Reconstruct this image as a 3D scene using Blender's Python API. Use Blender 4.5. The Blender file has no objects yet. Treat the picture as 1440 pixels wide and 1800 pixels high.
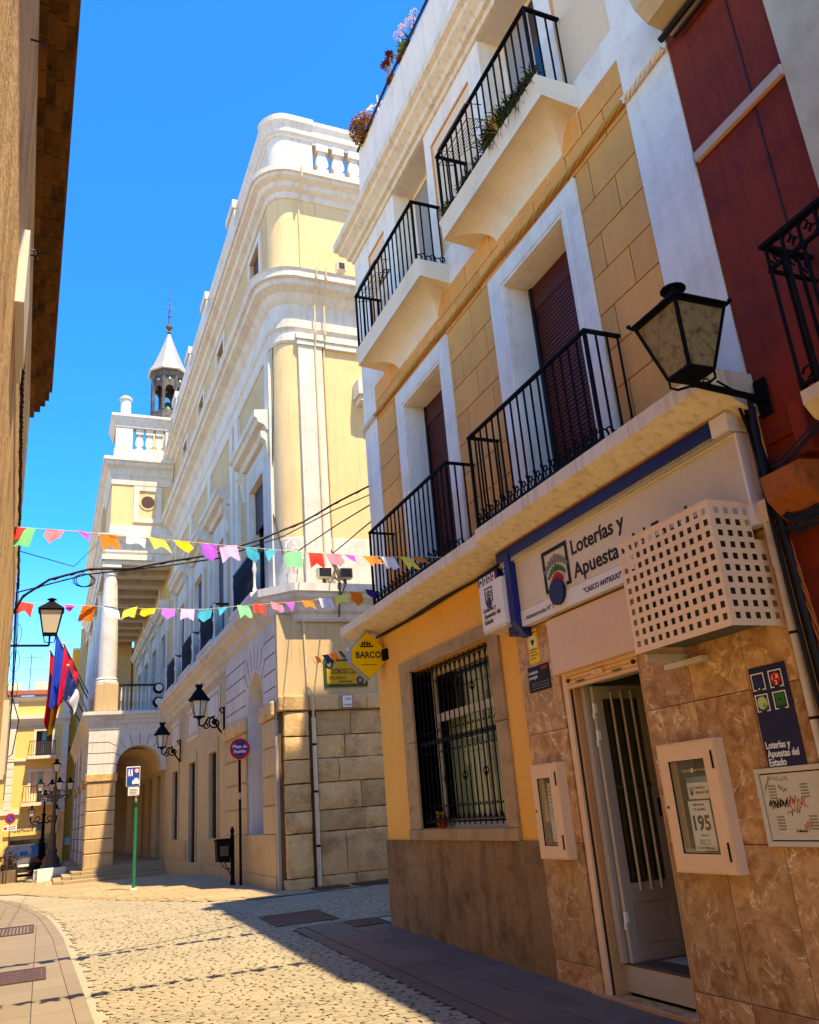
import bpy, bmesh, math, random
from mathutils import Vector, Matrix
random.seed(11)
SC = bpy.context.scene
COL = SC.collection

# ------------------------------------------------------------------ camera, sky, sun, exposure
cam_d = bpy.data.cameras.new('camera')
cam = bpy.data.objects.new('camera', cam_d)
COL.objects.link(cam)
cam_d.sensor_fit = 'HORIZONTAL'
cam_d.sensor_width = 36.0
cam_d.lens = 36.0 * 1460.22 / 1440.0
cam_d.clip_start = 0.05
cam_d.clip_end = 3000.0
RT = Vector((0.92123726, -0.38093639, -0.07879957))
UP = Vector((-0.05904533, -0.33715473, 0.93959584))
FW = Vector((0.3844939, 0.86093795, 0.33309202))
cam.matrix_world = Matrix(((RT.x, UP.x, -FW.x, 0.0), (RT.y, UP.y, -FW.y, 0.0), (RT.z, UP.z, -FW.z, 1.6), (0, 0, 0, 1)))
SC.camera = cam

SUN = Vector((0.122, -0.45, 1.0)).normalized()
world = bpy.data.worlds.new('World')
SC.world = world
world.use_nodes = True
wn = world.node_tree.nodes
bg = wn['Background']
sky = wn.new('ShaderNodeTexSky')
sky.sky_type = 'NISHITA'
sky.sun_disc = False
sky.sun_elevation = math.asin(SUN.z)
sky.sun_rotation = math.atan2(SUN.x, SUN.y)
sky.altitude = 700.0
sky.air_density = 1.0
sky.dust_density = 0.0
sky.ozone_density = 5.0
hsv = wn.new('ShaderNodeHueSaturation')
hsv.inputs['Hue'].default_value = 0.513
hsv.inputs['Saturation'].default_value = 1.42
hsv.inputs['Value'].default_value = 0.86
world.node_tree.links.new(sky.outputs[0], hsv.inputs['Color'])
world.node_tree.links.new(hsv.outputs[0], bg.inputs[0])
bg.inputs[1].default_value = 0.15

sun_d = bpy.data.lights.new('sun', 'SUN')
sun_d.energy = 2.0
sun_d.angle = math.radians(0.5)
sun_d.color = (1.0, 0.91, 0.78)
sun = bpy.data.objects.new('sun', sun_d)
COL.objects.link(sun)
sun.rotation_euler = SUN.to_track_quat('Z', 'Y').to_euler()
sun.location = (0, 0, 30)

vs = SC.view_settings
vs.view_transform = 'Standard'
vs.look = 'None'
vs.exposure = 2.28
vs.gamma = 1.0
vs.use_curve_mapping = False
vs.use_white_balance = True      # the camera was balanced for the shade
vs.white_balance_temperature = 9000
vs.white_balance_tint = 10

# ------------------------------------------------------------------ helpers
def hexc(h):
    h = h.lstrip('#')
    c = [int(h[i:i + 2], 16) / 255 for i in (0, 2, 4)]
    return tuple(x / 12.92 if x <= .04045 else ((x + .055) / 1.055) ** 2.4 for x in c)

def tag(o, label=None, cat=None, group=None, kind=None):
    if label: o['label'] = label
    if cat: o['category'] = cat
    if group: o['group'] = group
    if kind: o['kind'] = kind
    return o

def thing(name, label, cat, loc=(0, 0, 0), group=None):
    o = bpy.data.objects.new(name, None)
    o.empty_display_size = 0.2
    COL.objects.link(o)
    o.location = loc
    return tag(o, label, cat, group)

def link(name, me, parent=None, loc=(0, 0, 0), rot=None, scl=None):
    """object with mesh data me; loc is in world metres"""
    o = bpy.data.objects.new(name, me)
    COL.objects.link(o)
    w = Vector(loc)
    if parent is not None:
        o.parent = parent
        o.location = w - WLOC[parent]
    else:
        o.location = w
    if rot is not None: o.rotation_euler = rot
    if scl is not None: o.scale = scl
    WLOC[o] = w
    return o

class _W(dict):
    def __missing__(self, k):
        return Vector(k.location)
WLOC = _W()

def arc(cx, cy, r, a0, a1, n):
    return [(cx + r * math.cos(math.radians(a0 + (a1 - a0) * i / n)), cy + r * math.sin(math.radians(a0 + (a1 - a0) * i / n))) for i in range(n + 1)]

class MB:
    def __init__(s): s.v = []; s.f = []
    def add(s, vs_, fs_):
        b = len(s.v)
        s.v += [tuple(p) for p in vs_]
        s.f += [tuple(i + b for i in f) for f in fs_]
        return s
    def box(s, x0, x1, y0, y1, z0, z1):
        if x0 > x1: x0, x1 = x1, x0
        if y0 > y1: y0, y1 = y1, y0
        if z0 > z1: z0, z1 = z1, z0
        return s.add([(x0, y0, z0), (x1, y0, z0), (x1, y1, z0), (x0, y1, z0), (x0, y0, z1), (x1, y0, z1), (x1, y1, z1), (x0, y1, z1)],
                     [(0, 3, 2, 1), (4, 5, 6, 7), (0, 1, 5, 4), (1, 2, 6, 5), (2, 3, 7, 6), (3, 0, 4, 7)])
    def cbox(s, x0, x1, y0, y1, z0, z1, c=.01):
        """box with chamfered edges"""
        X = (x0, x1); Y = (y0, y1); Z = (z0, z1)
        vs_ = []; idx = {}
        for i in (0, 1):
            for j in (0, 1):
                for k in (0, 1):
                    dx = c if i == 0 else -c; dy = c if j == 0 else -c; dz = c if k == 0 else -c
                    idx[i, j, k] = len(vs_)
                    vs_ += [(X[i], Y[j] + dy, Z[k] + dz), (X[i] + dx, Y[j], Z[k] + dz), (X[i] + dx, Y[j] + dy, Z[k])]
        q = lambda i, j, k, a: idx[i, j, k] + a
        fs_ = [(q(0, 0, 0, 0), q(0, 0, 1, 0), q(0, 1, 1, 0), q(0, 1, 0, 0)), (q(1, 0, 0, 0), q(1, 1, 0, 0), q(1, 1, 1, 0), q(1, 0, 1, 0)),
               (q(0, 0, 0, 1), q(1, 0, 0, 1), q(1, 0, 1, 1), q(0, 0, 1, 1)), (q(0, 1, 0, 1), q(0, 1, 1, 1), q(1, 1, 1, 1), q(1, 1, 0, 1)),
               (q(0, 0, 0, 2), q(0, 1, 0, 2), q(1, 1, 0, 2), q(1, 0, 0, 2)), (q(0, 0, 1, 2), q(1, 0, 1, 2), q(1, 1, 1, 2), q(0, 1, 1, 2))]
        for i in (0, 1):
            for j in (0, 1):
                fs_.append((q(i, j, 0, 0), q(i, j, 1, 0), q(i, j, 1, 1), q(i, j, 0, 1)))
        for i in (0, 1):
            for k in (0, 1):
                fs_.append((q(i, 0, k, 0), q(i, 1, k, 0), q(i, 1, k, 2), q(i, 0, k, 2)))
        for j in (0, 1):
            for k in (0, 1):
                fs_.append((q(0, j, k, 1), q(1, j, k, 1), q(1, j, k, 2), q(0, j, k, 2)))
        for i in (0, 1):
            for j in (0, 1):
                for k in (0, 1):
                    fs_.append((q(i, j, k, 0), q(i, j, k, 1), q(i, j, k, 2)))
        return s.add(vs_, fs_)
    def prism(s, pts, axis, a0, a1):
        n = len(pts)
        def P(p, a):
            return (a, p[0], p[1]) if axis == 'x' else ((p[0], a, p[1]) if axis == 'y' else (p[0], p[1], a))
        return s.add([P(p, a0) for p in pts] + [P(p, a1) for p in pts],
                     [tuple(range(n - 1, -1, -1)), tuple(range(n, 2 * n))] + [(i, (i + 1) % n, n + (i + 1) % n, n + i) for i in range(n)])
    def tube(s, path, r, n=6, closed=False):
        path = [Vector(p) for p in path]
        m = len(path)
        rs = r if isinstance(r, (list, tuple)) else [r] * m
        ref = None
        b = len(s.v)
        for i, p in enumerate(path):
            if closed:
                t = path[(i + 1) % m] - path[i - 1]
            else:
                t = path[min(i + 1, m - 1)] - path[max(i - 1, 0)]
            if t.length < 1e-9: t = Vector((0, 0, 1))
            t.normalize()
            if ref is None:
                ref = Vector((0, 0, 1)) if abs(t.z) < .9 else Vector((1, 0, 0))
            u = ref - t * ref.dot(t)
            if u.length < 1e-6:
                u = t.orthogonal()
            u.normalize(); ref = u
            w = t.cross(u)
            for k in range(n):
                a = 2 * math.pi * (k + .5) / n
                s.v.append(tuple(p + (u * math.cos(a) + w * math.sin(a)) * rs[i]))
        lim = m if closed else m - 1
        for i in range(lim):
            for k in range(n):
                a = b + i * n + k; c = b + i * n + (k + 1) % n
                j = (i + 1) % m
                s.f.append((a, c, b + j * n + (k + 1) % n, b + j * n + k))
        if not closed:
            s.f.append(tuple(b + k for k in range(n - 1, -1, -1)))
            s.f.append(tuple(b + (m - 1) * n + k for k in range(n)))
        return s
    def lathe(s, prof, cx, cy, n=16, z0=0, rot=0.0, axis='z'):
        b = len(s.v)
        for r, z in prof:
            for k in range(n):
                a = rot + 2 * math.pi * k / n
                if axis == 'z': s.v.append((cx + r * math.cos(a), cy + r * math.sin(a), z0 + z))
                elif axis == 'x': s.v.append((z0 + z, cx + r * math.cos(a), cy + r * math.sin(a)))
                else: s.v.append((cx + r * math.cos(a), z0 + z, cy + r * math.sin(a)))
        m = len(prof)
        for i in range(m - 1):
            for k in range(n):
                s.f.append((b + i * n + k, b + i * n + (k + 1) % n, b + (i + 1) * n + (k + 1) % n, b + (i + 1) * n + k))
        s.f.append(tuple(b + k for k in range(n - 1, -1, -1)))
        s.f.append(tuple(b + (m - 1) * n + k for k in range(n)))
        return s
    def mould(s, path, prof, closed=False):
        """sweep profile (d outward, z) along a plan polyline; outward is to the right of travel"""
        m = len(path); b = len(s.v); k = len(prof)
        P = [Vector((p[0], p[1])) for p in path]
        for i in range(m):
            d0 = (P[i] - P[i - 1]) if (i > 0 or closed) else None
            d1 = (P[(i + 1) % m] - P[i]) if (i < m - 1 or closed) else None
            if d0 is None: d0 = d1
            if d1 is None: d1 = d0
            n0 = Vector((d0.y, -d0.x)).normalized(); n1 = Vector((d1.y, -d1.x)).normalized()
            nn = n0 + n1
            nn = nn / max(1e-6, nn.dot(nn)) * 2 if nn.length > 1e-6 else n0
            for d, z in prof:
                s.v.append((P[i].x + nn.x * d, P[i].y + nn.y * d, z))
        for i in range(m if closed else m - 1):
            j = (i + 1) % m
            for q in range(k - 1):
                s.f.append((b + i * k + q, b + j * k + q, b + j * k + q + 1, b + i * k + q + 1))
        if not closed:
            s.f.append(tuple(b + q for q in range(k)))
            s.f.append(tuple(b + (m - 1) * k + q for q in range(k - 1, -1, -1)))
        return s
    def wall(s, axis, a, u0, u1, z0, z1, holes=(), depth=.3):
        """wall face in plane axis=a with rectangular openings (u0,u1,z0,z1[,depth]); depth is signed along the axis"""
        us = sorted(set([u0, u1] + [h[0] for h in holes] + [h[1] for h in holes]))
        zs = sorted(set([z0, z1] + [h[2] for h in holes] + [h[3] for h in holes]))
        P = (lambda u, z, d=0: (a + d, u, z)) if axis == 'x' else (lambda u, z, d=0: (u, a + d, z))
        for i in range(len(us) - 1):
            for j in range(len(zs) - 1):
                um = (us[i] + us[i + 1]) / 2; zm = (zs[j] + zs[j + 1]) / 2
                if any(h[0] < um < h[1] and h[2] < zm < h[3] for h in holes): continue
                s.add([P(us[i], zs[j]), P(us[i + 1], zs[j]), P(us[i + 1], zs[j + 1]), P(us[i], zs[j + 1])], [(0, 1, 2, 3)])
        for h in holes:
            d = h[4] if len(h) > 4 else depth
            c = [(h[0], h[2]), (h[1], h[2]), (h[1], h[3]), (h[0], h[3])]
            s.add([P(*q) for q in c] + [P(*q, d) for q in c], [(i, (i + 1) % 4, 4 + (i + 1) % 4, 4 + i) for i in range(4)])
        return s
    def blob(s, c, r, n=6, m=4, jit=.15):
        b = len(s.v)
        for i in range(1, m):
            th = math.pi * i / m
            for k in range(n):
                a = 2 * math.pi * k / n
                q = r * (1 + random.uniform(-jit, jit))
                s.v.append((c[0] + q * math.sin(th) * math.cos(a), c[1] + q * math.sin(th) * math.sin(a), c[2] + q * math.cos(th)))
        t = len(s.v); s.v += [(c[0], c[1], c[2] + r), (c[0], c[1], c[2] - r)]
        for i in range(m - 2):
            for k in range(n):
                s.f.append((b + i * n + k, b + (i + 1) * n + k, b + (i + 1) * n + (k + 1) % n, b + i * n + (k + 1) % n))
        for k in range(n):
            s.f.append((t, b + k, b + (k + 1) % n))
            s.f.append((t + 1, b + (m - 2) * n + (k + 1) % n, b + (m - 2) * n + k))
        return s
    def mesh(s, name, mat, smooth=False, base=Vector((0, 0, 0))):
        me = bpy.data.meshes.new(name)
        bx, by, bz = base
        me.from_pydata([(p[0] - bx, p[1] - by, p[2] - bz) for p in s.v], [], s.f)
        bm = bmesh.new(); bm.from_mesh(me)
        bmesh.ops.recalc_face_normals(bm, faces=bm.faces)
        bm.to_mesh(me); bm.free()
        if mat is not None: me.materials.append(mat)
        if smooth:
            me.polygons.foreach_set('use_smooth', [True] * len(me.polygons))
            me.set_sharp_from_angle(angle=math.radians(38))
        me.update()
        return me
    def build(s, name, mat, parent=None, smooth=False, label=None, cat=None, group=None, kind=None):
        if parent is not None:
            base = Vector(WLOC[parent]) if parent in WLOC else Vector(parent.location)
            me = s.mesh(name, mat, smooth, base)
            o = link(name, me, parent, base)
        else:
            xs = [p[0] for p in s.v]; ys = [p[1] for p in s.v]; zs = [p[2] for p in s.v]
            base = Vector(((min(xs) + max(xs)) / 2, (min(ys) + max(ys)) / 2, min(zs)))
            me = s.mesh(name, mat, smooth, base)
            o = link(name, me, None, base)
        return tag(o, label, cat, group, kind)

def B(name, mat, parent, *boxes, c=0, **kw):
    m = MB()
    for b in boxes:
        if c: m.cbox(min(b[0], b[1]), max(b[0], b[1]), min(b[2], b[3]), max(b[2], b[3]), min(b[4], b[5]), max(b[4], b[5]), c)
        else: m.box(*b)
    return m.build(name, mat, parent, **kw)

def text(body, size, mat, parent, at, right, up, width=None, thick=.002, bold=0.0, align='LEFT', name='lettering', sx=1.0, shear=0):
    """flat lettering; at is its left baseline point in world metres; width squeezes the line to that length"""
    cu = bpy.data.curves.new(name, 'FONT')
    cu.body = body; cu.size = size; cu.extrude = thick / 2; cu.offset = bold; cu.align_x = 'LEFT'; cu.shear = shear
    cu.resolution_u = 3
    o = bpy.data.objects.new(name, cu)
    COL.objects.link(o)
    me = bpy.data.meshes.new_from_object(o)
    bpy.data.objects.remove(o); bpy.data.curves.remove(cu)
    r = Vector(right).normalized(); u = Vector(up).normalized(); n = r.cross(u)
    if len(me.vertices):
        x0 = min(v.co.x for v in me.vertices); x1 = max(v.co.x for v in me.vertices)
        k = sx if width is None else width / max(1e-6, x1 - x0)
        sh = 0 if align == 'LEFT' else -(x1 - x0) * k / 2
        for v in me.vertices:
            q = r * ((v.co.x - x0) * k + sh) + u * v.co.y + n * (v.co.z + thick / 2)
            v.co = q
    me.materials.clear(); me.materials.append(mat)
    return link(name, me, parent, at)

# ------------------------------------------------------------------ materials
def M(name, col, rough=.8, var=.12, scale=2.0, bump=.15, bscale=60.0, metal=0.0, spec=.3, rand=0.0, streak=0.0, dirt=None, dirt_amt=.0, dirt_scale=1.5,
      fine=.06, emit=None, bdist=.004, coat=0.0, smap=(6, 6, .35)):
    m = bpy.data.materials.new(name); m.use_nodes = True
    nt = m.node_tree; N = nt.nodes; L = nt.links
    p = N['Principled BSDF']
    c = hexc(col) if isinstance(col, str) else col
    p.inputs['Roughness'].default_value = rough
    p.inputs['Metallic'].default_value = metal
    p.inputs['Specular IOR Level'].default_value = spec
    if coat: p.inputs['Coat Weight'].default_value = coat
    tc = N.new('ShaderNodeTexCoord')
    def noise(sc, det=4, ro=.6, vec=None):
        n = N.new('ShaderNodeTexNoise'); n.inputs['Scale'].default_value = sc; n.inputs['Detail'].default_value = det
        n.inputs['Roughness'].default_value = ro
        L.new(vec if vec is not None else tc.outputs['Object'], n.inputs['Vector'])
        return n
    def mathn(op, a, b):
        n = N.new('ShaderNodeMath'); n.operation = op
        for i, q in enumerate((a, b)):
            if hasattr(q, 'is_linked'): L.new(q, n.inputs[i])
            else: n.inputs[i].default_value = q
        return n.outputs[0]
    n1 = noise(scale)
    n2 = noise(scale * 9, 3)
    # value multiplier
    v = mathn('MULTIPLY_ADD', n1.outputs['Fac'], 2 * var); N[-1].inputs[2].default_value = 1 - var
    v2 = mathn('MULTIPLY_ADD', n2.outputs['Fac'], 2 * fine); N[-1].inputs[2].default_value = 1 - fine
    v = mathn('MULTIPLY', v, v2)
    if rand:
        oi = N.new('ShaderNodeObjectInfo')
        rv = mathn('MULTIPLY_ADD', oi.outputs['Random'], 2 * rand); N[-1].inputs[2].default_value = 1 - rand
        v = mathn('MULTIPLY', v, rv)
    if streak:
        mp = N.new('ShaderNodeMapping'); mp.inputs['Scale'].default_value = smap
        L.new(tc.outputs['Object'], mp.inputs['Vector'])
        ns = noise(1.6, 5, .65, mp.outputs[0])
        rs_ = N.new('ShaderNodeMapRange'); rs_.inputs[1].default_value = .5; rs_.inputs[2].default_value = .75; rs_.inputs[3].default_value = 1; rs_.inputs[4].default_value = 1 - streak
        L.new(ns.outputs['Fac'], rs_.inputs[0])
        v = mathn('MULTIPLY', v, rs_.outputs[0])
    hs = N.new('ShaderNodeHueSaturation'); hs.inputs['Color'].default_value = (*c, 1)
    L.new(v, hs.inputs['Value'])
    out = hs.outputs[0]
    if dirt is not None and dirt_amt > 0:
        nd = noise(dirt_scale, 6, .7)
        rr = N.new('ShaderNodeMapRange'); rr.inputs[1].default_value = .48; rr.inputs[2].default_value = .72; rr.inputs[3].default_value = 0; rr.inputs[4].default_value = dirt_amt
        L.new(nd.outputs['Fac'], rr.inputs[0])
        mx = N.new('ShaderNodeMix'); mx.data_type = 'RGBA'
        L.new(rr.outputs[0], mx.inputs['Factor']); L.new(out, mx.inputs['A'])
        dc = hexc(dirt) if isinstance(dirt, str) else dirt
        mx.inputs['B'].default_value = (*dc, 1)
        out = mx.outputs['Result']
    L.new(out, p.inputs['Base Color'])
    if bump:
        nb = noise(bscale, 5, .65)
        bp = N.new('ShaderNodeBump'); bp.inputs['Strength'].default_value = bump; bp.inputs['Distance'].default_value = bdist
        L.new(nb.outputs['Fac'], bp.inputs['Height']); L.new(bp.outputs[0], p.inputs['Normal'])
    return m

def marble(name, a, b, vein, dark, rough=.35, scale=1.0, rand=.2):
    m = bpy.data.materials.new(name); m.use_nodes = True
    nt = m.node_tree; N = nt.nodes; L = nt.links; p = N['Principled BSDF']
    p.inputs['Roughness'].default_value = rough
    p.inputs['Specular IOR Level'].default_value = .35
    tc = N.new('ShaderNodeTexCoord'); oi = N.new('ShaderNodeObjectInfo')
    ad = N.new('ShaderNodeVectorMath'); ad.operation = 'ADD'
    cb = N.new('ShaderNodeCombineXYZ')
    ml = N.new('ShaderNodeMath'); ml.operation = 'MULTIPLY'; ml.inputs[1].default_value = 37.0
    L.new(oi.outputs['Random'], ml.inputs[0]); L.new(ml.outputs[0], cb.inputs[0]); L.new(ml.outputs[0], cb.inputs[2])
    L.new(tc.outputs['Object'], ad.inputs[0]); L.new(cb.outputs[0], ad.inputs[1])
    def noise(sc, det, dist=0.0):
        n = N.new('ShaderNodeTexNoise'); n.inputs['Scale'].default_value = sc; n.inputs['Detail'].default_value = det
        n.inputs['Distortion'].default_value = dist; n.inputs['Roughness'].default_value = .65
        L.new(ad.outputs[0], n.inputs['Vector']); return n
    n1 = noise(3.2 * scale, 8, 1.2)
    r1 = N.new('ShaderNodeValToRGB'); r1.color_ramp.elements[0].position = .36; r1.color_ramp.elements[1].position = .64
    r1.color_ramp.elements[0].color = (*hexc(a), 1); r1.color_ramp.elements[1].color = (*hexc(b), 1)
    L.new(n1.outputs['Fac'], r1.inputs[0])
    # cloudy dark patches
    n3 = noise(7 * scale, 10, .6)
    r3 = N.new('ShaderNodeMapRange'); r3.inputs[1].default_value = .52; r3.inputs[2].default_value = .76; r3.inputs[4].default_value = .7
    L.new(n3.outputs['Fac'], r3.inputs[0])
    m3 = N.new('ShaderNodeMix'); m3.data_type = 'RGBA'; m3.inputs['B'].default_value = (*hexc(dark), 1)
    L.new(r3.outputs[0], m3.inputs['Factor']); L.new(r1.outputs[0], m3.inputs['A'])
    # pale veins : thin level set of distorted noise, broken by another noise
    n2 = noise(1.3 * scale, 6, 1.4)
    sb = N.new('ShaderNodeMath'); sb.operation = 'SUBTRACT'; sb.inputs[1].default_value = .5; L.new(n2.outputs['Fac'], sb.inputs[0])
    ab = N.new('ShaderNodeMath'); ab.operation = 'ABSOLUTE'; L.new(sb.outputs[0], ab.inputs[0])
    r2 = N.new('ShaderNodeMapRange'); r2.inputs[1].default_value = 0.0; r2.inputs[2].default_value = .018; r2.inputs[3].default_value = 1; r2.inputs[4].default_value = 0
    L.new(ab.outputs[0], r2.inputs[0])
    n4 = noise(5 * scale, 3)
    r4 = N.new('ShaderNodeMapRange'); r4.inputs[1].default_value = .45; r4.inputs[2].default_value = .6; r4.inputs[4].default_value = .8
    L.new(n4.outputs['Fac'], r4.inputs[0])
    mm = N.new('ShaderNodeMath'); mm.operation = 'MULTIPLY'; L.new(r2.outputs[0], mm.inputs[0]); L.new(r4.outputs[0], mm.inputs[1])
    # a second, finer web of veins
    n5 = noise(6.5 * scale, 5, 2.4)
    s5 = N.new('ShaderNodeMath'); s5.operation = 'SUBTRACT'; s5.inputs[1].default_value = .5; L.new(n5.outputs['Fac'], s5.inputs[0])
    a5 = N.new('ShaderNodeMath'); a5.operation = 'ABSOLUTE'; L.new(s5.outputs[0], a5.inputs[0])
    r5 = N.new('ShaderNodeMapRange'); r5.inputs[2].default_value = .012; r5.inputs[3].default_value = .55; r5.inputs[4].default_value = 0
    L.new(a5.outputs[0], r5.inputs[0])
    n6 = noise(1.7 * scale, 2)
    r6 = N.new('ShaderNodeMapRange'); r6.inputs[1].default_value = .5; r6.inputs[2].default_value = .62
    L.new(n6.outputs['Fac'], r6.inputs[0])
    m6 = N.new('ShaderNodeMath'); m6.operation = 'MULTIPLY'; L.new(r5.outputs[0], m6.inputs[0]); L.new(r6.outputs[0], m6.inputs[1])
    mxv = N.new('ShaderNodeMath'); mxv.operation = 'MAXIMUM'; L.new(mm.outputs[0], mxv.inputs[0]); L.new(m6.outputs[0], mxv.inputs[1])
    m2 = N.new('ShaderNodeMix'); m2.data_type = 'RGBA'; m2.inputs['B'].default_value = (*hexc(vein), 1)
    L.new(mxv.outputs[0], m2.inputs['Factor']); L.new(m3.outputs['Result'], m2.inputs['A'])
    hs = N.new('ShaderNodeHueSaturation'); L.new(m2.outputs['Result'], hs.inputs['Color'])
    rv = N.new('ShaderNodeMapRange'); rv.inputs[3].default_value = 1 - rand; rv.inputs[4].default_value = 1 + rand
    L.new(oi.outputs['Random'], rv.inputs[0]); L.new(rv.outputs[0], hs.inputs['Value'])
    L.new(hs.outputs[0], p.inputs['Base Color'])
    bp = N.new('ShaderNodeBump'); bp.inputs['Strength'].default_value = .12; bp.inputs['Distance'].default_value = .004
    L.new(n3.outputs['Fac'], bp.inputs['Height']); L.new(bp.outputs[0], p.inputs['Normal'])
    return m

def glass(name, tint=(.9, .95, .95), refl=.12):
    m = bpy.data.materials.new(name); m.use_nodes = True
    nt = m.node_tree; N = nt.nodes; L = nt.links
    for n in list(N):
        if n.type == 'BSDF_PRINCIPLED': N.remove(n)
    out = [n for n in N if n.type == 'OUTPUT_MATERIAL'][0]
    t = N.new('ShaderNodeBsdfTransparent'); t.inputs[0].default_value = (*tint, 1)
    g = N.new('ShaderNodeBsdfGlossy'); g.inputs['Roughness'].default_value = .03
    lw = N.new('ShaderNodeLayerWeight'); lw.inputs[0].default_value = .5
    f = N.new('ShaderNodeMath'); f.operation = 'POWER'; f.inputs[1].default_value = 5.0; L.new(lw.outputs['Facing'], f.inputs[0])
    a = N.new('ShaderNodeMath'); a.operation = 'ADD'; a.use_clamp = True; a.inputs[0].default_value = .04; a.inputs[1].default_value = refl - .04
    mx = N.new('ShaderNodeMixShader')
    if refl > .1: L.new(f.outputs[0], a.inputs[0])
    L.new(a.outputs[0], mx.inputs[0]); L.new(t.outputs[0], mx.inputs[1]); L.new(g.outputs[0], mx.inputs[2]); L.new(mx.outputs[0], out.inputs[0])
    return m

# ------------------------------------------------------------------ palette
mat = {}
mat['white'] = M('white_plaster', '#f0e2cc', .85, .06, 1.2, .2, 50, dirt='#b0a08a', dirt_amt=.35, dirt_scale=2.6, streak=.14)
mat['whiteclean'] = M('white_render', '#dcd6cc', .85, .05, 1.0, .12, 60, dirt='#b5a48a', dirt_amt=.22, dirt_scale=1.2)
mat['slabwhite'] = M('balcony_plaster', '#e8d4b4', .85, .08, 2.0, .25, 50, dirt='#8a6a48', dirt_amt=.22, dirt_scale=9.0, streak=.4, smap=(9, 9, .5))
mat['soffit'] = M('soffit_plaster', '#ecdcc0', .9, .06, 1.6, .15, 50, dirt='#a58a66', dirt_amt=.25, dirt_scale=2.0)
mat['block'] = M('scored_ochre_plaster', '#f0a252', .85, .06, 1.8, .15, 80, rand=.09, dirt='#b98852', dirt_amt=.4, dirt_scale=2.0, streak=.12)
mat['joint'] = M('plaster_joint', '#7b5326', .9, .1, 3, .1, 60)
mat['panel'] = M('cream_panel_plaster', '#eecaa0', .85, .06, 1.2, .15, 60)
mat['edge'] = M('ochre_edge', '#d99a5a', .85, .05, 2, .1, 60)
mat['ochre'] = M('ochre_wall_plaster', '#f2b052', .8, .06, .9, .22, 45, dirt='#d2954a', dirt_amt=.35, dirt_scale=1.1, bdist=.006)
mat['dado'] = M('roughcast_dado', '#98744a', .9, .25, 1.3, 1.0, 45, dirt='#523c28', dirt_amt=.75, dirt_scale=2.2, streak=.45, fine=.45, bdist=.02, smap=(3, 3, .5))
mat['stone'] = M('window_stone', '#ac8c62', .85, .2, 3, .4, 40, dirt='#5e4a33', dirt_amt=.6, dirt_scale=4, rand=.06)
mat['marble'] = marble('brown_marble', '#9c683c', '#d0a06a', '#f4dcb4', '#6a4022', .45, 1.7)
mat['marbleedge'] = M('marble_edge', '#b9895a', .5, .15, 5, .1, 60)
mat['black'] = M('black_iron', '#0b0a0a', .75, .2, 8, .2, 90, spec=.12)
mat['brown'] = M('brown_shutter', '#581f10', .5, .12, 4, .1, 60, rand=.03)
mat['browndark'] = M('brown_frame', '#1a0d0a', .5, .15, 4, .1, 60)
mat['rope'] = M('painted_cable', '#c8964a', .8, .15, 8, .2, 60)
mat['cable'] = M('black_cable', '#0d0c0c', .6, .2, 6, .1, 60)
mat['red'] = M('oxblood_wall', '#8c2e12', .85, .14, 1.2, .3, 40, dirt='#4a120a', dirt_amt=.65, dirt_scale=2.4, streak=.35, bdist=.006)
mat['redtrim'] = M('pale_pink_trim', '#cda78c', .85, .08, 2, .2, 50)
mat['cream'] = M('cream_plaster', '#d3ba93', .85, .08, 1.5, .2, 50, dirt='#8a6c48', dirt_amt=.35, dirt_scale=2.4)
mat['terracotta'] = M('terracotta_plaster', '#a85c2c', .85, .15, 2, .3, 40, dirt='#6a3216', dirt_amt=.4)
mat['signwhite'] = M('sign_face', '#dcc7a2', .45, .03, 1.5, 0, dirt='#8f7a55', dirt_amt=.15, dirt_scale=2.5)
mat['stripwhite'] = M('sign_strip', '#e6dacb', .45, .02, 2, 0)
mat['signblue'] = M('sign_blue', '#0d1f6b', .4, .08, 5, 0, dirt='#0a1238', dirt_amt=.4)
mat['navy'] = M('navy_panel', '#0a1440', .35, .04, 2, 0)
mat['lettering'] = M('brown_lettering', '#2c170f', .6, .05, 4, 0)
mat['inkblack'] = M('black_print', '#0b0a0c', .6, .05, 4, 0)
mat['inkwhite'] = M('white_print', '#e6e2da', .6, .03, 4, 0)
mat['inkred'] = M('red_print', '#c2140c', .5, .05, 4, 0)
mat['inkgreen'] = M('green_print', '#156b25', .5, .05, 4, 0)
mat['inklime'] = M('pale_green_print', '#a9c877', .5, .05, 4, 0)
mat['inkblue'] = M('blue_print', '#2c3f94', .5, .05, 4, 0)
mat['inkgrey'] = M('grey_print', '#77766f', .6, .1, 6, 0)
mat['cage'] = M('beige_painted_metal', '#eac49a', .45, .04, 1.5, .05, 60, dirt='#a87a4a', dirt_amt=.18, dirt_scale=3)
mat['beige'] = M('beige_aluminium', '#e6bc92', .4, .05, 1.5, .05, 60, dirt='#a97f55', dirt_amt=.15)
mat['housing'] = M('shutter_housing', '#e4ba94', .5, .05, 1.2, .05, 60, dirt='#b98a62', dirt_amt=.2)
mat['alu'] = M('grey_aluminium', '#b4a694', .4, .05, 2, .05, 60, metal=.2)
mat['aludark'] = M('dark_aluminium', '#4b4239', .45, .08, 3, .05, 60)
mat['dark'] = M('dark_interior', '#1a1612', .9, .2, 2, 0)
mat['inside'] = M('room_wall', '#b4ac94', .9, .15, 1.2, 0)
mat['glass'] = glass('window_glass', (.8, .86, .82), .14)
mat['glassclear'] = glass('case_glass', (.95, .96, .95), .085)
mat['yellow'] = M('yellow_sign', '#f4c40c', .4, .03, 3, 0)
mat['greypaint'] = M('grey_cabinet_paint', '#c8bca2', .5, .06, 2, .05, 60, dirt='#857a64', dirt_amt=.25)
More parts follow.
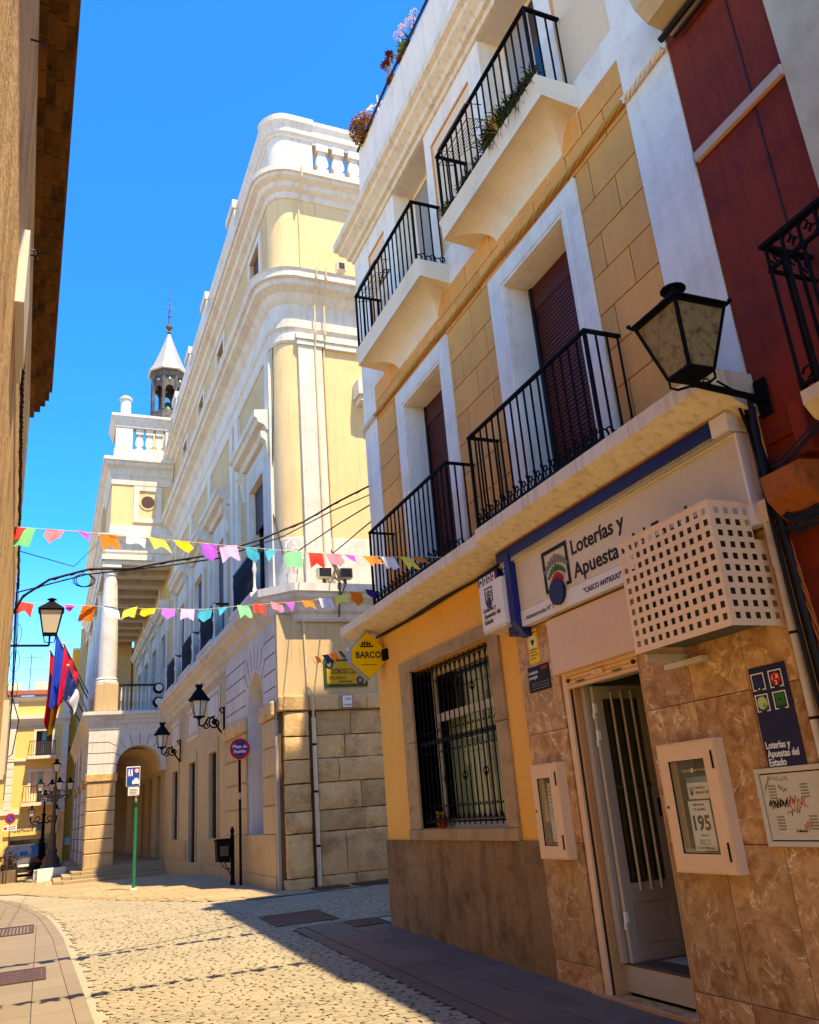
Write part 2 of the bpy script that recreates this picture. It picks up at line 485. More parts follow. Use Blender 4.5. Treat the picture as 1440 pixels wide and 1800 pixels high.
mat['pipe'] = M('white_pvc_pipe', '#cfc0a6', .5, .08, 4, .05, 60, dirt='#907a58', dirt_amt=.4, dirt_scale=6)
mat['lampglass'] = M('dirty_lamp_glass', '#8a7850', .45, .25, 14, .2, 30, dirt='#2c2214', dirt_amt=.95, dirt_scale=16, spec=.4)
mat['lampwhite'] = M('milky_lamp_glass', '#cfc6b0', .35, .08, 5, 0, spec=.5)
# street
mat['street'] = M('street_mortar', '#9a9078', .9, .15, .8, .5, 35, bdist=.01, fine=.15)
mat['cobble'] = M('cobble_stone', '#8e846c', .85, .2, 1.0, .6, 40, rand=.12, fine=.16, bdist=.008)
mat['slab'] = M('grey_pavement_slab', '#705c4a', .85, .14, 1.5, .3, 40, rand=.1, dirt='#54402e', dirt_amt=.5, dirt_scale=2.2)
mat['slabjoint'] = M('pavement_bed', '#3f3a36', .95, .2, 3, .4, 40)
mat['leftslab'] = M('left_pavement_slab', '#7c705e', .85, .1, 1.2, .25, 40, rand=.06, dirt='#756a5e', dirt_amt=.3, dirt_scale=1.5)
mat['plazaslab'] = M('plaza_slab', '#9c8866', .8, .1, 1.2, .25, 40, rand=.1, dirt='#8f7650', dirt_amt=.3, dirt_scale=1.5)
mat['plazabed'] = M('plaza_bed', '#9c8560', .9, .15, 2, .3, 40)
mat['iron'] = M('rusty_iron_cover', '#5a4136', .6, .2, 6, .5, 60, metal=.3, dirt='#30241e', dirt_amt=.5, dirt_scale=6)
# town hall
mat['th_white'] = M('town_hall_white', '#cfc9bd', .85, .07, .6, .15, 40, dirt='#a8957a', dirt_amt=.5, dirt_scale=1.3, streak=.26)
mat['th_cream'] = M('town_hall_cream', '#c8ac7e', .85, .07, .5, .15, 40, dirt='#a98a58', dirt_amt=.45, dirt_scale=1.0, streak=.24)
mat['th_yellow'] = M('town_hall_yellow', '#dbbd8c', .85, .07, .5, .15, 40, dirt='#c6a468', dirt_amt=.35, dirt_scale=.9, streak=.18)
mat['th_stone'] = M('town_hall_ashlar', '#cda873', .85, .25, 1.6, .8, 14, rand=.16, dirt='#6a4a28', dirt_amt=.65, dirt_scale=2.4, fine=.22, bdist=.02)
mat['th_stonejoint'] = M('ashlar_joint', '#6e5030', .95, .2, 3, .5, 40)
mat['th_marble'] = M('pale_marble_slab', '#c0a276', .6, .12, .8, .2, 40, rand=.08, streak=.3, dirt='#9a7a50', dirt_amt=.4, dirt_scale=1.4)
mat['th_shutter'] = M('brown_blind', '#4a3226', .6, .08, 3, .1, 60)
mat['th_glass'] = M('dark_window_glass', '#1b2026', .12, .2, 1.5, 0, spec=.6)
mat['grille'] = M('window_grille', '#3b2a20', .6, .15, 4, .1, 60)
mat['zinc'] = M('zinc_sheet', '#aaa498', .45, .1, 1.2, .1, 20, metal=.25, dirt='#8f887c', dirt_amt=.4, dirt_scale=1.2)
mat['turretiron'] = M('turret_iron', '#4a4440', .55, .2, 3, .2, 30, dirt='#86807a', dirt_amt=.5, dirt_scale=4)
mat['bluerail'] = M('blue_black_railing', '#171c26', .5, .15, 5, .1, 60)
# left house
mat['left'] = M('left_house_plaster', '#f0c888', .9, .2, 1.6, .9, 18, streak=.5, dirt='#9a6a34', dirt_amt=.75, dirt_scale=2.2, bdist=.03, fine=.14, smap=(2.2, 2.2, .6))
mat['eave'] = M('eave_brick', '#7a4f1e', .9, .3, 2.5, .7, 20, rand=.25, dirt='#1a120a', dirt_amt=.9, dirt_scale=2.2, bdist=.02)
mat['rooftile'] = M('roof_tile', '#8a4a2c', .85, .2, 3, .4, 30, rand=.2, dirt='#3e2316', dirt_amt=.5)

# ------------------------------------------------------------------ ground
GP = [(-60, 0), (6, 0), (16, .28), (26, .24), (34, -.05), (60, -.1), (400, -.1)]
def gz(y):
    for (a, za), (b, zb) in zip(GP, GP[1:]):
        if y <= b: return za + (zb - za) * (y - a) / (b - a)
    return GP[-1][1]

def sheet(name, poly_rows, dz, m, **kw):
    """strip of ground given as rows (y, x0, x1), following the slope"""
    mb = MB()
    for y, x0, x1 in poly_rows: mb.v += [(x0, y, gz(y) + dz), (x1, y, gz(y) + dz)]
    for i in range(len(poly_rows) - 1): mb.f.append((2 * i, 2 * i + 1, 2 * i + 3, 2 * i + 2))
    return mb.build(name, m, **kw)

ys_ = [-40, 0, 6, 8, 10, 12, 14, 16, 18, 20, 23, 26, 28, 30, 32, 34, 45, 60, 200, 400]
street = sheet('street', [(y, -300, 300) for y in ys_], -.012, mat['street'], kind='structure')

def kerb_l(y):      # edge of the left pavement
    pts = [(-10, .62), (5, .56), (9, .47), (14, .34), (17.7, .11), (21, -.28), (24.5, -.9), (27, -1.6)]
    for (a, xa), (b, xb) in zip(pts, pts[1:]):
        if y <= b: return xa + (xb - xa) * max(0, (y - a)) / (b - a)
    return -3
def kerb_p(x):      # near edge of the plaza pavement, y for a given x
    pts = [(-4, 36), (-.97, 27.5), (.4, 22.8), (1.44, 19.7), (2.3, 17.7), (2.81, 16.6), (3.4, 15.9), (4.4, 15.85), (9, 15.85)]
    for (a, ya), (b, yb) in zip(pts, pts[1:]):
        if x <= b: return ya + (yb - ya) * max(0, (x - a)) / (b - a)
    return 15.85

# cobbles : low stones laid in slightly wandering rows
def cobble_mesh(k):
    rnd = random.Random(k)
    w = .047; d = .037; h = .0032
    mb = MB()
    j = lambda s_: rnd.uniform(-s_, s_)
    bot = [(-w + j(.006), -d + j(.005), -.004), (w + j(.006), -d + j(.005), -.004), (w + j(.006), d + j(.005), -.004), (-w + j(.006), d + j(.005), -.004)]
    top = [(x * .84 + j(.006), y * .8 + j(.005), h + j(.002)) for x, y, _ in bot]
    mid = [(x * .97, y * .96, h * .55) for x, y, _ in bot]
    mb.add(bot + mid + top, [(8, 9, 10, 11)] + [(i, (i + 1) % 4, 4 + (i + 1) % 4, 4 + i) for i in range(4)] + [(4 + i, 4 + (i + 1) % 4, 8 + (i + 1) % 4, 8 + i) for i in range(4)])
    return mb
cv = [cobble_mesh(k) for k in range(8)]
cme = [c.mesh('cobble', mat['cobble']) for c in cv]
rc = random.Random(5)
spots = []
y = 5.2; row = 0
while y < 24:
    step = .077 if y < 13 else .105
    x = -1.2 + (row % 2) * .06 + rc.uniform(-.04, .04)
    while x < 9:
        xx = x + rc.uniform(-.016, .016) + .03 * math.sin(y * 2.1)
        yy = y + rc.uniform(-.014, .014) + .09 * math.sin(x * 1.9 + y * .5) + .04 * math.sin(x * 4.3 + y)
        inside = xx > kerb_l(yy) + .14 and yy < kerb_p(xx) - .05
        if yy < 12.1: inside = inside and xx < 3.16
        elif xx > 3.16: inside = inside and (yy > 12.2 or xx < 3.2)
        if inside and xx > 6.5 and yy < 12: inside = False
        if inside: spots.append((xx, yy))
        x += .098 if y < 13 else .135
    y += step; row += 1
# the 300 nearest ones in view are stones of their own, the rest one mesh
def in_view(x, y_):
    d = Vector((x, y_, -1.6 + gz(y_))); b = d.dot(FW)
    if b <= 0: return False
    u = 720 + 1460 * d.dot(RT) / b; v_ = 900 - 1460 * d.dot(UP) / b
    return 0 < u < 1440 and v_ < 1800
near = sorted([s for s in spots if in_view(*s)], key=lambda s: s[0] ** 2 + s[1] ** 2)[:300]
nset = set(near)
for i, (x, y) in enumerate(near):
    link('cobble', cme[i % 8], street, (x, y, gz(y)), (0, 0, rc.uniform(-.3, .3)), (rc.uniform(.8, 1.15), rc.uniform(.82, 1.15), rc.uniform(.6, 1.3)))
mb = MB()
for x, y in spots:
    if (x, y) in nset: continue
    c = cv[rc.randrange(8)]; a = rc.uniform(-.3, .3); ca, sa = math.cos(a), math.sin(a); k = rc.uniform(.82, 1.14) * (1.37 if y > 13 else 1); z = gz(y)
    mb.add([(x + (p[0] * ca - p[1] * sa) * k, y + (p[0] * sa + p[1] * ca) * k, z + p[2] + 0) for p in c.v], c.f)
cf = mb.build('cobbles', mat['cobble'], street, kind='stuff')

# pavement in front of the shop, each slab on its own
pav = sheet('shop_pavement', [(y, 3.16, 4.4) for y in (-6, 0, 6, 8, 10, 12.15)], .002, mat['slabjoint'], kind='structure')
def slab(parent, name, x0, x1, y0, y1, m, h=.014, c=.004, dz=.004):
    mb = MB()
    za, zb = gz(y0), gz(y1)
    v0 = [(x0, y0, za + .0025), (x1, y0, za + .0025), (x1, y1, zb + .0025), (x0, y1, zb + .0025)]
    v1 = [(p[0], p[1], p[2] + h - c) for p in v0]
    cx, cy = (x0 + x1) / 2, (y0 + y1) / 2
    v2 = [(p[0] + (c if p[0] < cx else -c), p[1] + (c if p[1] < cy else -c), p[2] + c) for p in v1]
    mb.add(v0 + v1 + v2, [(8, 9, 10, 11)] + [(i, (i + 1) % 4, 4 + (i + 1) % 4, 4 + i) for i in range(4)] + [(4 + i, 4 + (i + 1) % 4, 8 + (i + 1) % 4, 8 + i) for i in range(4)])
    return mb.build(name, m, parent)
rp = random.Random(3)
y = 2.6; row = 0
while y < 12.05:
    ln = rp.choice((.55, .62, .62, .7)); y1 = min(y + ln, 12.1)
    if y1 - y < .15: break
    for (a, b) in (((3.34, 3.78), (3.79, 4.28)) if row % 2 else ((3.34, 3.98), (3.99, 4.28))):
        slab(pav, 'slab', a + .004, b - .004, y + .004, y1 - .004, mat['slab'], h=.014 + rp.uniform(-.002, .003))
    y = y1; row += 1
y = 2.4
while y < 12.0:      # kerb strip
    slab(pav, 'kerb_stone', 3.17, 3.325, y + .005, min(y + .8, 12.1) - .005, mat['slab'], h=.012)
    y += .8

lpav = sheet('left_pavement', [(y, -4, kerb_l(y)) for y in (2, 5, 7, 9, 11, 12.5, 14, 15.5, 17, 18.5, 20, 21, 22.5, 24, 26)], .004, mat['slabjoint'], kind='structure')
y = 5.0
while y < 25:
    y1 = y + .6
    xa = kerb_l(y); xb = kerb_l(y1)
    edges = [-2.4, -1.8, -1.2, -.6, 0.0]
    xe = min(xa, xb) - .01
    edges = [e for e in edges if e < xe - .2]
    for i, e in enumerate(edges):
        x1 = edges[i + 1] if i + 1 < len(edges) else None
        mb = MB()
        za, zb = gz(y) + .0045, gz(y1) + .0045; g = .004; h = .012
        r0 = (x1 - g) if x1 is not None else xa - .12
        r1 = (x1 - g) if x1 is not None else xb - .12
        q = [(e + g, y + g, za), (r0, y + g, za), (r1, y1 - g, zb), (e + g, y1 - g, zb)]
        mb.add(q + [(p[0], p[1], p[2] + h) for p in q], [(4, 5, 6, 7)] + [(k, (k + 1) % 4, 4 + (k + 1) % 4, 4 + k) for k in range(4)])
        mb.build('slab', mat['leftslab'], lpav)
    mb = MB(); q = [(xa - .115, y + .004, gz(y)), (xa + .02, y + .004, gz(y)), (xb + .02, y1 - .004, gz(y1)), (xb - .115, y1 - .004, gz(y1))]
    mb.add(q + [(p[0], p[1], p[2] + .019) for p in q], [(4, 5, 6, 7)] + [(k, (k + 1) % 4, 4 + (k + 1) % 4, 4 + k) for k in range(4)])
    mb.build('kerb_stone', mat['leftslab'], lpav)
    y = y1

mb = MB()
pts = [(-4, 36), (-.97, 27.5), (.4, 22.8), (1.44, 19.7), (2.3, 17.7), (2.81, 16.6), (3.4, 15.9), (4.6, 15.85)]
rows = [y / 2 for y in range(32, 92)]
def plaza_x0(y):
    best = 4.5
    x = -4.0
    while x < 4.6:
        if kerb_p(x) <= y: return x
        x += .02
    return best
plaza = sheet('plaza_pavement', [(15.9, 3.45, 9)] + [(y, plaza_x0(y), 9) for y in rows], .006, mat['plazabed'], kind='structure')
y = 15.95; row = 0
while y < 36:
    ln = .62 if y < 26 else .9
    x = -4.0 + (row % 2) * .45
    while x < 4.3:
        x1 = min(x + .9, 4.3)
        xs0 = x
        if kerb_p(x + .02) > y - .02 or kerb_p(x1) > y:
            while xs0 < x1 - .1 and kerb_p(xs0) > y: xs0 += .05
        if xs0 < x1 - .15 and not (y > 34.5 and xs0 > 1.2):
            slab(plaza, 'slab', xs0 + .005, x1 - .005, y + .005, y + ln - .005, mat['plazaslab'], h=.018)
        x = x1
    y += ln; row += 1

def cover(name, label, x0, x1, y0, y1, grate=False, dz=.02):
    o = thing(name, label, 'drain cover' if grate else 'manhole cover', ((x0 + x1) / 2, (y0 + y1) / 2, gz((y0 + y1) / 2)))
    z = gz((y0 + y1) / 2) + dz - .006
    o.rotation_euler = (math.atan2(gz(y1) - gz(y0), y1 - y0), 0, 0)
    m = MB(); t = .04
    m.box(x0, x1, y0, y0 + t, z - .03, z).box(x0, x1, y1 - t, y1, z - .03, z).box(x0, x0 + t, y0 + t, y1 - t, z - .03, z).box(x1 - t, x1, y0 + t, y1 - t, z - .03, z)
    m.build('frame', mat['iron'], o)
    if grate:
        n = 9
        for i in range(n):
            a = x0 + t + (x1 - x0 - 2 * t) * (i + .25) / n
            B('slat', mat['iron'], o, (a, a + (x1 - x0) / n * .5, y0 + t + .004, y1 - t - .004, z - .03, z - .003))
        B('pit', mat['dark'], o, (x0 + t, x1 - t, y0 + t, y1 - t, z - .032, z - .028))
    else:
        m = MB().box(x0 + t + .006, x1 - t - .006, y0 + t + .006, y1 - t - .006, z - .03, z - .004)
        n = 7
        for i in range(n):
            for j in range(n):
                if (i + j) % 2: continue
                a = x0 + t + .02 + (x1 - x0 - 2 * t - .04) * i / n; b = y0 + t + .02 + (y1 - y0 - 2 * t - .04) * j / n
                m.box(a + .004, a + (x1 - x0) / n * .6, b + .004, b + (y1 - y0) / n * .6, z - .0045, z - .001)
        m.build('plate', mat['iron'], o)
    return o
cover('manhole_cover', 'large dark rectangular manhole cover set in the shaded cobbles of the alley mouth', 3.05, 3.95, 12.45, 13.6)
cover('manhole_cover', 'small rusty manhole cover in the pavement at the ochre house corner', 3.86, 4.26, 11.45, 12.0, dz=.036)
cover('manhole_cover', 'rusty rectangular manhole cover in the left pavement, nearest the camera', -.4, .13, 10.9, 11.7, dz=.036)
cover('drain_grate', 'iron slatted drain grate in the left pavement beyond the manhole cover', -.55, -.03, 14.9, 15.9, True, dz=.036)
cover('manhole_cover', 'dark cover plate on the ground at the foot of the drainpipe', 4.7, 5.3, 16.0, 16.55, dz=.04)
cover('manhole_cover', 'dark sunken cover plate along the stained ashlar base in the alley', 5.5, 6.7, 15.95, 16.5, dz=.04)

# ------------------------------------------------------------------ the ochre corner house
H = thing('corner_house', 'ochre corner house with white window surrounds, black iron balconies and a lottery shop below', 'house', (4.3, 7.4, 0))
XF = 4.3
WIN = (7.82, 10.0, 1.32, 3.24, .36)
DOOR = (5.37, 6.43, 0.0, 2.62, .14)
m = MB().wall('x', XF, 3.73, 11.22, -.2, 4.08, [WIN, DOOR])
m.add([(4.3, 11.22, -.2), (14, 11.22, -.2), (14, 11.22, 4.08), (4.3, 11.22, 4.08)], [(0, 1, 2, 3)])
m.build('ground_floor_wall', mat['ochre'], H)
W1 = (8.25, 9.45, 4.16, 6.83, .30); W2 = (5.39, 6.55, 4.2, 6.83, .30)
m = MB().wall('x', XF, 3.73, 11.05, 4.08, 7.7, [W1, W2])
m.build('first_floor_wall', mat['joint'], H)
U1 = (8.11, 9.28, 8.0, 10.3, .34); U2 = (5.3, 6.46, 8.0, 10.3, .34)
PN = [(6.78, 7.93, 8.2, 10.0, .03), (9.72, 10.42, 8.2, 10.0, .03), (4.3, 5.05, 8.05, 10.2, .03)]
m = MB().wall('x', XF, 3.73, 11.05, 7.7, 10.46, [U1, U2] + PN)
m.add([(4.3, 11.05, 4.08), (14, 11.05, 4.08), (14, 11.05, 10.46), (4.3, 11.05, 10.46)], [(0, 1, 2, 3)])
m.build('upper_wall', mat['white'], H)
for p in PN:
    B('plaster_panel', mat['panel'], H, (4.32, 4.34, p[0], p[1], p[2], p[3]))
    B('panel_border', mat['edge'], H, (4.302, 4.3195, p[1] - .03, p[1], p[2], p[3]), (4.302, 4.3195, p[0], p[1] - .03, p[3] - .03, p[3]))
# white corner pilasters on the first floor
B('pilaster', mat['white'], H, (4.285, 4.3, 10.52, 11.05, 4.16, 7.698))
B('pilaster', mat['white'], H, (4.283, 4.3, 3.735, 4.29, 4.2, 7.698))
# scored plaster blocks
rows_z = [4.18, 4.44, 4.81, 5.18, 5.55, 5.93, 6.30, 6.67, 7.108, 7.41, 7.698]
rb = random.Random(9)
for r in range(len(rows_z) - 1):
    z0, z1 = rows_z[r], rows_z[r + 1]
    cuts = [4.29 + (.31 if r % 2 == 0 else .62) + .62 * k - .002 for k in range(-1, 12)]
    segs = [(4.295, 5.115), (6.875, 7.995), (9.715, 10.515)] if z1 < 7.15 else [(4.295, 10.515)]
    for a, b in segs:
        e = [a] + [c for c in cuts if a + .08 < c < b - .08] + [b]
        for k in range(len(e) - 1):
            lo = z0
            B('block', mat['block'], H, (4.2905, 4.2995, e[k] + .005, e[k + 1] - .005, lo + .005, z1 - .005), c=.003)
# window surrounds, roller shutters
for (y0, y1, z0, z1, d), (oy0, oy1, oz) in ((W1, (8.0, 9.71, 7.1)), (W2, (5.12, 6.87, 7.08))):
    s = MB().box(4.26, 4.2985, oy0, y0, z0, oz).box(4.26, 4.2985, y1, oy1, z0, oz).box(4.26, 4.2985, y0, y1, z1, oz)
    s.box(4.25, 4.262, y0 - .07, y0 - .05, z0, z1 + .06).box(4.25, 4.262, y1 + .05, y1 + .07, z0, z1 + .06).box(4.25, 4.262, y0 - .05, y1 + .05, z1 + .04, z1 + .06)
    sr = s.build('window_surround', mat['white'], H)
    rv = MB().box(4.2995, 4.6, y1 - .012, y1 - .002, z0, z1 - .002).box(4.2995, 4.6, y0 + .002, y0 + .012, z0, z1 - .002).box(4.2995, 4.6, y0 + .012, y1 - .012, z1 - .012, z1 - .002)
    rv.build('reveal', mat['white'], sr)
    sh = B('shutter_box', mat['brown'], H, (4.575, 4.62, y0 + .05, y1 - .05, z1 - .3, z1 - .02))
    B('guide', mat['browndark'], sh, (4.56, 4.62, y1 - .06, y1 - .013, z0, z1 - .014))
    B('guide', mat['browndark'], sh, (4.56, 4.62, y0 + .013, y0 + .06, z0, z1 - .014))
    cur = MB(); z = z0
    while z < z1 - .32:
        zz = z + .046
        cur.add([(4.6, y0 + .06, z), (4.6, y1 - .06, z), (4.586, y1 - .06, z + .010), (4.586, y0 + .06, z + .010), (4.586, y1 - .06, z + .036), (4.586, y0 + .06, z + .036), (4.6, y1 - .06, zz), (4.6, y0 + .06, zz)],
                [(0, 1, 2, 3), (3, 2, 4, 5), (5, 4, 6, 7)])
        z = zz
    cur.build('shutter_slats', mat['brown'], sh)
# upper windows : white louvred leaves and dark panes
for (y0, y1, z0, z1, d) in (U1, U2):
    w = B('window', mat['white'], H, (4.62, 4.66, y0, y0 + .07, z0, z1), (4.62, 4.66, y1 - .07, y1, z0, z1), (4.62, 4.66, y0 + .07, y1 - .07, z1 - .07, z1), (4.62, 4.66, (y0 + y1) / 2 - .04, (y0 + y1) / 2 + .04, z0, z1 - .07))
    B('pane', mat['th_glass'], w, (4.635, 4.645, y0 + .07, (y0 + y1) / 2 - .04, z0, z1 - .07))
    q = MB(); z = z0
    while z < z1 - .1:
        q.box(4.625, 4.65, (y0 + y1) / 2 + .05, y1 - .075, z + .004, z + .036); z += .045
    q.build('louvre', M('pale_louvre', '#a8a29a', .6), w)

# balconies
def railing(bal, y0, y1, xo, zb, zt, n, r=.0105, scroll=True, xw=4.3, ends=3, mt=None, scroll_front=True):
    mt = mt or mat['black']
    m = MB().box(xo - .02, xo + .02, y0 - .02, y1 + .02, zt - .012, zt + .012)
    m.box(xo + .02, xw, y0 - .02, y0 + .02, zt - .012, zt + .012).box(xo + .02, xw, y1 - .02, y1 + .02, zt - .012, zt + .012)
    m.build('handrail', mt, bal)
    m = MB().box(xo - .012, xo + .012, y0, y1, zb + .02, zb + .04)
    m.box(xo + .012, xw, y0 - .008, y0 + .008, zb + .02, zb + .04).box(xo + .012, xw, y1 - .008, y1 + .008, zb + .02, zb + .04)
    m.build('bottom_rail', mt, bal)
    bm_ = MB().tube([(0, 0, .0), (0, 0, zt - .012 - zb)], r, 6).mesh('baluster', mt)
    bt = MB().box(-.014, .014, -.014, .014, 0, zt - .012 - zb).mesh('corner_post', mt)
    for i in range(n + 1):
        yy = y0 + (y1 - y0) * i / n
        link('corner_post' if i in (0, n) else 'baluster', bt if i in (0, n) else bm_, bal, (xo, yy, zb))
    for yy in (y0, y1):
        for k in range(1, ends + 1):
            link('baluster', bm_, bal, (xo + (xw - xo) * k / (ends + .3), yy, zb))
    if scroll:
        s = MB(); rr = (y1 - y0) / n * .36
        def ring(cx, cy, cz, plane, r0):
            nonlocal s
            pts = []
            for k in range(9):
                a = math.radians(-60 + 300 * k / 8)
                pts.append((cx, cy + r0 * math.cos(a), cz + r0 * math.sin(a)) if plane == 'x' else (cx + r0 * math.cos(a), cy, cz + r0 * math.sin(a)))
            s.tube(pts, .008, 4)
        if scroll_front:
            for i in range(n):
                c = y0 + (y1 - y0) * (i + .5) / n
                ring(xo, c - rr * .3, zb + .075, 'x', rr * .75); ring(xo, c + rr * .35, zb + .125, 'x', rr * .6)
                s.blob((xo, y0 + (y1 - y0) * i / n, zb + .17), .02, 5, 3, .1)
        if scroll_front: s.build('scrollwork', mt, bal)
        for yy in (y0, y1):
            s = MB()
            for k in range(3):
                c = xo + (xw - xo) * (k + .5) / 3
                ring(c - .03, yy, zb + .08, 'y', .04); ring(c + .03, yy, zb + .11, 'y', .035)
            s.build('scrollwork', mt, bal)

def slab_prof(dz=0, deep=0.0, xo=3.9):
    return [(4.299, 4.16 + dz), (xo, 4.16 + dz), (xo, 4.045 + dz), (xo + .025, 4.03 + dz), (4.1, 3.985 + dz - deep * .4), (4.299, 3.95 + dz - deep)]
m = MB().prism(slab_prof(), 'y', 7.14, 11.60)
m.prism([(3.905, 4.155), (5.3, 4.155), (5.3, 3.99), (3.93, 4.03)], 'y', 11.225, 11.598)
b1 = m.build('balcony', mat['slabwhite'], H, label='left first-floor balcony with slab running past the corner')
railing(b1, 7.70, 10.20, 3.93, 4.16, 5.2, 19)
m = MB().prism(slab_prof(.045, .1), 'y', 3.70, 7.138)
b2 = m.build('balcony', mat['slabwhite'], H, label='right first-floor balcony above the shop sign')
railing(b2, 4.92, 7.10, 3.93, 4.205, 5.23, 17)
def upper_balcony(y0, y1, c0, c1, n, lab, scroll):
    xo = 3.86
    m = MB().prism([(4.299, 8.0), (xo, 8.0), (xo, 7.97), (xo + .02, 7.93), (xo + .03, 7.76), (4.299, 7.72)], 'y', y0, y1)
    # concave underside sweeping down to the wall, narrower at its foot
    g = []
    for a in range(0, 91, 9):
        s_, c_ = math.sin(math.radians(a)), math.cos(math.radians(a))
        x, z = 4.298 - .385 * (1 - c_), 7.40 + .35 * s_
        ya, yb = c0 + (y0 + .02 - c0) * (1 - c_), c1 + (y1 - .02 - c1) * (1 - c_)
        g.append(((x, ya, z), (x, yb, z), (4.298, yb, z), (4.298, ya, z)))
    for p, q in zip(g, g[1:]):
        m.add([p[0], p[1], q[1], q[0]], [(0, 1, 2, 3)]); m.add([p[0], q[0], q[3], p[3]], [(0, 1, 2, 3)]); m.add([p[1], q[1], q[2], p[2]], [(0, 1, 2, 3)])
    b = m.build('balcony', mat['soffit'], H, smooth=True, label=lab)
    railing(b, y0 + .06, y1 - .06, xo + .035, 8.0, 8.92, n, scroll=scroll, scroll_front=False)
    return b
ub1 = upper_balcony(7.80, 10.10, 8.2, 9.55, 16, 'left second-floor balcony with a coat hanger on its rail', True)
ub2 = upper_balcony(4.90, 7.10, 5.25, 6.6, 16, 'right second-floor balcony with plants growing along its floor', False)
# coat hanger on the left upper balcony
hg = MB().tube([(3.99, 8.95, 8.66), (3.99, 9.02, 8.72), (3.99, 9.12, 8.78), (3.99, 9.22, 8.72), (3.99, 9.30, 8.66)], .012, 5).tube([(3.99, 8.93, 8.645), (3.99, 9.32, 8.645)], .01, 5).tube([(3.99, 9.12, 8.78), (3.99, 9.12, 8.86), (3.99, 9.09, 8.9)], .005, 4)
hg.build('coat_hanger', M('hanger_wood', '#8a5a30', .6), None, label='wooden coat hanger hung inside the left second-floor balcony', cat='coat hanger')
# folded clothes airers hooked on the two upper balconies
for (yy, lab) in ((9.3, 'thin wire clothes airer hooked on the left second-floor balcony'), (6.55, 'thin wire clothes airer hooked on the right second-floor balcony')):
    a = MB()
    for z in (8.35, 8.55): a.tube([(3.84, yy, z), (3.64, yy, z - .05), (3.64, yy - .7, z - .05), (3.84, yy - .7, z)], .005, 4)
    for k in range(6): a.tube([(3.84 - .03 * k, yy, 8.35 - .008 * k), (3.84 - .03 * k, yy - .7, 8.35 - .008 * k)], .003, 4)
    a.build('clothes_airer', mat['black'], None, label=lab, cat='clothes airer', group='wire clothes airers on the balconies')

# cornice, parapet and roof
corn = [(0, 10.30), (.03, 10.31), (.04, 10.38), (.09, 10.40), (.11, 10.47), (.2, 10.56), (.21, 10.62), (.27, 10.66), (.27, 10.80), (.0, 10.84)]
m2 = MB().mould([(14, 11.05), (4.3, 11.05), (4.3, 3.73)], [(d, z) for d, z in corn])
# outward must be -x / +y : travelling from the back of the alley to the street, then towards the camera, keeps it on the right
co = m2.build('cornice', mat['slabwhite'], H)
pm = MB()
pm.prism([(3.74, 10.84), (10.4, 10.84), (10.36, 11.5), (10.28, 11.98), (3.74, 11.98)], 'x', 4.22, 4.36)
pm.box(4.36, 14, 10.2, 10.35, 10.84, 11.9)
pa = pm.build('parapet', mat['white'], H)
MB().tube([(4.2, 10.3, 12.0), (4.19, 8.8, 12.04), (4.2, 7.4, 12.01), (4.19, 6, 12.05), (4.2, 3.8, 12.02)], .022, 6).build('coping_cable', mat['browndark'], pa)
B('roof', mat['cream'], H, (4.3, 14, 3.73, 11.05, 10.70, 10.845))
# added blocks, hidden behind the parapet, that shade the town hall's lower alley front
B('shade_block', mat['white'], H, (6.35, 14, 3.8, 11.0, 10.846, 16.9))
B('shade_block', mat['white'], H, (7.1, 14, 3.8, 10.98, 16.901, 18.8))
B('shade_block', mat['white'], H, (5.75, 6.349, 3.8, 11.02, 10.846, 15.4))
B('rear_wall', mat['white'], H, (13.9, 14, 3.73, 11.0, -.2, 10.7))
# shop interior shell
B('room_floor', mat['inside'], H, (4.45, 8, 3.8, 11.1, .10, .27))
B('room_ceiling', mat['inside'], H, (4.68, 8, 3.8, 11.1, 3.6, 3.7))
B('room_wall', mat['inside'], H, (7.9, 8, 3.8, 11.1, .27, 3.6))
B('room_wall', mat['inside'], H, (4.68, 7.9, 3.8, 3.9, .27, 3.6))
B('room_wall', mat['inside'], H, (4.68, 7.9, 11.05, 11.15, .27, 3.6))
B('room_partition', mat['inside'], H, (4.68, 6.2, 7.2, 7.3, .27, 3.6))

# dado, window stonework, grille, glazing
B('dado', mat['dado'], H, (4.268, 4.2995, 7.19, 11.24, -.1, 1.2), (4.3, 14, 11.2205, 11.245, -.1, 1.2))
B('lintel_stone', mat['stone'], H, (4.262, 4.2995, 7.59, 10.34, 3.241, 3.39), (4.2995, 4.5, 7.82, 10.0, 3.241, 3.25), c=.004)
for a, b in ((7.59, 7.82), (10.0, 10.34)):
    B('jamb_stone', mat['stone'], H, (4.265, 4.2995, a, b - .001, 1.321, 2.35), c=.004)
    B('jamb_stone', mat['stone'], H, (4.265, 4.2995, a, b - .001, 2.358, 3.239), c=.004)
B('jamb_return', mat['stone'], H, (4.2995, 4.62, 10.0, 10.03, 1.33, 3.24))
B('jamb_return', mat['stone'], H, (4.2995, 4.62, 7.79, 7.8199, 1.33, 3.24))
for a, b in ((7.585, 8.95), (8.955, 10.345)):
    B('sill_stone', mat['stone'], H, (4.245, 4.62, a, b, 1.2, 1.3195), c=.006)
gr = thing('window_grille', 'black wrought-iron grille with hoop bands over the ochre ground-floor window', 'window grille', (4.3, 8.9, 1.32))
XG = 4.335
def hbar(z, parent=gr, nm='crossbar'): return B(nm, mat['black'], parent, (XG - .009, XG + .009, 7.83, 9.99, z - .012, z + .012))
for z in (1.40, 2.31, 3.19): hbar(z)
nb = 17
gb = MB().tube([(0, 0, 0), (0, 0, 1.86)], .0082, 6).mesh('bar', mat['black'])
for i in range(nb):
    link('bar', gb, gr, (XG, 7.88 + 2.06 * i / (nb - 1), 1.36))
hm = MB()
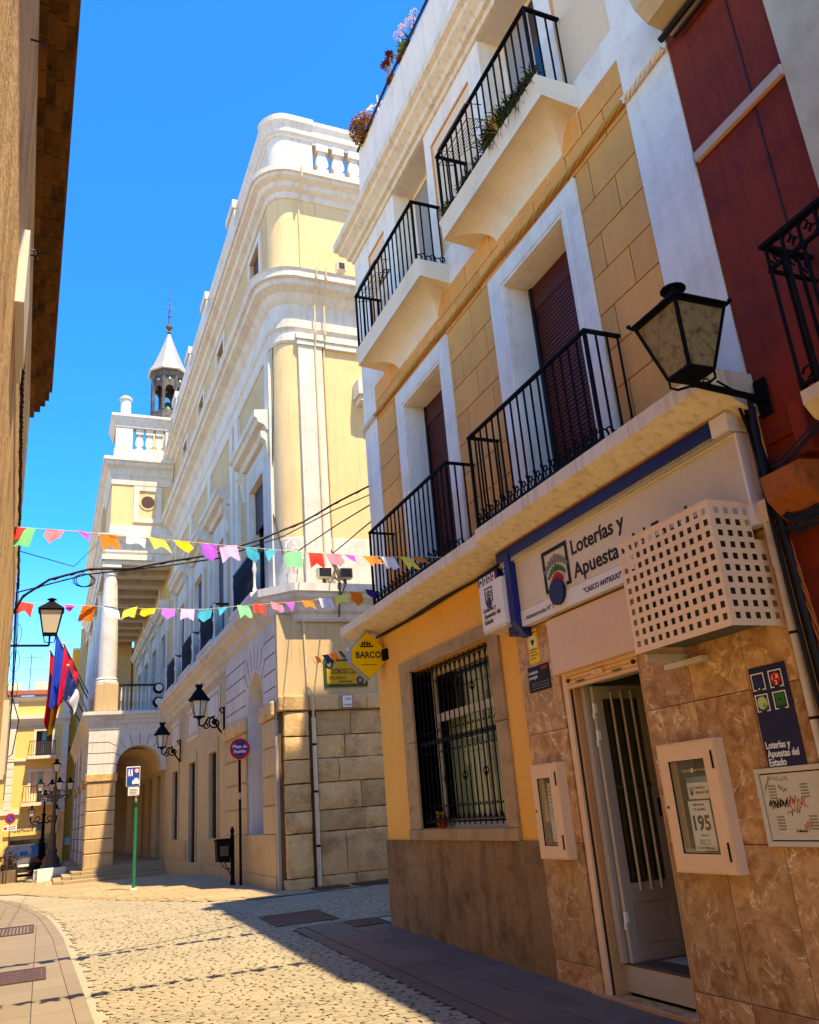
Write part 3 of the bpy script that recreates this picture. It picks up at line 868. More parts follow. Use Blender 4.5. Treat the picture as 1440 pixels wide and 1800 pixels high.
hoop = [(0, .05 * math.cos(a), .05 * math.sin(a)) for a in [math.radians(180 * k / 8) for k in range(9)]]
sp = 2.06 / (nb - 1)
for z, sg in ((1.52, -1), (2.24, 1), (2.38, -1), (3.07, 1)):
    for i in range(nb - 1):
        c = 7.88 + sp * (i + .5)
        hm.tube([(XG, c + p[1] * sp / .1 * .95, z + (p[2] * 2.0 * sg)) for p in hoop], .0065, 4)
        hm.tube([(XG, c - .03, z - .04 * sg), (XG, c, z - .065 * sg), (XG, c + .03, z - .04 * sg)], .006, 4)
hm.build('hoop_band', mat['black'], gr, kind='stuff')
kn = MB()
for k in range(4):
    a0 = math.pi / 2 * k
    kn.tube([(.028 * math.sin(math.pi * t / 8) * math.cos(a0 + t * .25), .028 * math.sin(math.pi * t / 8) * math.sin(a0 + t * .25), -.055 + .11 * t / 8) for t in range(9)], .006, 4)
kme = kn.mesh('basket_knot', mat['black'])
for i, z in ((4, 2.82), (9, 2.8), (3, 1.9), (7, 1.88), (11, 1.87)):
    link('basket_knot', kme, gr, (XG, 7.88 + sp * i, z))
gw = B('shop_window', mat['greypaint'], H, (4.58, 4.63, 7.82, 7.9, 1.32, 3.24), (4.58, 4.63, 9.92, 10.0, 1.32, 3.24), (4.58, 4.63, 7.9, 9.92, 1.32, 1.42), (4.58, 4.63, 7.9, 9.92, 3.16, 3.24), (4.575, 4.635, 7.9, 9.92, 2.58, 2.68), (4.58, 4.63, 8.68, 8.74, 1.42, 2.58))
B('pane', mat['glass'], gw, (4.6, 4.606, 7.9, 8.68, 1.42, 2.58))
B('pane', mat['glass'], gw, (4.6, 4.606, 8.74, 9.92, 1.42, 2.58))
B('pane', mat['glass'], gw, (4.6, 4.606, 7.9, 9.92, 2.68, 3.16))
cu = MB(); pts = []
for k in range(81):
    yy = 7.9 + 2.0 * k / 80
    pts.append((4.72 + .02 * math.sin(k * 1.35) + .008 * math.sin(k * .4), yy))
for i in range(80):
    (xa, ya), (xb, yb) = pts[i], pts[i + 1]
    cu.add([(xa, ya, 1.4), (xb, yb, 1.4), (xb, yb, 2.6), (xa, ya, 2.6)], [(0, 1, 2, 3)])
cu.build('curtain', M('grey_green_curtain', '#d6d4b8', .9, .1, 3, .1, 50), None, smooth=True, label='grey-green pleated curtain inside the grilled shop window', cat='curtain')
def pane_item(name, lab, cat, col, y0, y1, z0, z1, x=4.66):
    o = B(name, M(name + '_paper', col, .7, .15, 6, 0, fine=.25), None, (x, x + .003, y0, y1, z0, z1), label=lab, cat=cat)
    return o
pane_item('poster', 'pink and white leaflet stuck inside the window at mid height', 'poster', '#c8a08a', 8.1, 8.3, 2.0, 2.42)
pane_item('poster', 'pale notice stuck inside the right side of the grilled window', 'poster', '#cfc2a8', 7.93, 8.06, 1.9, 2.5)
pane_item('poster', 'reddish poster behind the top pane of the grilled window', 'poster', '#b57a62', 7.95, 8.5, 2.72, 3.1)
pane_item('poster', 'small blue and white card at the bottom of the window', 'poster', '#8fa0b8', 8.2, 8.42, 1.45, 1.6)
lv = MB(); z = 2.72
while z < 3.08: lv.box(4.68, 4.7, 8.75, 9.15, z, z + .022); z += .035
lv.box(4.7, 4.72, 8.73, 9.17, 2.7, 3.1)
lv.build('ventilation_louvre', mat['stripwhite'], None, label='white slatted ventilation louvre behind the top pane of the grilled window', cat='ventilation louvre')
pk = thing('flower_pot', 'small orange and yellow pot standing on the sill in the window corner', 'pot', (4.5, 9.78, 1.32))
MB().lathe([(.04, 0), (.065, .03), (.078, .07), (.07, .11), (.055, .13)], 4.46, 9.78, 12, 1.322).build('bowl', M('orange_glaze', '#c8400c', .4, .1), pk, smooth=True)
fl = MB()
for k in range(12):
    fl.blob((4.46 + random.uniform(-.05, .05), 9.78 + random.uniform(-.06, .06), 1.46 + random.uniform(-.01, .05)), .02, 5, 3, .3)
fl.build('flowers', M('yellow_flowers', '#c59a1c', .8, .3, 20), pk)

# painted cable bundle along the first-floor lintels
def twist(path, r, n, amp, turns, mt, **kw):
    m = MB(); P = [Vector(p) for p in path]
    L = [0]
    for a, b in zip(P, P[1:]): L.append(L[-1] + (b - a).length)
    N_ = max(12, int(L[-1] / .06))
    def at(s):
        for i in range(len(P) - 1):
            if s <= L[i + 1] or i == len(P) - 2:
                t = (s - L[i]) / max(1e-6, L[i + 1] - L[i]); return P[i].lerp(P[i + 1], t), (P[i + 1] - P[i]).normalized()
    for k in range(n):
        pts = []
        for i in range(N_ + 1):
            p, t = at(L[-1] * i / N_)
            u = t.cross(Vector((0, 0, 1)));
            if u.length < .1: u = t.cross(Vector((1, 0, 0)))
            u.normalize(); w = u.cross(t)
            a = 2 * math.pi * (k / n + turns * i / N_)
            q = amp * (1 + .4 * math.sin(i * .7 + k * 2))
            pts.append(p + u * math.cos(a) * q + w * math.sin(a) * q)
        m.tube(pts, r, 5)
    return m.build('cable_bundle', mt, None, smooth=True, **kw)
twist([(4.255, 4.3, 7.19), (4.255, 5.9, 7.165), (4.25, 6.6, 7.2), (4.255, 8.0, 7.19), (4.255, 9.2, 7.205), (4.255, 10.5, 7.19)], .011, 4, .016, 9, mat['rope'],
      label='ochre-painted twisted cable bundle running across the ochre house above the shuttered windows', cat='cable')
twist([(4.25, 3.75, 7.21), (4.25, 4.28, 7.19)], .013, 4, .02, 2, mat['white'], label='short white-painted cable bundle crossing the right corner pilaster', cat='cable')
twist([(4.25, 10.52, 7.19), (4.25, 11.03, 7.17), (4.28, 11.09, 7.1), (4.5, 11.09, 6.9)], .013, 3, .018, 2, mat['whiteclean'], label='white cable bundle turning round the left corner of the ochre house', cat='cable')
m = MB()
m.tube([(4.288, 11.15, 3.93), (4.285, 10, 3.915), (4.28, 9, 3.93), (4.285, 8, 3.91), (4.28, 7.35, 3.93)], .016, 5).tube([(4.28, 10.9, 3.91), (4.28, 9.5, 3.89), (4.28, 8.4, 3.905), (4.28, 7.4, 3.89)], .01, 5)
m.build('cable_bundle', mat['cable'], None, label='dark cables tucked under the left balcony slab above the ochre wall', cat='cable')

# ------------------------------------------------------------------ lottery shop front
RA = (0, -1, 0); UZ = (0, 0, 1)            # lettering on the street side of the ochre house reads towards -y
# marble facing, panel by panel
cols_r = [3.86, 4.28, 4.825, 5.37]; rows_m = [-.05, .23, 1.19, 2.15, 3.14]
for i in range(3):
    for j in range(4):
        B('marble_panel', mat['marble'], H, (4.268, 4.299, cols_r[i] + .0025, cols_r[i + 1] - .0025, rows_m[j] + .0025, rows_m[j + 1] - .0025), c=.002)
for j in range(4):
    B('marble_panel', mat['marble'], H, (4.266, 4.299, 6.52, 7.195, rows_m[j] + .0025, rows_m[j + 1] - .0025), c=.002)
B('marble_return', mat['marbleedge'], H, (4.2665, 4.44, 5.37, 5.385, 0, 2.6))
B('joint_backing', mat['joint'], H, (4.292, 4.2985, 3.86, 5.37, 0, 3.14), (4.292, 4.2985, 6.45, 7.195, 0, 3.14))

# door surround, step, door leaf, roller shutter
df = thing('shop_door', 'grey metal and glass shop door with three vertical bars, standing open inwards', 'door', (4.45, 6.25, .28))
yl = 6.25
m = MB().box(4.40, 4.97, yl - .02, yl + .02, .28, .40).box(4.40, 4.97, yl - .02, yl + .02, .72, .86).box(4.40, 4.97, yl - .02, yl + .02, 2.36, 2.47)
m.box(4.40, 4.49, yl - .02, yl + .02, .40, .72).box(4.88, 4.97, yl - .02, yl + .02, .40, .72).box(4.40, 4.49, yl - .02, yl + .02, .86, 2.36).box(4.88, 4.97, yl - .02, yl + .02, .86, 2.36)
m.build('frame', mat['alu'], df)
B('kick_panel', mat['alu'], df, (4.49, 4.88, yl - .008, yl + .008, .40, .72))
B('panel_moulding', mat['alu'], df, (4.50, 4.87, yl - .014, yl - .008, .41, .42), (4.50, 4.87, yl - .014, yl - .008, .70, .71), (4.50, 4.51, yl - .014, yl - .008, .42, .70), (4.86, 4.87, yl - .014, yl - .008, .42, .70))
B('pane', mat['glass'], df, (4.49, 4.88, yl - .003, yl + .003, .86, 2.36))
B('glazing_bar', mat['aludark'], df, (4.49, 4.88, yl - .012, yl + .012, 1.60, 1.63))
bar = MB().tube([(0, 0, 0), (0, 0, 1.62)], .013, 8).mesh('bar', mat['alu'], True)
for xx in (4.575, 4.685, 4.79): link('bar', bar, df, (xx, yl - .035, .80))
for zz in (2.28, 2.05, .62):
    B('hinge', mat['stripwhite'], df, (4.372, 4.40, yl - .05, yl - .022, zz - .04, zz + .04), (4.362, 4.372, yl - .045, yl - .024, zz - .09, zz - .04))
B('handle', mat['black'], df, (4.9, 4.94, yl - .06, yl - .021, 1.35, 1.5))
B('door_frame', mat['alu'], H, (4.36, 4.46, 6.30, 6.36, .28, 2.6), (4.44, 4.54, 5.386, 5.44, .28, 2.6), (4.44, 4.54, 5.44, 6.30, 2.5, 2.6))
B('door_reveal', mat['marbleedge'], H, (4.31, 4.44, 6.37, 6.425, .0, 2.6))
B('shutter_guide', mat['beige'], H, (4.275, 4.36, 6.425, 6.50, -.02, 2.62), c=.004)
B('guide_slot', mat['browndark'], H, (4.30, 4.33, 6.405, 6.4249, -.02, 2.62))
B('step_riser', mat['alu'], H, (4.40, 4.45, 5.386, 6.42, .07, .262))
B('threshold', mat['aludark'], H, (4.40, 4.62, 5.386, 6.42, .2621, .284))
B('entrance_step', mat['marble'], H, (4.255, 4.40, 5.375, 6.64, -.02, .05), c=.004)
B('step_nosing', mat['marbleedge'], H, (4.235, 4.2545, 5.375, 6.64, -.03, .052), c=.004)
hs = B('shutter_housing', mat['housing'], H, (4.20, 4.299, 5.30, 6.52, 2.615, 3.12), c=.006)
rs = MB(); z = 2.475
while z < 2.62:
    rs.prism([(4.285, z), (4.272, z + .008), (4.272, z + .028), (4.285, z + .036), (4.30, z + .036), (4.30, z)], 'y', 5.385, 6.425); z += .0365
sh = rs.build('roller_shutter', mat['beige'], H)
B('lock', mat['beige'], sh, (4.25, 4.2715, 5.84, 6.0, 2.53, 2.575), (4.245, 4.2499, 5.90, 5.94, 2.515, 2.56), c=.003)
for yy in (6.38, 5.43): MB().lathe([(.018, 0), (.02, .01), (.012, .02)], yy, 2.545, 10, 4.252, axis='x').build('bolt', mat['browndark'], sh)
for yy in (6.2, 5.66): B('pull', mat['browndark'], sh, (4.255, 4.2719, yy - .06, yy + .06, 2.515, 2.522))

# long illuminated sign above the shop
sg = thing('shop_sign', 'long cream lottery shop sign with blue top strip and brown lettering above the door', 'shop sign', (4.2, 5.4, 3.15))
B('face', mat['signwhite'], sg, (4.17, 4.265, 3.84, 6.88, 3.302, 3.79))
B('lower_strip', mat['stripwhite'], sg, (4.164, 4.265, 3.84, 6.88, 3.15, 3.298))
B('trim', mat['stripwhite'], sg, (4.16, 4.27, 3.84, 6.88, 3.792, 3.806), (4.16, 4.27, 3.815, 3.839, 3.15, 3.806))
B('hood', mat['signblue'], sg, (4.105, 4.27, 3.98, 7.14, 3.85, 3.95), c=.006)
B('hood_edge', mat['terracotta'], sg, (4.10, 4.12, 3.98, 7.14, 3.951, 3.957))
gm = MB().box(4.13, 4.27, 3.84, 7.12, 3.809, 3.815)
yy = 3.86
while yy < 7.1: gm.box(4.128, 4.136, yy, yy + .011, 3.815, 3.849); yy += .022
gm.build('vent_grille', mat['greypaint'], sg)
B('end_cap', mat['stripwhite'], sg, (4.10, 4.27, 3.815, 3.975, 3.82, 3.952), c=.004)
fin = MB().prism([(4.10, 3.92), (4.27, 3.92), (4.27, 3.06), (4.20, 3.06), (4.10, 3.2)], 'y', 6.885, 6.98).build('end_panel', mat['signblue'], sg)
B('end_panel', mat['signblue'], sg, (4.15, 4.27, 6.981, 7.13, 3.10, 3.849), c=.005)
B('side_bracket', mat['cage'], sg, (4.20, 4.285, 3.74, 3.814, 3.15, 3.30))
for (a, bb) in ((3.78, mat['inkwhite']), (3.70, mat['inkwhite'])):
    st = B('icon_sticker', bb, sg, (4.146, 4.1495, 7.02, 7.09, a - .03, a + .03))
    MB().lathe([(.018, 0), (.018, .002)], 7.055, a, 10, 4.143, axis='x').build('mark', mat['inkred'] if a < 3.75 else mat['inkblack'], st)
text('Loterías y', .185, mat['lettering'], sg, (4.1685, 5.905, 3.575), RA, UZ, width=.775, bold=.004)
text('Apuestas del Estado', .185, mat['lettering'], sg, (4.1685, 5.915, 3.365), RA, UZ, width=1.62, bold=.004)
text('"CASCO ANTIGUO"', .062, mat['inkblack'], sg, (4.1625, 5.80, 3.2), RA, UZ, width=.54, bold=.0012)
text('Administración Nº 3', .06, mat['lettering'], sg, (4.1625, 6.79, 3.195), RA, UZ, width=.5)
def lottery_logo(parent, x, yc, zb, s, dark=None):
    """open black bracket, three fans of strokes and a round ball; zb is the ball centre, s its radius"""
    k = s / .12
    B('logo_frame', mat['inkblack'], parent, (x - .004 * k, x, yc + .18 * k, yc + .215 * k, zb + .03 * k, zb + .43 * k), (x - .004 * k, x, yc - .215 * k, yc - .18 * k, zb + .03 * k, zb + .43 * k),
      (x - .004 * k, x, yc - .18 * k, yc + .18 * k, zb + .395 * k, zb + .43 * k), (x - .004 * k, x, yc + .14 * k, yc + .18 * k, zb + .03 * k, zb + .06 * k), (x - .004 * k, x, yc - .18 * k, yc - .14 * k, zb + .03 * k, zb + .06 * k))
    for m_, r0, r1 in ((mat['inkred'], .125, .19), (mat['inkgreen'], .2, .265), (mat['inkgrey'], .275, .36)):
        f = MB()
        for i in range(9):
            a = math.radians(50 + 80 * i / 8); da = math.radians(3.4)
            q = [(r0, a - da), (r1 * (1 - .12 * abs(i - 4) / 4), a - da), (r1 * (1 - .12 * abs(i - 4) / 4), a + da), (r0, a + da)]
            f.prism([(yc - r * k * math.cos(t) * (.95), zb + r * k * math.sin(t)) for r, t in q], 'x', x - .005 * k, x - .001 * k)
        f.build('logo_fan', m_, parent)
    MB().lathe([(s, 0), (s, .028 * k), (s * .96, .034 * k)], yc, zb, 24, x - .036 * k, axis='x').build('logo_ball', mat['navy'], parent)
lottery_logo(sg, 4.166, 6.175, 3.31, .118)

# white projecting light box beside the sign
lb = thing('light_box_sign', 'small white box sign with lottery logo next to the blue end of the shop sign', 'light box', (4.17, 7.24, 3.2))
B('box', mat['stripwhite'], lb, (4.052, 4.27, 7.0, 7.47, 3.22, 3.69), c=.006)
B('base_lens', mat['lampwhite'], lb, (4.06, 4.26, 7.01, 7.46, 3.19, 3.2195))
lottery_logo(lb, 4.05, 7.27, 3.475, .046)
for i, t in enumerate(('Loterías y', 'Apuestas del', 'Estado')):
    text(t, .066, mat['inkblack'], lb, (4.0505, 7.41, 3.40 - .062 * i), RA, UZ, width=(.26, .34, .18)[i], bold=.001)
B('back_panel', mat['navy'], lb, (4.10, 4.2, 7.14, 7.56, 3.70, 3.80))
for i, m_ in enumerate((mat['inkblack'], mat['inkgrey'], mat['inkred'], mat['inkred'])):
    st = B('icon_sticker', mat['inkwhite'], lb, (4.095, 4.0995, 7.49 - i * .09 - .03, 7.49 - i * .09 + .03, 3.715, 3.79))
    MB().lathe([(.02, 0), (.02, .002)], 7.49 - i * .09, 3.752, 8, 4.0925, axis='x').build('mark', m_, st)

# perforated air-conditioner cage and the unit in it
cg = thing('air_conditioner_cage', 'beige perforated metal cage boxed over an air conditioner beneath the shop sign', 'metal cage', (4.05, 4.35, 2.49))
XC = 3.83; YC0 = 3.87; YC1 = 4.835
hol = [(3.915 + .0785 * i - .02, 3.915 + .0785 * i + .02, 2.555 + .0772 * j - .021, 2.555 + .0772 * j + .021, .003) for i in range(12) for j in range(10)]
MB().wall('x', XC, YC0, YC1, 2.49, 3.315, hol).build('front_panel', mat['cage'], cg)
m = MB()
hs_ = [(3.895 + .082 * i - .021, 3.895 + .082 * i + .021, 2.555 + .0772 * j - .021, 2.555 + .0772 * j + .021, .003) for i in range(4) for j in range(10)]
m.wall('y', YC0, XC, 4.17, 2.49, 3.315, hs_)
m.wall('y', YC0, 4.17, 4.29, 2.49, 3.06, [(4.223 - .021, 4.223 + .021, 2.555 + .0772 * j - .021, 2.555 + .0772 * j + .021, .003) for j in range(6)])
m.build('side_panel', mat['cage'], cg)
m = MB().wall('y', YC1, XC, 4.29, 2.49, 3.13, [(3.895 + .082 * i - .021, 3.895 + .082 * i + .021, 2.555 + .0772 * j - .021, 2.555 + .0772 * j + .021, .003) for i in range(5) for j in range(7)])
m.build('side_panel', mat['cage'], cg)
B('rim', mat['cage'], cg, (XC - .004, XC + .03, YC0, YC1, 3.3152, 3.319), (XC + .03, 4.17, YC0 - .004, YC0 + .03, 3.3152, 3.319))
B('fixing_flange', mat['cage'], cg, (4.2905, 4.2935, 3.80, YC0, 2.49, 3.05))
for z in (2.62, 2.8, 2.95): MB().lathe([(.008, 0), (.008, .006), (.004, .009)], YC0 - .03, z, 8, 4.281, axis='x').build('bolt', mat['pipe'], cg)
B('bracket', mat['greypaint'], cg, (3.9, 4.268, 4.80, 4.83, 2.44, 2.488), (4.2, 4.267, 4.6, 5.0, 2.40, 2.4395))
ac = thing('air_conditioner', 'dark air-conditioner unit half seen through the holes of the cage', 'air conditioner', (4.1, 4.35, 2.55))
B('casing', M('old_grey_casing', '#5e5644', .7, .15, 4, 0), ac, (3.90, 4.262, 3.93, 4.78, 2.53, 3.26), c=.01)
fg = MB()
for r in (.06, .11, .16, .21): fg.tube([(3.895, 4.42 + r * math.cos(a), 2.82 + r * math.sin(a)) for a in [2 * math.pi * k / 20 for k in range(20)]], .004, 4, True)
fg.build('fan_guard', mat['dark'], ac)

# stickers and blue vertical sign
ys = thing('security_sticker', 'yellow camera surveillance sticker on the marble left of the door', 'sticker', (4.264, 6.93, 2.81))
B('sheet', mat['yellow'], ys, (4.262, 4.2655, 6.80, 6.985, 2.80, 3.12))
B('camera_box', mat['inkwhite'], ys, (4.260, 4.2618, 6.835, 6.95, 2.95, 3.06))
B('camera_mark', mat['inkblack'], ys, (4.2585, 4.2598, 6.86, 6.92, 2.99, 3.02), (4.2585, 4.2598, 6.875, 6.905, 2.965, 2.9899))
for z, w in ((3.085, .15), (2.925, .14), (2.90, .12), (2.87, .14), (2.84, .1)): B('fine_print', mat['inkblack'], ys, (4.2608, 4.2618, 6.965 - w, 6.965, z, z + .008))
bs = thing('alarm_sticker', 'black protected-premises alarm sticker under the yellow sticker', 'sticker', (4.264, 6.86, 2.55))
B('sheet', mat['inkblack'], bs, (4.262, 4.2655, 6.66, 7.05, 2.53, 2.77))
text('Instalación', .045, mat['inkwhite'], bs, (4.2615, 7.03, 2.70), RA, UZ, width=.17)
text('protegida', .045, mat['inkwhite'], bs, (4.2615, 7.03, 2.655), RA, UZ, width=.15)
for i in range(3): MB().lathe([(.017, 0), (.017, .002)], 6.78 - i * .037, 2.735, 10, 4.259, axis='x').build('red_dot', mat['inkred'], bs)
for i in range(3): B('fine_print', mat['inkgrey'], bs, (4.2605, 4.2618, 6.69, 7.0, 2.555 + .025 * i, 2.561 + .025 * i))
vb = thing('vertical_blue_sign', 'tall navy sign with four lottery game icons and white lettering on the marble', 'sign', (4.26, 4.1, 1.66))
B('panel', mat['navy'], vb, (4.258, 4.2665, 3.945, 4.255, 1.60, 2.28), c=.002)
XV = 4.2575
def icon(yc, zc, kind):
    s = .055
    B('icon_frame', mat['inkwhite'], vb, (XV - .002, XV, yc + s - .007, yc + s, zc - s, zc + s), (XV - .002, XV, yc - s, yc - s + .007, zc - s, zc + s), (XV - .002, XV, yc - s + .007, yc + s - .007, zc + s - .007, zc + s),
      (XV - .002, XV, yc + s - .03, yc + s - .007, zc - s, zc - s + .007), (XV - .002, XV, yc - s + .007, yc - s + .03, zc - s, zc - s + .007))
    disc = lambda r, m_, dx=0, dy=0, dz=0: MB().lathe([(r, 0), (r, .002)], yc + dy, zc + dz, 18, XV - .0025 - dx, axis='x').build('icon_mark', m_, vb)
    if kind == 0:
        disc(.038, mat['inkblue'])
        for i in range(-2, 3): B('icon_mark', mat['navy'], vb, (XV - .0045, XV - .003, yc + i * .013 - .0015, yc + i * .013 + .0015, zc - .034, zc + .034))
        for i in (-1, 1): B('icon_mark', mat['navy'], vb, (XV - .0046, XV - .003, yc - .036, yc + .036, zc + i * .012 - .0015, zc + i * .012 + .0015))
        B('icon_mark', mat['inkwhite'], vb, (XV - .0045, XV - .003, yc - .007, yc + .007, zc - .05, zc - .042))
    elif kind == 1:
        MB().lathe([(.043, 0), (.043, .002)], yc, zc, 7, XV - .0025, axis='x').build('icon_mark', mat['inkred'], vb)
        for t, dy, dz in (('1', .026, -.005), ('X', .0, .0), ('2', .008, -.038)): text(t, .038, mat['inkwhite'], vb, (XV - .0035, yc + dy, zc + dz), RA, UZ, bold=.0008, thick=.001)
    elif kind == 2:
        disc(.042, mat['inklime']); disc(.016, mat['inkgreen'], .001, -.015, -.02)
        for i in range(-3, 4): B('icon_mark', mat['inkwhite'], vb, (XV - .0047, XV - .0038, yc - .03, yc + .03, zc + i * .01 - .0012, zc + i * .01 + .0012))
    else:
        for a in (-1, 1):
            for b in (-1, 1): disc(.021, mat['inkgreen'], 0, a * .02, b * .02 + .005)
        B('icon_mark', mat['inkgreen'], vb, (XV - .0045, XV - .0025, yc - .012, yc - .006, zc - .05, zc - .02))
for (yc, zc, kd) in ((4.185, 2.185, 0), (4.035, 2.185, 1), (4.185, 2.05, 2), (4.035, 2.05, 3)): icon(yc, zc, kd)
for i, (t, w) in enumerate((('Loterías y', .2), ('Apuestas del', .255), ('Estado', .14))):
    text(t, .062, mat['inkwhite'], vb, (XV, 4.235, 1.765 - .053 * i), RA, UZ, width=w, bold=.0012)

# wall display cases
def case(y0, y1, z0, z1, gy0, gy1, gz0, gz1, lab):
    o = thing('display_case', lab, 'display case', (4.25, (y0 + y1) / 2, z0), 'wall display cases beside the shop door')
    xf = 4.185
    m = MB().box(xf + .005, 4.266, y0, y0 + .03, z0, z1).box(xf + .005, 4.266, y1 - .03, y1, z0, z1).box(xf + .005, 4.266, y0 + .03, y1 - .03, z0, z0 + .03).box(xf + .005, 4.266, y0 + .03, y1 - .03, z1 - .03, z1)
    m.box(4.252, 4.266, y0 + .03, y1 - .03, z0 + .03, z1 - .03)
    m.build('carcass', mat['beige'], o)
    d = MB().box(xf - .012, xf + .0048, y0 + .012, gy0, z0 + .012, z1 - .012).box(xf - .012, xf + .0048, gy1, y1 - .012, z0 + .012, z1 - .012)
    d.box(xf - .012, xf + .0048, gy0, gy1, z0 + .012, gz0).box(xf - .012, xf + .0048, gy0, gy1, gz1, z1 - .012)
    f = d.build('door', mat['beige'], o)
    B('outer_rim', mat['beige'], o, (xf - .006, xf + .004, y0, y0 + .011, z0, z1), (xf - .006, xf + .004, y1 - .011, y1, z0, z1), (xf - .006, xf + .004, y0 + .011, y1 - .011, z0, z0 + .011), (xf - .006, xf + .004, y0 + .011, y1 - .011, z1 - .011, z1))
    B('gasket', mat['black'], f, (xf - .0085, xf + .002, gy0 - .0005, gy0 + .006, gz0, gz1), (xf - .0085, xf + .002, gy1 - .006, gy1 + .0005, gz0, gz1), (xf - .0085, xf + .002, gy0 + .006, gy1 - .006, gz0 - .0005, gz0 + .006), (xf - .0085, xf + .002, gy0 + .006, gy1 - .006, gz1 - .006, gz1 + .0005))
    B('pane', mat['glassclear'], f, (xf - .005, xf - .002, gy0 + .006, gy1 - .006, gz0 + .006, gz1 - .006))
    for z in (z1 - .14, z0 + .14): B('hinge', mat['black'], f, (xf - .022, xf - .0125, y0 + .03, y0 + .045, z - .06, z + .06), c=.003)
    MB().lathe([(.01, 0), (.01, .006)], y1 - .035, (z0 + z1) / 2, 10, xf - .018, axis='x').build('keyhole', mat['browndark'], f)
    return o
c2 = case(4.615, 5.225, 1.01, 1.88, 4.74, 5.115, 1.135, 1.755, 'beige wall display case with the large 195 poster, right of the shop door')
XP = 4.245
B('poster_sheet', M('dark_poster', '#2a2320', .6, .4, 6, 0, dirt='#39406a', dirt_amt=.7, dirt_scale=5), c2, (XP, XP + .003, 4.745, 5.11, 1.14, 1.75))
B('poster_sheet', M('blue_poster_band', '#4e88a8', .6, .2, 5, 0), c2, (XP - .003, XP - .0005, 4.745, 5.03, 1.603, 1.635))
B('poster_sheet', mat['stripwhite'], c2, (XP - .004, XP - .001, 4.745, 5.035, 1.49, 1.60))
lottery_logo(c2, XP - .0045, 4.995, 1.525, .012)
text('Loterías y', .028, mat['inkblack'], c2, (XP - .0045, 4.955, 1.557), RA, UZ, width=.1)
text('Apuestas del Estado', .028, mat['inkblack'], c2, (XP - .0045, 4.955, 1.525), RA, UZ, width=.2)
text('El Gordo', .026, mat['inkwhite'], c2, (XP - .0015, 5.06, 1.675), RA, UZ, width=.085)
text('de la Primitiva', .026, mat['inkwhite'], c2, (XP - .0015, 4.93, 1.675), RA, UZ, width=.14)
MB().lathe([(.017, 0), (.017, .002)], 4.955, 1.683, 12, XP - .0035, axis='x').build('poster_mark', mat['inkwhite'], c2)
B('notice', mat['inkwhite'], c2, (XP - .009, XP - .006, 4.83, 5.05, 1.15, 1.478))
for t, s, yy, zz, w, bd in (('este viernes', .026, 5.0, 1.445, .11, .0006), ('21 de JUNIO', .026, 5.0, 1.412, .12, .0006), ('195', .135, 5.025, 1.285, .17, .0045), ('millones', .018, 4.975, 1.245, .08, 0), ('B O T E', .04, 4.99, 1.195, .1, .0006), ('Euro Millones', .02, 5.02, 1.163, .16, .0003)):
    text(t, s, mat['inkblack'], c2, (XP - .0092, yy, zz), RA, UZ, width=w, bold=bd, thick=.001)
B('notice_rule', mat['inkblack'], c2, (XP - .0102, XP - .0092, 4.885, 4.99, 1.188, 1.191))
c1 = case(6.62, 7.085, 1.06, 1.87, 6.76, 6.985, 1.17, 1.745, 'beige wall display case with printed lists, left of the shop door')
B('poster_sheet', mat['inkgrey'], c1, (XP, XP + .003, 6.765, 6.98, 1.175, 1.74))
B('notice', mat['inkwhite'], c1, (XP - .006, XP - .003, 6.775, 6.93, 1.2, 1.70))
for i in range(15): B('printed_line', mat['inkgrey'], c1, (XP - .0072, XP - .0062, 6.79, 6.90 + random.uniform(-.03, .02), 1.22 + .031 * i, 1.227 + .031 * i))

# grey electricity cabinet with graffiti, let into the marble
cb = thing('meter_cabinet', 'grey meter cabinet door covered with scribbled graffiti tags', 'meter cabinet', (4.26, 4.0, 1.18))
B('frame', mat['greypaint'], cb, (4.245, 4.2655, 3.60, 4.38, 1.18, 1.212), (4.245, 4.2655, 3.60, 4.38, 1.618, 1.65), (4.245, 4.2655, 4.345, 4.38, 1.212, 1.618), (4.245, 4.2655, 3.60, 3.64, 1.212, 1.618), c=.003)
B('gap', mat['black'], cb, (4.2625, 4.266, 3.64, 4.345, 1.212, 1.618))
B('door', mat['greypaint'], cb, (4.252, 4.2624, 3.648, 4.337, 1.22, 1.610))
for (yc, zc) in ((4.255, 1.5), (4.235, 1.315), (4.0, 1.5), (3.98, 1.315)):
    for k in range(5): B('vent_slot', mat['inkgrey'], cb, (4.2495, 4.2518, yc - .03, yc + .03, zc - .036 + .018 * k, zc - .028 + .018 * k))
XG2 = 4.2515
def scrib(pts, r, m_, nm='graffiti'):
    return MB().tube([(XG2 - .0006, 4.335 - u, 1.22 + v) for u, v in pts], r, 4).build(nm, m_, cb)
rg = random.Random(21)
def tagline(u0, v0, n, dx, amp, r, m_, slope=0):
    pts = []
    for k in range(n):
        pts.append((u0 + dx * k * .5 + rg.uniform(-.006, .006), v0 + slope * k + (amp if k % 2 else 0) + rg.uniform(-amp * .35, amp * .35)))
    scrib(pts, r, m_)
tagline(.035, .20, 16, .021, .035, .0042, mat['inkblack'])
tagline(.04, .195, 14, .024, .04, .003, mat['inkblack'])
tagline(.02, .28, 10, .013, .03, .0012, mat['inkgrey'], .009)
tagline(.06, .355, 20, .018, .022, .0012, mat['inkgrey'], -.0006)
tagline(.13, .30, 8, .02, .03, .0018, mat['inkblack'], -.004)
tagline(.165, .14, 12, .02, .032, .0016, mat['inkblack'], .002)
tagline(.20, .2, 12, .022, .045, .0025, mat['inkred'], .001)
tagline(.22, .17, 9, .03, .05, .002, mat['inkred'])
tagline(.27, .06, 8, .02, .05, .0022, mat['inkred'])
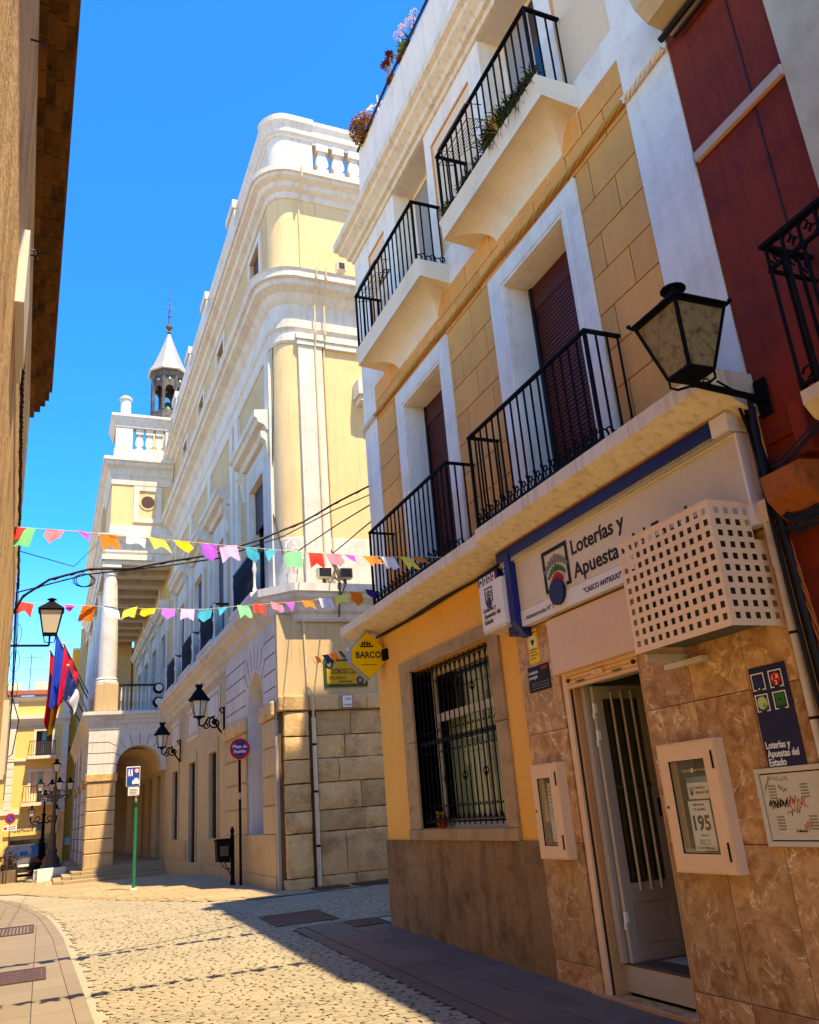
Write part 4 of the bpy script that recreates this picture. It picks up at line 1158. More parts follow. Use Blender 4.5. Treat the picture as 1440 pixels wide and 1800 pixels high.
text('Cahors', .022, mat['inkblack'], cb, (4.2512, 4.13, 1.265), RA, UZ, width=.085, bold=.0006)

# rainwater pipe on the right edge and a small doorbell plate by the window
dp = thing('drainpipe', 'white plastic drainpipe clipped to the marble beside the red house', 'drainpipe', (4.24, 3.79, 0))
MB().tube([(4.235, 3.79, -.05), (4.235, 3.79, 2.85)], .028, 12).build('pipe', mat['pipe'], dp, smooth=True)
MB().tube([(4.235, 3.79, 2.85), (4.235, 3.79, 3.15)], .034, 12).build('socket', mat['pipe'], dp, smooth=True)
for z in (.9, 1.9, 2.42): MB().lathe([(.0285, 0), (.033, .002), (.033, .016), (.0285, .018)], 4.235, 3.79, 12, z).build('clip', mat['browndark'], dp)
db = thing('wall_plate', 'tiny grey and yellow bell plate on the ochre wall left of the grilled window', 'bell plate', (4.29, 10.4, 2.55))
B('plate', mat['greypaint'], db, (4.288, 4.2995, 10.37, 10.43, 2.5, 2.85), c=.003)
B('label', mat['yellow'], db, (4.285, 4.2879, 10.375, 10.425, 2.58, 2.74))

# hanging BARCO sign, edge-on to the wall so that it faces down the street
bc = thing('hanging_sign', 'yellow diamond-shaped shop sign with a ship emblem, hung at the house corner', 'hanging sign', (4.06, 11.0, 3.3))
hx = [(4.05, 3.97), (4.30, 3.72), (4.30, 3.53), (4.06, 3.30), (3.80, 3.53), (3.80, 3.72)]
MB().prism(hx, 'y', 10.90, 11.06).build('case', M('sign_case', '#80848c', .4, .05, 3, 0), bc)
cxh, czh = 4.05, 3.63
MB().prism([(cxh + (x - cxh) * .975, czh + (z - czh) * .975) for x, z in hx], 'y', 10.892, 10.8995).build('face', mat['yellow'], bc)
MB().prism([(cxh + (x - cxh) * .975, czh + (z - czh) * .975) for x, z in hx], 'y', 11.0605, 11.068).build('face', mat['yellow'], bc)
RX = (1, 0, 0)
text('BARCO', .125, mat['inkblack'], bc, (3.868, 10.8915, 3.595), RX, UZ, width=.375, bold=.0035)
for k in range(9): B('fine_print', mat['inkblack'], bc, (3.945 + .025 * k, 3.963 + .025 * k, 10.8895, 10.8915, 3.492, 3.503 + (.004 if k % 3 == 0 else 0)))
sp_ = MB().prism([(3.94, 3.745), (4.13, 3.745), (4.145, 3.772), (4.09, 3.765), (3.96, 3.765), (3.925, 3.775)], 'y', 10.8885, 10.8915)
for xx, hh in ((3.975, .06), (4.01, .075), (4.05, .07), (4.085, .055)):
    sp_.box(xx - .003, xx + .003, 10.8885, 10.8915, 3.765, 3.765 + hh)
    sp_.prism([(xx - .018, 3.775), (xx + .014, 3.775), (xx + .008, 3.765 + hh * .85), (xx - .012, 3.765 + hh * .85)], 'y', 10.888, 10.8912)
sp_.build('ship_emblem', mat['inkblack'], bc)
B('wall_bracket', mat['black'], bc, (4.301, 4.42, 10.93, 11.03, 3.55, 3.72), (4.28, 4.301, 10.95, 11.01, 3.6, 3.66))
B('bracket_arm', mat['black'], bc, (4.25, 4.2995, 10.75, 10.90, 3.55, 3.70))

# plants along the upper right balcony and on the roof parapet
def leaf_tuft(mb, c, n, l, spread, w=.006, droop=.3, up=1.0):
    for k in range(n):
        a = random.uniform(0, 2 * math.pi); s = random.uniform(.3, 1) * spread
        p0 = Vector(c) + Vector((random.uniform(-.02, .02), random.uniform(-.02, .02), 0))
        d = Vector((math.cos(a) * s, math.sin(a) * s, up * random.uniform(.5, 1)))
        ll = l * random.uniform(.6, 1.1); t = Vector((-math.sin(a), math.cos(a), 0)) * w
        p1 = p0 + d * ll * .5; p2 = p0 + d * ll - Vector((0, 0, droop * ll * s))
        mb.add([p0 - t, p0 + t, p1 + t, p1 - t, p2], [(0, 1, 2, 3), (3, 2, 4)])
plantmat = M('dark_green_leaves', '#2c3818', .8, .4, 14, 0, fine=.4)
dryleaf = M('dry_leaves', '#7a5a2c', .85, .4, 14, 0, fine=.4)
drytip = M('straw', '#b99a5a', .85, .2, 10, 0)
for (y0, y1, n, l, m_, hang, lab) in ((4.97, 5.35, 7, .22, plantmat, True, 'spiky green plant at the near corner of the right second-floor balcony, drooping over the slab'),
                                  (5.35, 5.95, 8, .34, plantmat, True, 'tallest bushy plant on the right second-floor balcony, poking through the bars'),
                                  (5.6, 5.75, 2, .36, drytip, False, 'straw-coloured dry stalks among the plants of the right second-floor balcony'),
                                  (5.98, 6.45, 6, .15, plantmat, False, 'low creeping green plant midway along the right second-floor balcony'),
                                  (6.5, 7.0, 8, .16, plantmat, False, 'dark low plant at the far end of the right second-floor balcony')):
    mb = MB()
    for k in range(n):
        yy = y0 + (y1 - y0) * (k + .5) / n
        leaf_tuft(mb, (3.90 + random.uniform(-.02, .04), yy, 8.0), 44, l, .85, .008, .7)
        if hang and k % 2 == 0: leaf_tuft(mb, (3.855, yy, 7.99), 12, .13, 1.1, .006, 1.6, .1)
    mb.build('balcony_plant', m_, None, label=lab, cat='plant')
def bush(name, lab, c, r, n, m_, flat=.9, stem=None):
    o = thing(name, lab, 'plant', (c[0], c[1], c[2] - r))
    mb = MB()
    for k in range(n):
        v = Vector((random.gauss(0, 1), random.gauss(0, 1), random.gauss(0, 1) * flat)).normalized() * r * random.uniform(.55, 1.08)
        p = Vector(c) + v; s = random.uniform(.016, .036)
        a = Vector((random.uniform(-1, 1), random.uniform(-1, 1), random.uniform(-1, 1))).normalized() * s; b = a.orthogonal().normalized() * s * .6
        mb.add([p - a, p + b, p + a, p - b], [(0, 1, 2, 3)])
    mb.build('foliage', m_, o)
    st = MB()
    for k in range(7): st.tube([(c[0], c[1], c[2] - r * 1.1), (c[0] + random.uniform(-.5, .5) * r, c[1] + random.uniform(-.5, .5) * r, c[2] + r * .4)], .006, 4)
    st.build('stems', M(name + '_stem', '#6a5a44', .9), o)
    return o
def pot(x, y, z, r, h, lab, m_=None):
    return MB().lathe([(r * .7, 0), (r * .95, h * .85), (r * 1.08, h * .86), (r * 1.08, h), (r * .9, h)], x, y, 14, z).build('flower_pot', m_ or mat['terracotta'], None, smooth=True, label=lab, cat='flower pot')
pot(4.29, 10.02, 11.981, .1, .14, 'terracotta pot under the dry brown bush on the parapet')
bush('dry_bush', 'round dry brown bush bulging over the roof parapet', (4.25, 9.98, 12.18), .27, 2600, M('dry_bush_leaf', '#b07c34', .85, .4, 16, 0, fine=.4))
pot(4.29, 8.86, 11.981, .1, .16, 'terracotta pot of the dark red rosette plant on the parapet')
ae = thing('rosette_plant', 'dark red succulent rosettes on bare stems above the parapet', 'plant', (4.29, 8.86, 12.1))
st = MB(); rmat = M('dark_red_rosette', '#531012', .6, .35, 20, 0)
for (dx, dy, h) in ((0, .03, .55), (-.06, .12, .36), (-.03, -.05, .40), (.02, .1, .48), (-.08, .02, .30)):
    top = (4.28 + dx, 8.86 + dy, 12.12 + h)
    st.tube([(4.29, 8.86, 12.1), (4.285 + dx * .6, 8.86 + dy * .5, 12.12 + h * .5), top], .012, 5)
    ro = MB()
    for k in range(26):
        a = k * 2.4; rr = .10 * (.35 + k / 36); el = .9 - k / 34
        d = Vector((math.cos(a), math.sin(a), el)).normalized(); t = Vector((-math.sin(a), math.cos(a), 0)) * .016
        p = Vector(top); ro.add([p, p + d * rr * .6 + t, p + d * rr, p + d * rr * .6 - t], [(0, 1, 2, 3)])
    ro.build('rosette', rmat, ae)
st.build('stems', M('succulent_stem', '#8f7f72', .9), ae)
pot(4.29, 8.45, 11.981, .1, .16, 'brown pot of the light green leafy plant on the parapet')
gl = MB()
leaf_tuft(gl, (4.27, 8.45, 12.14), 70, .22, .8, .016, .4); leaf_tuft(gl, (4.27, 8.3, 12.1), 50, .2, .9, .016, .4)
gl.build('leafy_plant', M('bright_green_leaf', '#6f8f1c', .6, .3, 12, 0), None, label='light green leafy plant leaning over the parapet', cat='plant')
fp = thing('flowering_plant', 'plant with three pale pink round flower heads above the parapet', 'plant', (4.29, 8.15, 12.0))
st = MB(); hd = MB()
for (y_, z_) in ((8.5, 12.62), (8.36, 12.6), (8.1, 12.44), (7.9, 12.38)):
    st.tube([(4.29, 8.1, 12.0), (4.28, (8.1 + y_) / 2, 12.3), (4.27, y_, z_)], .006, 4)
    for k in range(60):
        v = Vector((random.gauss(0, 1), random.gauss(0, 1), random.gauss(0, 1))).normalized() * .075
        a = Vector((random.uniform(-1, 1), random.uniform(-1, 1), random.uniform(-1, 1))).normalized() * .018; b = a.orthogonal().normalized() * .014
        p = Vector((4.27, y_, z_)) + v; hd.add([p - a, p + b, p + a, p - b], [(0, 1, 2, 3)])
leaf_tuft(st, (4.28, 8.1, 12.02), 40, .25, .9, .01, .4)
st.build('stems', plantmat, fp); hd.build('flower_heads', M('pale_pink_petals', '#f0cdbc', .7, .1, 20, 0), fp)
wv = thing('weather_vane', 'white arrow weather vane on a thin mast behind the roof parapet', 'weather vane', (4.62, 10.24, 11.9))
MB().tube([(4.62, 10.24, 11.8), (4.62, 10.24, 13.3)], .012, 6).build('mast', mat['whiteclean'], wv)
A0 = Vector((4.46, 10.44, 13.1)); A1 = Vector((4.79, 10.02, 13.1)); dv = (A1 - A0).normalized(); uz = Vector((0, 0, 1))
ar = MB().tube([A0 + dv * .1, A1 - dv * .1], .016, 6)
def plate(pts):
    n_ = dv.cross(uz) * .008; q = [A0 + dv * a_ + uz * b_ for a_, b_ in pts]; k = len(q)
    ar.add([p + n_ for p in q] + [p - n_ for p in q], [tuple(range(k)), tuple(range(2 * k - 1, k - 1, -1))] + [(i, (i + 1) % k, k + (i + 1) % k, k + i) for i in range(k)])
L_ = (A1 - A0).length
plate([(0, 0), (.16, .07), (.12, 0), (.16, -.07)]); plate([(L_ - .18, 0), (L_ - .1, .07), (L_ + .02, .07), (L_ - .05, 0), (L_ + .02, -.07), (L_ - .1, -.07)])
ar.build('arrow', mat['whiteclean'], wv)

# ------------------------------------------------------------------ lanterns
def lantern(o, cx, cy, zb, h, wt, wb, gm, fm, crown=True):
    """four-sided street lantern; zb = bottom of the glass, h = glass height"""
    zt = zb + h
    q = lambda w, z: [(cx - w, cy - w, z), (cx + w, cy - w, z), (cx + w, cy + w, z), (cx - w, cy + w, z)]
    a, b = q(wb, zb), q(wt, zt)
    for i in range(4):
        j = (i + 1) % 4
        MB().add([a[i], a[j], b[j], b[i]], [(0, 1, 2, 3)]).build('glass_pane', gm, o)
    f = MB()
    t = wt * .07
    for i in range(4):
        f.tube([a[i], b[i]], t, 4); f.tube([a[i], a[(i + 1) % 4]], t, 4); f.tube([b[i], b[(i + 1) % 4]], t * 1.1, 4)
    f.box(cx - wb, cx + wb, cy - wb, cy + wb, zb - t * 1.2, zb - t * .2)
    f.build('frame', fm, o)
    r = MB()
    e = wt * 1.16
    L1 = q(e, zt + t); L2 = q(e * .98, zt + t * 2.2); L3 = q(wt * .42, zt + h * .36); L4 = q(wt * .34, zt + h * .40)
    r.add(L1 + L2 + L3 + L4, [(3, 2, 1, 0)] + [(k * 4 + i, k * 4 + (i + 1) % 4, k * 4 + 4 + (i + 1) % 4, k * 4 + 4 + i) for k in range(3) for i in range(4)] + [(12, 13, 14, 15)])
    r.build('roof', fm, o)
    z = zt + h * .40
    MB().lathe([(wt * .30, 0), (wt * .32, h * .05), (wt * .2, h * .07), (wt * .2, h * .1), (wt * .44, h * .13), (wt * .42, h * .16), (wt * .2, h * .2), (wt * .1, h * .22)], cx, cy, 12, z).build('chimney', fm, o, smooth=True)
    if crown:
        for p in L1: MB().blob((p[0], p[1], p[2] + t * 1.8), t * 1.3, 5, 3, 0).build('corner_knob', fm, o)

fl = thing('street_lantern', 'large weathered four-sided lantern with grimy glass on an arm over the shop, nearest lamp', 'street lantern', (3.72, 3.66, 4.08), None)
lantern(fl, 3.72, 3.66, 4.10, .42, .20, .10, mat['lampglass'], mat['black'])
m = MB().tube([(3.70, 3.63, 4.015), (4.3, 3.63, 3.97)], .024, 8)
m.tube([(3.72, 3.66, 4.01), (3.72, 3.66, 4.09)], .016, 6)
for s_ in (-1, 1):
    m.tube([(3.72, 3.66, 4.02), (3.72 + s_ * .07, 3.66 - s_ * .07, 4.015), (3.72 + s_ * .10, 3.66 - s_ * .10, 4.04), (3.72 + s_ * .10, 3.66 - s_ * .10, 4.10)], .009, 6)
m.tube([(3.9, 3.63, 4.06), (4.29, 3.63, 3.9)], .008, 5)
m.tube([(3.8 + .03 * math.cos(a), 3.62, 4.03 + .03 * math.sin(a)) for a in [k * .7 for k in range(9)]], .005, 4)
m.build('bracket_arm', mat['black'], fl, smooth=True)
B('wall_plate', mat['black'], fl, (4.262, 4.282, 3.58, 3.68, 3.85, 4.12), c=.004)

# ------------------------------------------------------------------ red house on the right
RH = thing('red_house', 'dark red house with pale bands and a wrought-iron balcony at the right edge', 'house', (4.3, 1.5, 0))
m = MB().wall('x', 4.3, -24.0, 3.728, -.1, 10.6, [])
m.build('wall', mat['red'], RH)
B('wall_body', mat['red'], RH, (4.32, 12, -24.0, 3.725, -.1, 10.55))
B('pale_wall', mat['cream'], RH, (4.275, 4.2985, 1.2, 2.84, 4.0, 7.2))
B('lower_wall', mat['red'], RH, (4.275, 4.2985, -3.9, 3.70, 3.66, 3.70))
B('band', mat['redtrim'], RH, (4.255, 4.299, 2.841, 3.70, 6.015, 6.10), c=.006)
B('seam', mat['browndark'], RH, (4.294, 4.2995, 3.125, 3.135, 4.0, 6.01), (4.294, 4.2995, 3.12, 3.13, 6.11, 7.2))
ub = MB().prism([(4.299, 7.75), (3.86, 7.75), (3.86, 7.62), (3.90, 7.56), (3.95, 7.40), (4.05, 7.30), (4.299, 7.26)], 'y', .2, 3.66).build('cornice', mat['cream'], RH)
MB().tube([(4.20, .2, 7.235), (4.20, 3.70, 7.225)], .028, 8).tube([(4.24, .2, 7.18), (4.24, 3.60, 7.17)], .016, 6).build('gutter', mat['browndark'], ub)
sl = MB().prism([(4.299, 3.66), (3.86, 3.66), (3.86, 3.58), (3.92, 3.50), (4.08, 3.44), (4.299, 3.40)], 'y', .5, 3.02).build('balcony', mat['cream'], RH)
XO = 3.90
B('handrail', mat['black'], sl, (XO - .025, XO + .025, .5, 3.06, 4.67, 4.695), (XO + .025, 4.298, 3.02, 3.06, 4.67, 4.695))
B('rail', mat['black'], sl, (XO - .012, XO + .012, .5, 3.04, 4.50, 4.52), (XO + .012, 4.298, 3.03, 3.05, 4.50, 4.52), (XO - .012, XO + .012, .5, 3.04, 3.70, 3.72), (XO + .012, 4.298, 3.03, 3.05, 3.70, 3.72))
bme = MB().tube([(0, 0, 0), (0, 0, 1.02)], .0125, 6).mesh('baluster', mat['black'])
for k in range(20): link('baluster', bme, sl, (XO, 3.03 - .125 * k, 3.66))
for k in (1, 2): link('baluster', bme, sl, (XO + .14 * k, 3.04, 3.66))
s = MB()
for k in range(20):
    c = 3.03 - .125 * (k + .5)
    for (dy, dz, r) in ((-.028, .03, .028), (.028, .10, .028), (0, .065, .02)):
        s.tube([(XO, c + dy + r * math.cos(a), 4.525 + dz + r * math.sin(a)) for a in [2 * math.pi * i / 9 for i in range(8)]], .007, 4)
    s.tube([(XO, c + .035 * math.cos(a), 3.77 + .035 * math.sin(a)) for a in [2 * math.pi * i / 9 for i in range(8)]], .008, 4)
    s.blob((XO, c + .06, 4.5), .022, 5, 3, .3); s.blob((XO, c + .06, 3.74), .022, 5, 3, .3)
s.build('scrollwork', mat['black'], sl); s = MB()
for k in range(3):
    c = XO + .07 + .13 * k
    for (dx, dz, r) in ((-.028, .03, .028), (.028, .10, .028)): s.tube([(c + dx + r * math.cos(a), 3.04, 4.525 + dz + r * math.sin(a)) for a in [2 * math.pi * i / 9 for i in range(8)]], .007, 4)
s.build('scrollwork', mat['black'], sl)
MB().prism([(4.299, 3.40), (4.06, 3.38), (4.08, 3.22), (4.2, 3.10), (4.299, 3.06)], 'y', 3.3, 3.62).build('corbel', M('worn_orange_plaster', '#9a5428', .9, .3, 5, .6, 20, dirt='#3c2012', dirt_amt=.8, dirt_scale=7), RH)
B('downpipe_box', mat['red'], RH, (4.18, 4.298, 3.28, 3.40, 3.45, 3.80), c=.01)
B('roof_edge', mat['cream'], RH, (4.15, 12, -24.0, 3.72, 10.601, 10.7))
# tangle of black cables at the joint of the two houses
m = MB(); rt = random.Random(4)
for k in range(9):
    x = 4.19 + rt.uniform(-.03, .06); y = 3.70 + rt.uniform(-.05, .04)
    m.tube([(x, y + rt.uniform(-.03, .03), 4.0 - .02 * k), (x + rt.uniform(-.03, .03), y, 3.75), (x + rt.uniform(-.03, .03), y + rt.uniform(-.03, .03), 3.45), (x, y - .02, 3.2), (x, y - .03, 2.6), (x + .02, y - .04, 1.6)], rt.uniform(.008, .02), 6)
for k in range(8):
    z = 3.08 + rt.uniform(-.09, .08)
    m.tube([(4.2, 3.68, z + rt.uniform(0, .2)), (4.16, 3.52, z - .05), (4.2, 3.3, z - .02 + rt.uniform(-.03, .03)), (4.23, 2.9, z + rt.uniform(-.04, .05)), (4.25, 2.0, z + .05)], rt.uniform(.008, .018), 6)
for k in range(5):
    z = 3.5 + rt.uniform(-.05, .1)
    m.tube([(4.22, 3.66, z), (4.1, 3.45, z - .06), (4.12, 3.2, z + .05), (4.2, 2.7, z + .02)], .006, 5)
m.build('cable_tangle', mat['cable'], None, smooth=True, label='tangle of black cables in the joint between the ochre and red houses', cat='cable')
m = MB()
m.tube([(4.25, 6.9, 3.97), (4.24, 6.0, 3.985), (4.23, 5.2, 3.975), (4.23, 4.5, 4.0), (4.22, 3.8, 4.0)], .02, 6).tube([(4.24, 5.6, 3.98), (4.22, 4.8, 3.99), (4.2, 4.1, 4.01), (4.2, 3.7, 4.02)], .016, 6)
m.build('cable_bundle', mat['cable'], None, label='dark cables squeezed between the blue sign strip and the right balcony slab', cat='cable')
twist([(4.21, 3.66, 3.15), (4.22, 3.6, 2.4), (4.22, 3.58, 1.7), (4.23, 3.56, .9)], .008, 3, .012, 5, mat['terracotta'], label='rust-coloured cable pair running down the red wall beside the drainpipe', cat='cable')

# ------------------------------------------------------------------ old house on the left
def lx(y): return -.45 + .0215 * (10.3 - y)
LH = thing('left_house', 'weathered tan house with corbelled brick eaves along the left edge', 'house', (-.5, 6, 0))
m = MB().prism([(lx(-6), -6), (lx(10.3), 10.3), (-9, 10.3), (-9, -6)], 'z', -.1, 6.6)
m.build('wall', mat['left'], LH)
cs = [(.05, 6.50, 6.60), (.11, 6.605, 6.70), (.165, 6.705, 6.80), (.21, 6.805, 6.90)]
re = random.Random(8)
for ci, (d, z0, z1) in enumerate(cs):
    y = 2.2 + .13 * (ci % 2)
    while y < 10.28:
        y1 = min(y + .26, 10.28 - .03 * (3 - ci) + .09)
        if y1 - y > .05:
            j = re.uniform(-.006, .006)
            MB().prism([(lx(y) + d + j, y + .004), (lx(y1) + d + j, y1 - .004), (lx(y1) - .3, y1 - .004), (lx(y) - .3, y + .004)], 'z', z0, z1).build('brick', mat['eave'], LH)
        y += .26
m = MB().prism([(lx(-6) + .235, -6), (lx(10.3) + .235, 10.32), (-2, 10.32), (-2, -6)], 'z', 6.905, 6.96)
m.build('eave_board', mat['eave'], LH)
tm = MB()
tm.tube([(.0, 0, 0), (-.42, 0, .10)], [.075, .06], 8)
tme = tm.mesh('roof_tile', mat['rooftile'], True)
y = 2.2
while y < 10.3:
    link('roof_tile', tme, LH, (lx(y) + .12, y, 7.02)); y += .16
MB().prism([(lx(-6), -6), (lx(10.3), 10.3), (-9, 10.3), (-9, -6)], 'z', 6.965, 7.02).build('roof', mat['rooftile'], LH)
def lbox(name, m_, parent, y0, y1, z0, z1, d, **kw):
    return MB().prism([(lx(y0) + d, y0), (lx(y1) + d, y1), (lx(y1) - .01, y1), (lx(y0) - .01, y0)], 'z', z0, z1).build(name, m_, parent, **kw)
jb = thing('junction_box', 'white junction box high on the left house wall', 'junction box', (lx(5), 5, 4.5))
lbox('cover', mat['whiteclean'], jb, 4.55, 5.35, 4.5, 5.0, .05); lbox('lid', mat['whiteclean'], jb, 5.351, 5.6, 4.52, 4.9, .03)
twist([(lx(5.5) + .03, 5.5, 4.75), (lx(6.4) + .03, 6.4, 4.62), (lx(7.6) + .03, 7.6, 4.55), (lx(8.8) + .03, 8.8, 4.42), (lx(10.2) + .03, 10.2, 4.3)], .007, 3, .010, 22, mat['cable'],
      label='thick twisted dark cable running along the left house wall from the junction box', cat='cable')
m = MB()
for k in range(5):
    r_ = random.Random(k)
    m.tube([(lx(9.2) + .03, 9.2, 4.3 - .1 * k), (lx(9.8) + .05, 9.8, 4.0 - .2 * k), (lx(10.2) + .06, 10.2, 3.8 - .25 * k), (lx(10.3) + .05, 10.28, 3.2 - .3 * k)], .004, 5)
for k in range(3):
    m.tube([(lx(10) + .05 + .05 * math.sin(a), 10.1 + .02 * k, 3.75 - .3 * k + .12 * math.cos(a)) for a in [i * .55 for i in range(12)]], .004, 4)
m.tube([(lx(10) + .04, 10.0, 3.1), (lx(10) + .14, 10.05, 2.8), (lx(10) + .1, 10.05, 2.45), (lx(10) + .03, 10.0, 2.4)], .006, 5)
m.build('cable_tangle', mat['cable'], None, label='loose loops of black cable at the far corner of the left house', cat='cable')
for (yy, zz, lab) in ((3.75, 5.62, 'upper rusty iron hook nearest the camera on the left house wall'), (4.85, 6.6, 'short dark iron pin just under the brick eaves'), (4.95, 5.15, 'dark iron hook above the white junction box'), (5.5, 5.5, 'small rusty hook beside the white junction box')):
    MB().tube([(lx(yy), yy, zz), (lx(yy) + .07, yy, zz + .0), (lx(yy) + .075, yy, zz - .035)], .006, 5).build('wall_hook', mat['browndark'], None, label=lab, cat='wall hook', group='iron hooks on the left house wall')
gb_ = thing('meter_box', 'grey metal box low on the far corner of the left house', 'meter box', (lx(9.6), 9.6, 2.3))
lbox('body', mat['greypaint'], gb_, 9.2, 10.05, 2.15, 2.9, .05); lbox('door', mat['greypaint'], gb_, 9.25, 10.0, 2.2, 2.85, .056)
ll = thing('street_lantern', 'street lantern bracketed off the far corner of the left house against the sky', 'street lantern', (-.03, 10.1, 3.7))
lantern(ll, -.055, 10.1, 3.75, .26, .118, .07, mat['lampwhite'], mat['black'], False)
m = MB().tube([(lx(10.1), 10.1, 3.62), (-.055, 10.1, 3.62)], .014, 6).tube([(-.055, 10.1, 3.62), (-.055, 10.1, 3.74)], .012, 6)
for s_ in (-1, 1): m.tube([(-.055, 10.1, 3.65), (-.055 + .05 * s_, 10.1, 3.66), (-.055 + .065 * s_, 10.1, 3.74)], .007, 5)
m.build('bracket_arm', mat['black'], ll, smooth=True)

# ------------------------------------------------------------------ town hall
TH = thing('town_hall', 'cream and white town hall with rounded corner, tall windows, balustrade and columned portico', 'town hall', (6, 26, 0))
XT = 4.3; YT = 16.75; YE = 52.0
def thpath(d=0.0, x1=13.0, y1=YE, r=.5):
    return [(XT + d, y1), (XT + d, YT + r)] + arc(XT + r, YT + r, r - d, 180, 270, 10)[1:-1] + [(XT + r, YT + d), (x1, YT + d)]
def archwall(mb, axis, a, u0, u1, z0, z1, uc, r, zs, zb, depth, n=14):
    P = (lambda u, z, d=0: (a + d, u, z)) if axis == 'x' else (lambda u, z, d=0: (u, a + d, z))
    q = lambda *c: mb.add([P(*k) for k in c], [tuple(range(len(c)))])
    q((u0, z0), (uc - r, z0), (uc - r, z1), (u0, z1)); q((uc + r, z0), (u1, z0), (u1, z1), (uc + r, z1))
    if zb > z0 + 1e-4: q((uc - r, z0), (uc + r, z0), (uc + r, zb), (uc - r, zb))
    A = [(uc - r * math.cos(math.pi * i / n), zs + r * math.sin(math.pi * i / n)) for i in range(n + 1)]
    for i in range(n): q(A[i], A[i + 1], (A[i + 1][0], z1), (A[i][0], z1))
    pr = [(uc - r, zb)] + A + [(uc + r, zb)]
    for i in range(len(pr) - 1): mb.add([P(*pr[i]), P(*pr[i + 1]), P(*pr[i + 1], depth), P(*pr[i], depth)], [(0, 1, 2, 3)])
    if zb > z0 + 1e-4: mb.add([P(uc - r, zb), P(uc + r, zb), P(uc + r, zb, depth), P(uc - r, zb, depth)], [(0, 1, 2, 3)])
# ground floor, street side
gw_ = [(23.8, 25.0, 1.2, 3.46, .12), (27.45, 28.75, .43, 3.46, .12), (31.3, 32.7, 1.15, 3.44, .12), (36.6, 37.9, .4, 3.6, .3), (39.6, 40.9, .4, 3.6, .3), (42.6, 43.9, .4, 3.6, .3), (46, 47.3, .4, 3.6, .3)]
MB().wall('x', XT, 22.4, YE, -.3, 5.5, gw_).build('street_wall', mat['th_cream'], TH)
m = MB(); archwall(m, 'x', 4.25, 16.95, 22.4, -.3, 5.5, 18.93, .79, 3.95, 1.28, .4)
m.add([(4.25, 22.4, -.3), (4.3, 22.4, -.3), (4.3, 22.4, 5.5), (4.25, 22.4, 5.5)], [(0, 1, 2, 3)])
m.build('rusticated_wall', mat['th_white'], TH)
B('niche_back', mat['th_cream'], TH, (4.64, 4.66, 18.0, 19.9, 1.1, 4.9))
# radiating and horizontal grooves of the rusticated bay
gv = MB()
for z in (4.15, 4.5, 4.85, 5.2):
    for (a, b) in ((17.0, 18.0 - (.0 if z > 4.6 else 0)), (19.9, 22.3)):
        gv.box(4.2465, 4.2495, a, b, z - .012, z + .012)
for k in range(7):
    t = math.radians(40 + 100 * k / 6)
    p0 = (18.93 - .86 * math.cos(t), 3.95 + .86 * math.sin(t)); p1 = (18.93 - 1.45 * math.cos(t), 3.95 + min(1.45 * math.sin(t), 1.5))
    d = Vector((p1[0] - p0[0], p1[1] - p0[1])).normalized(); nn = Vector((-d.y, d.x)) * .012
    gv.prism([(p0[0] + nn.x, p0[1] + nn.y), (p1[0] + nn.x, p1[1] + nn.y), (p1[0] - nn.x, p1[1] - nn.y), (p0[0] - nn.x, p0[1] - nn.y)], 'x', 4.2465, 4.2495)
gv.build('groove', mat['th_stonejoint'], TH)
# stone blocks of the two piers flanking the niche, street side
for (a, b) in ((17.02, 18.13), (19.73, 22.38)):
    for i, (z0, z1) in enumerate(((1.29, 1.82), (1.86, 2.38), (2.42, 2.94), (2.98, 3.5))):
        cuts = [a, b] if b - a < 1.5 else [a, a + 1.1 + (.3 if i % 2 else 0), b]
        for k in range(len(cuts) - 1):
            B('stone_block', mat['th_marble'], TH, (4.20, 4.2495, cuts[k] + .01, cuts[k + 1] - .01, z0, z1), c=.012)
    B('impost', mat['th_stone'], TH, (4.14, 4.2495, a - .04, b + .03, 3.53, 3.85), c=.03)
y = 17.02
for w in (.42, .36, .5, .46, .4, .62, .5, .55, .48, .6, .5):
    if y + w > 22.4: w = 22.4 - y
    if w > .1: B('dado_slab', mat['th_marble'], TH, (4.185, 4.2495, y + .004, y + w - .004, .52, 1.285), c=.004)
    y += w
y = 17.02
while y < 22.3:
    B('plinth_slab', mat['th_marble'], TH, (4.165, 4.2495, y + .004, min(y + .9, 22.4) - .004, .1, .515), c=.006); y += .9
y = 22.42
while y < 35.0:
    y1 = min(y + 1.0, 35.0)
    if not (y1 > 27.4 and y < 28.8): B('dado_slab', mat['th_marble'], TH, (4.26, 4.2995, y + .004, y1 - .004, .52, 1.12), c=.004)
    B('plinth_slab', mat['th_marble'], TH, (4.24, 4.2995, y + .004, y1 - .004, -.25, .515), c=.006)
    y = y1
for (a, b, z0, z1, d) in gw_:
    w = B('window', mat['grille'], TH, (4.40, 4.54, a, b, z0, z1) if a < 34 else (4.50, 4.54, a, b, z0, z1))
    if a < 34:
        B('frame', mat['th_cream'], w, (4.255, 4.2985, a - .16, a, z0, z1 + .32), (4.255, 4.2985, b, b + .16, z0, z1 + .32), (4.255, 4.2985, a, b, z1, z1 + .32))
        for k in range(1, 4):
            z = z0 + (z1 - z0) * k / 4; B('crossbar', mat['th_shutter'], w, (4.36, 4.3995, a, b, z - .03, z + .03))
        n = 7
        for k in range(n): B('bar', mat['black'], w, (4.345, 4.3595, a + (b - a) * (k + .5) / n - .01, a + (b - a) * (k + .5) / n + .01, z0, z1))
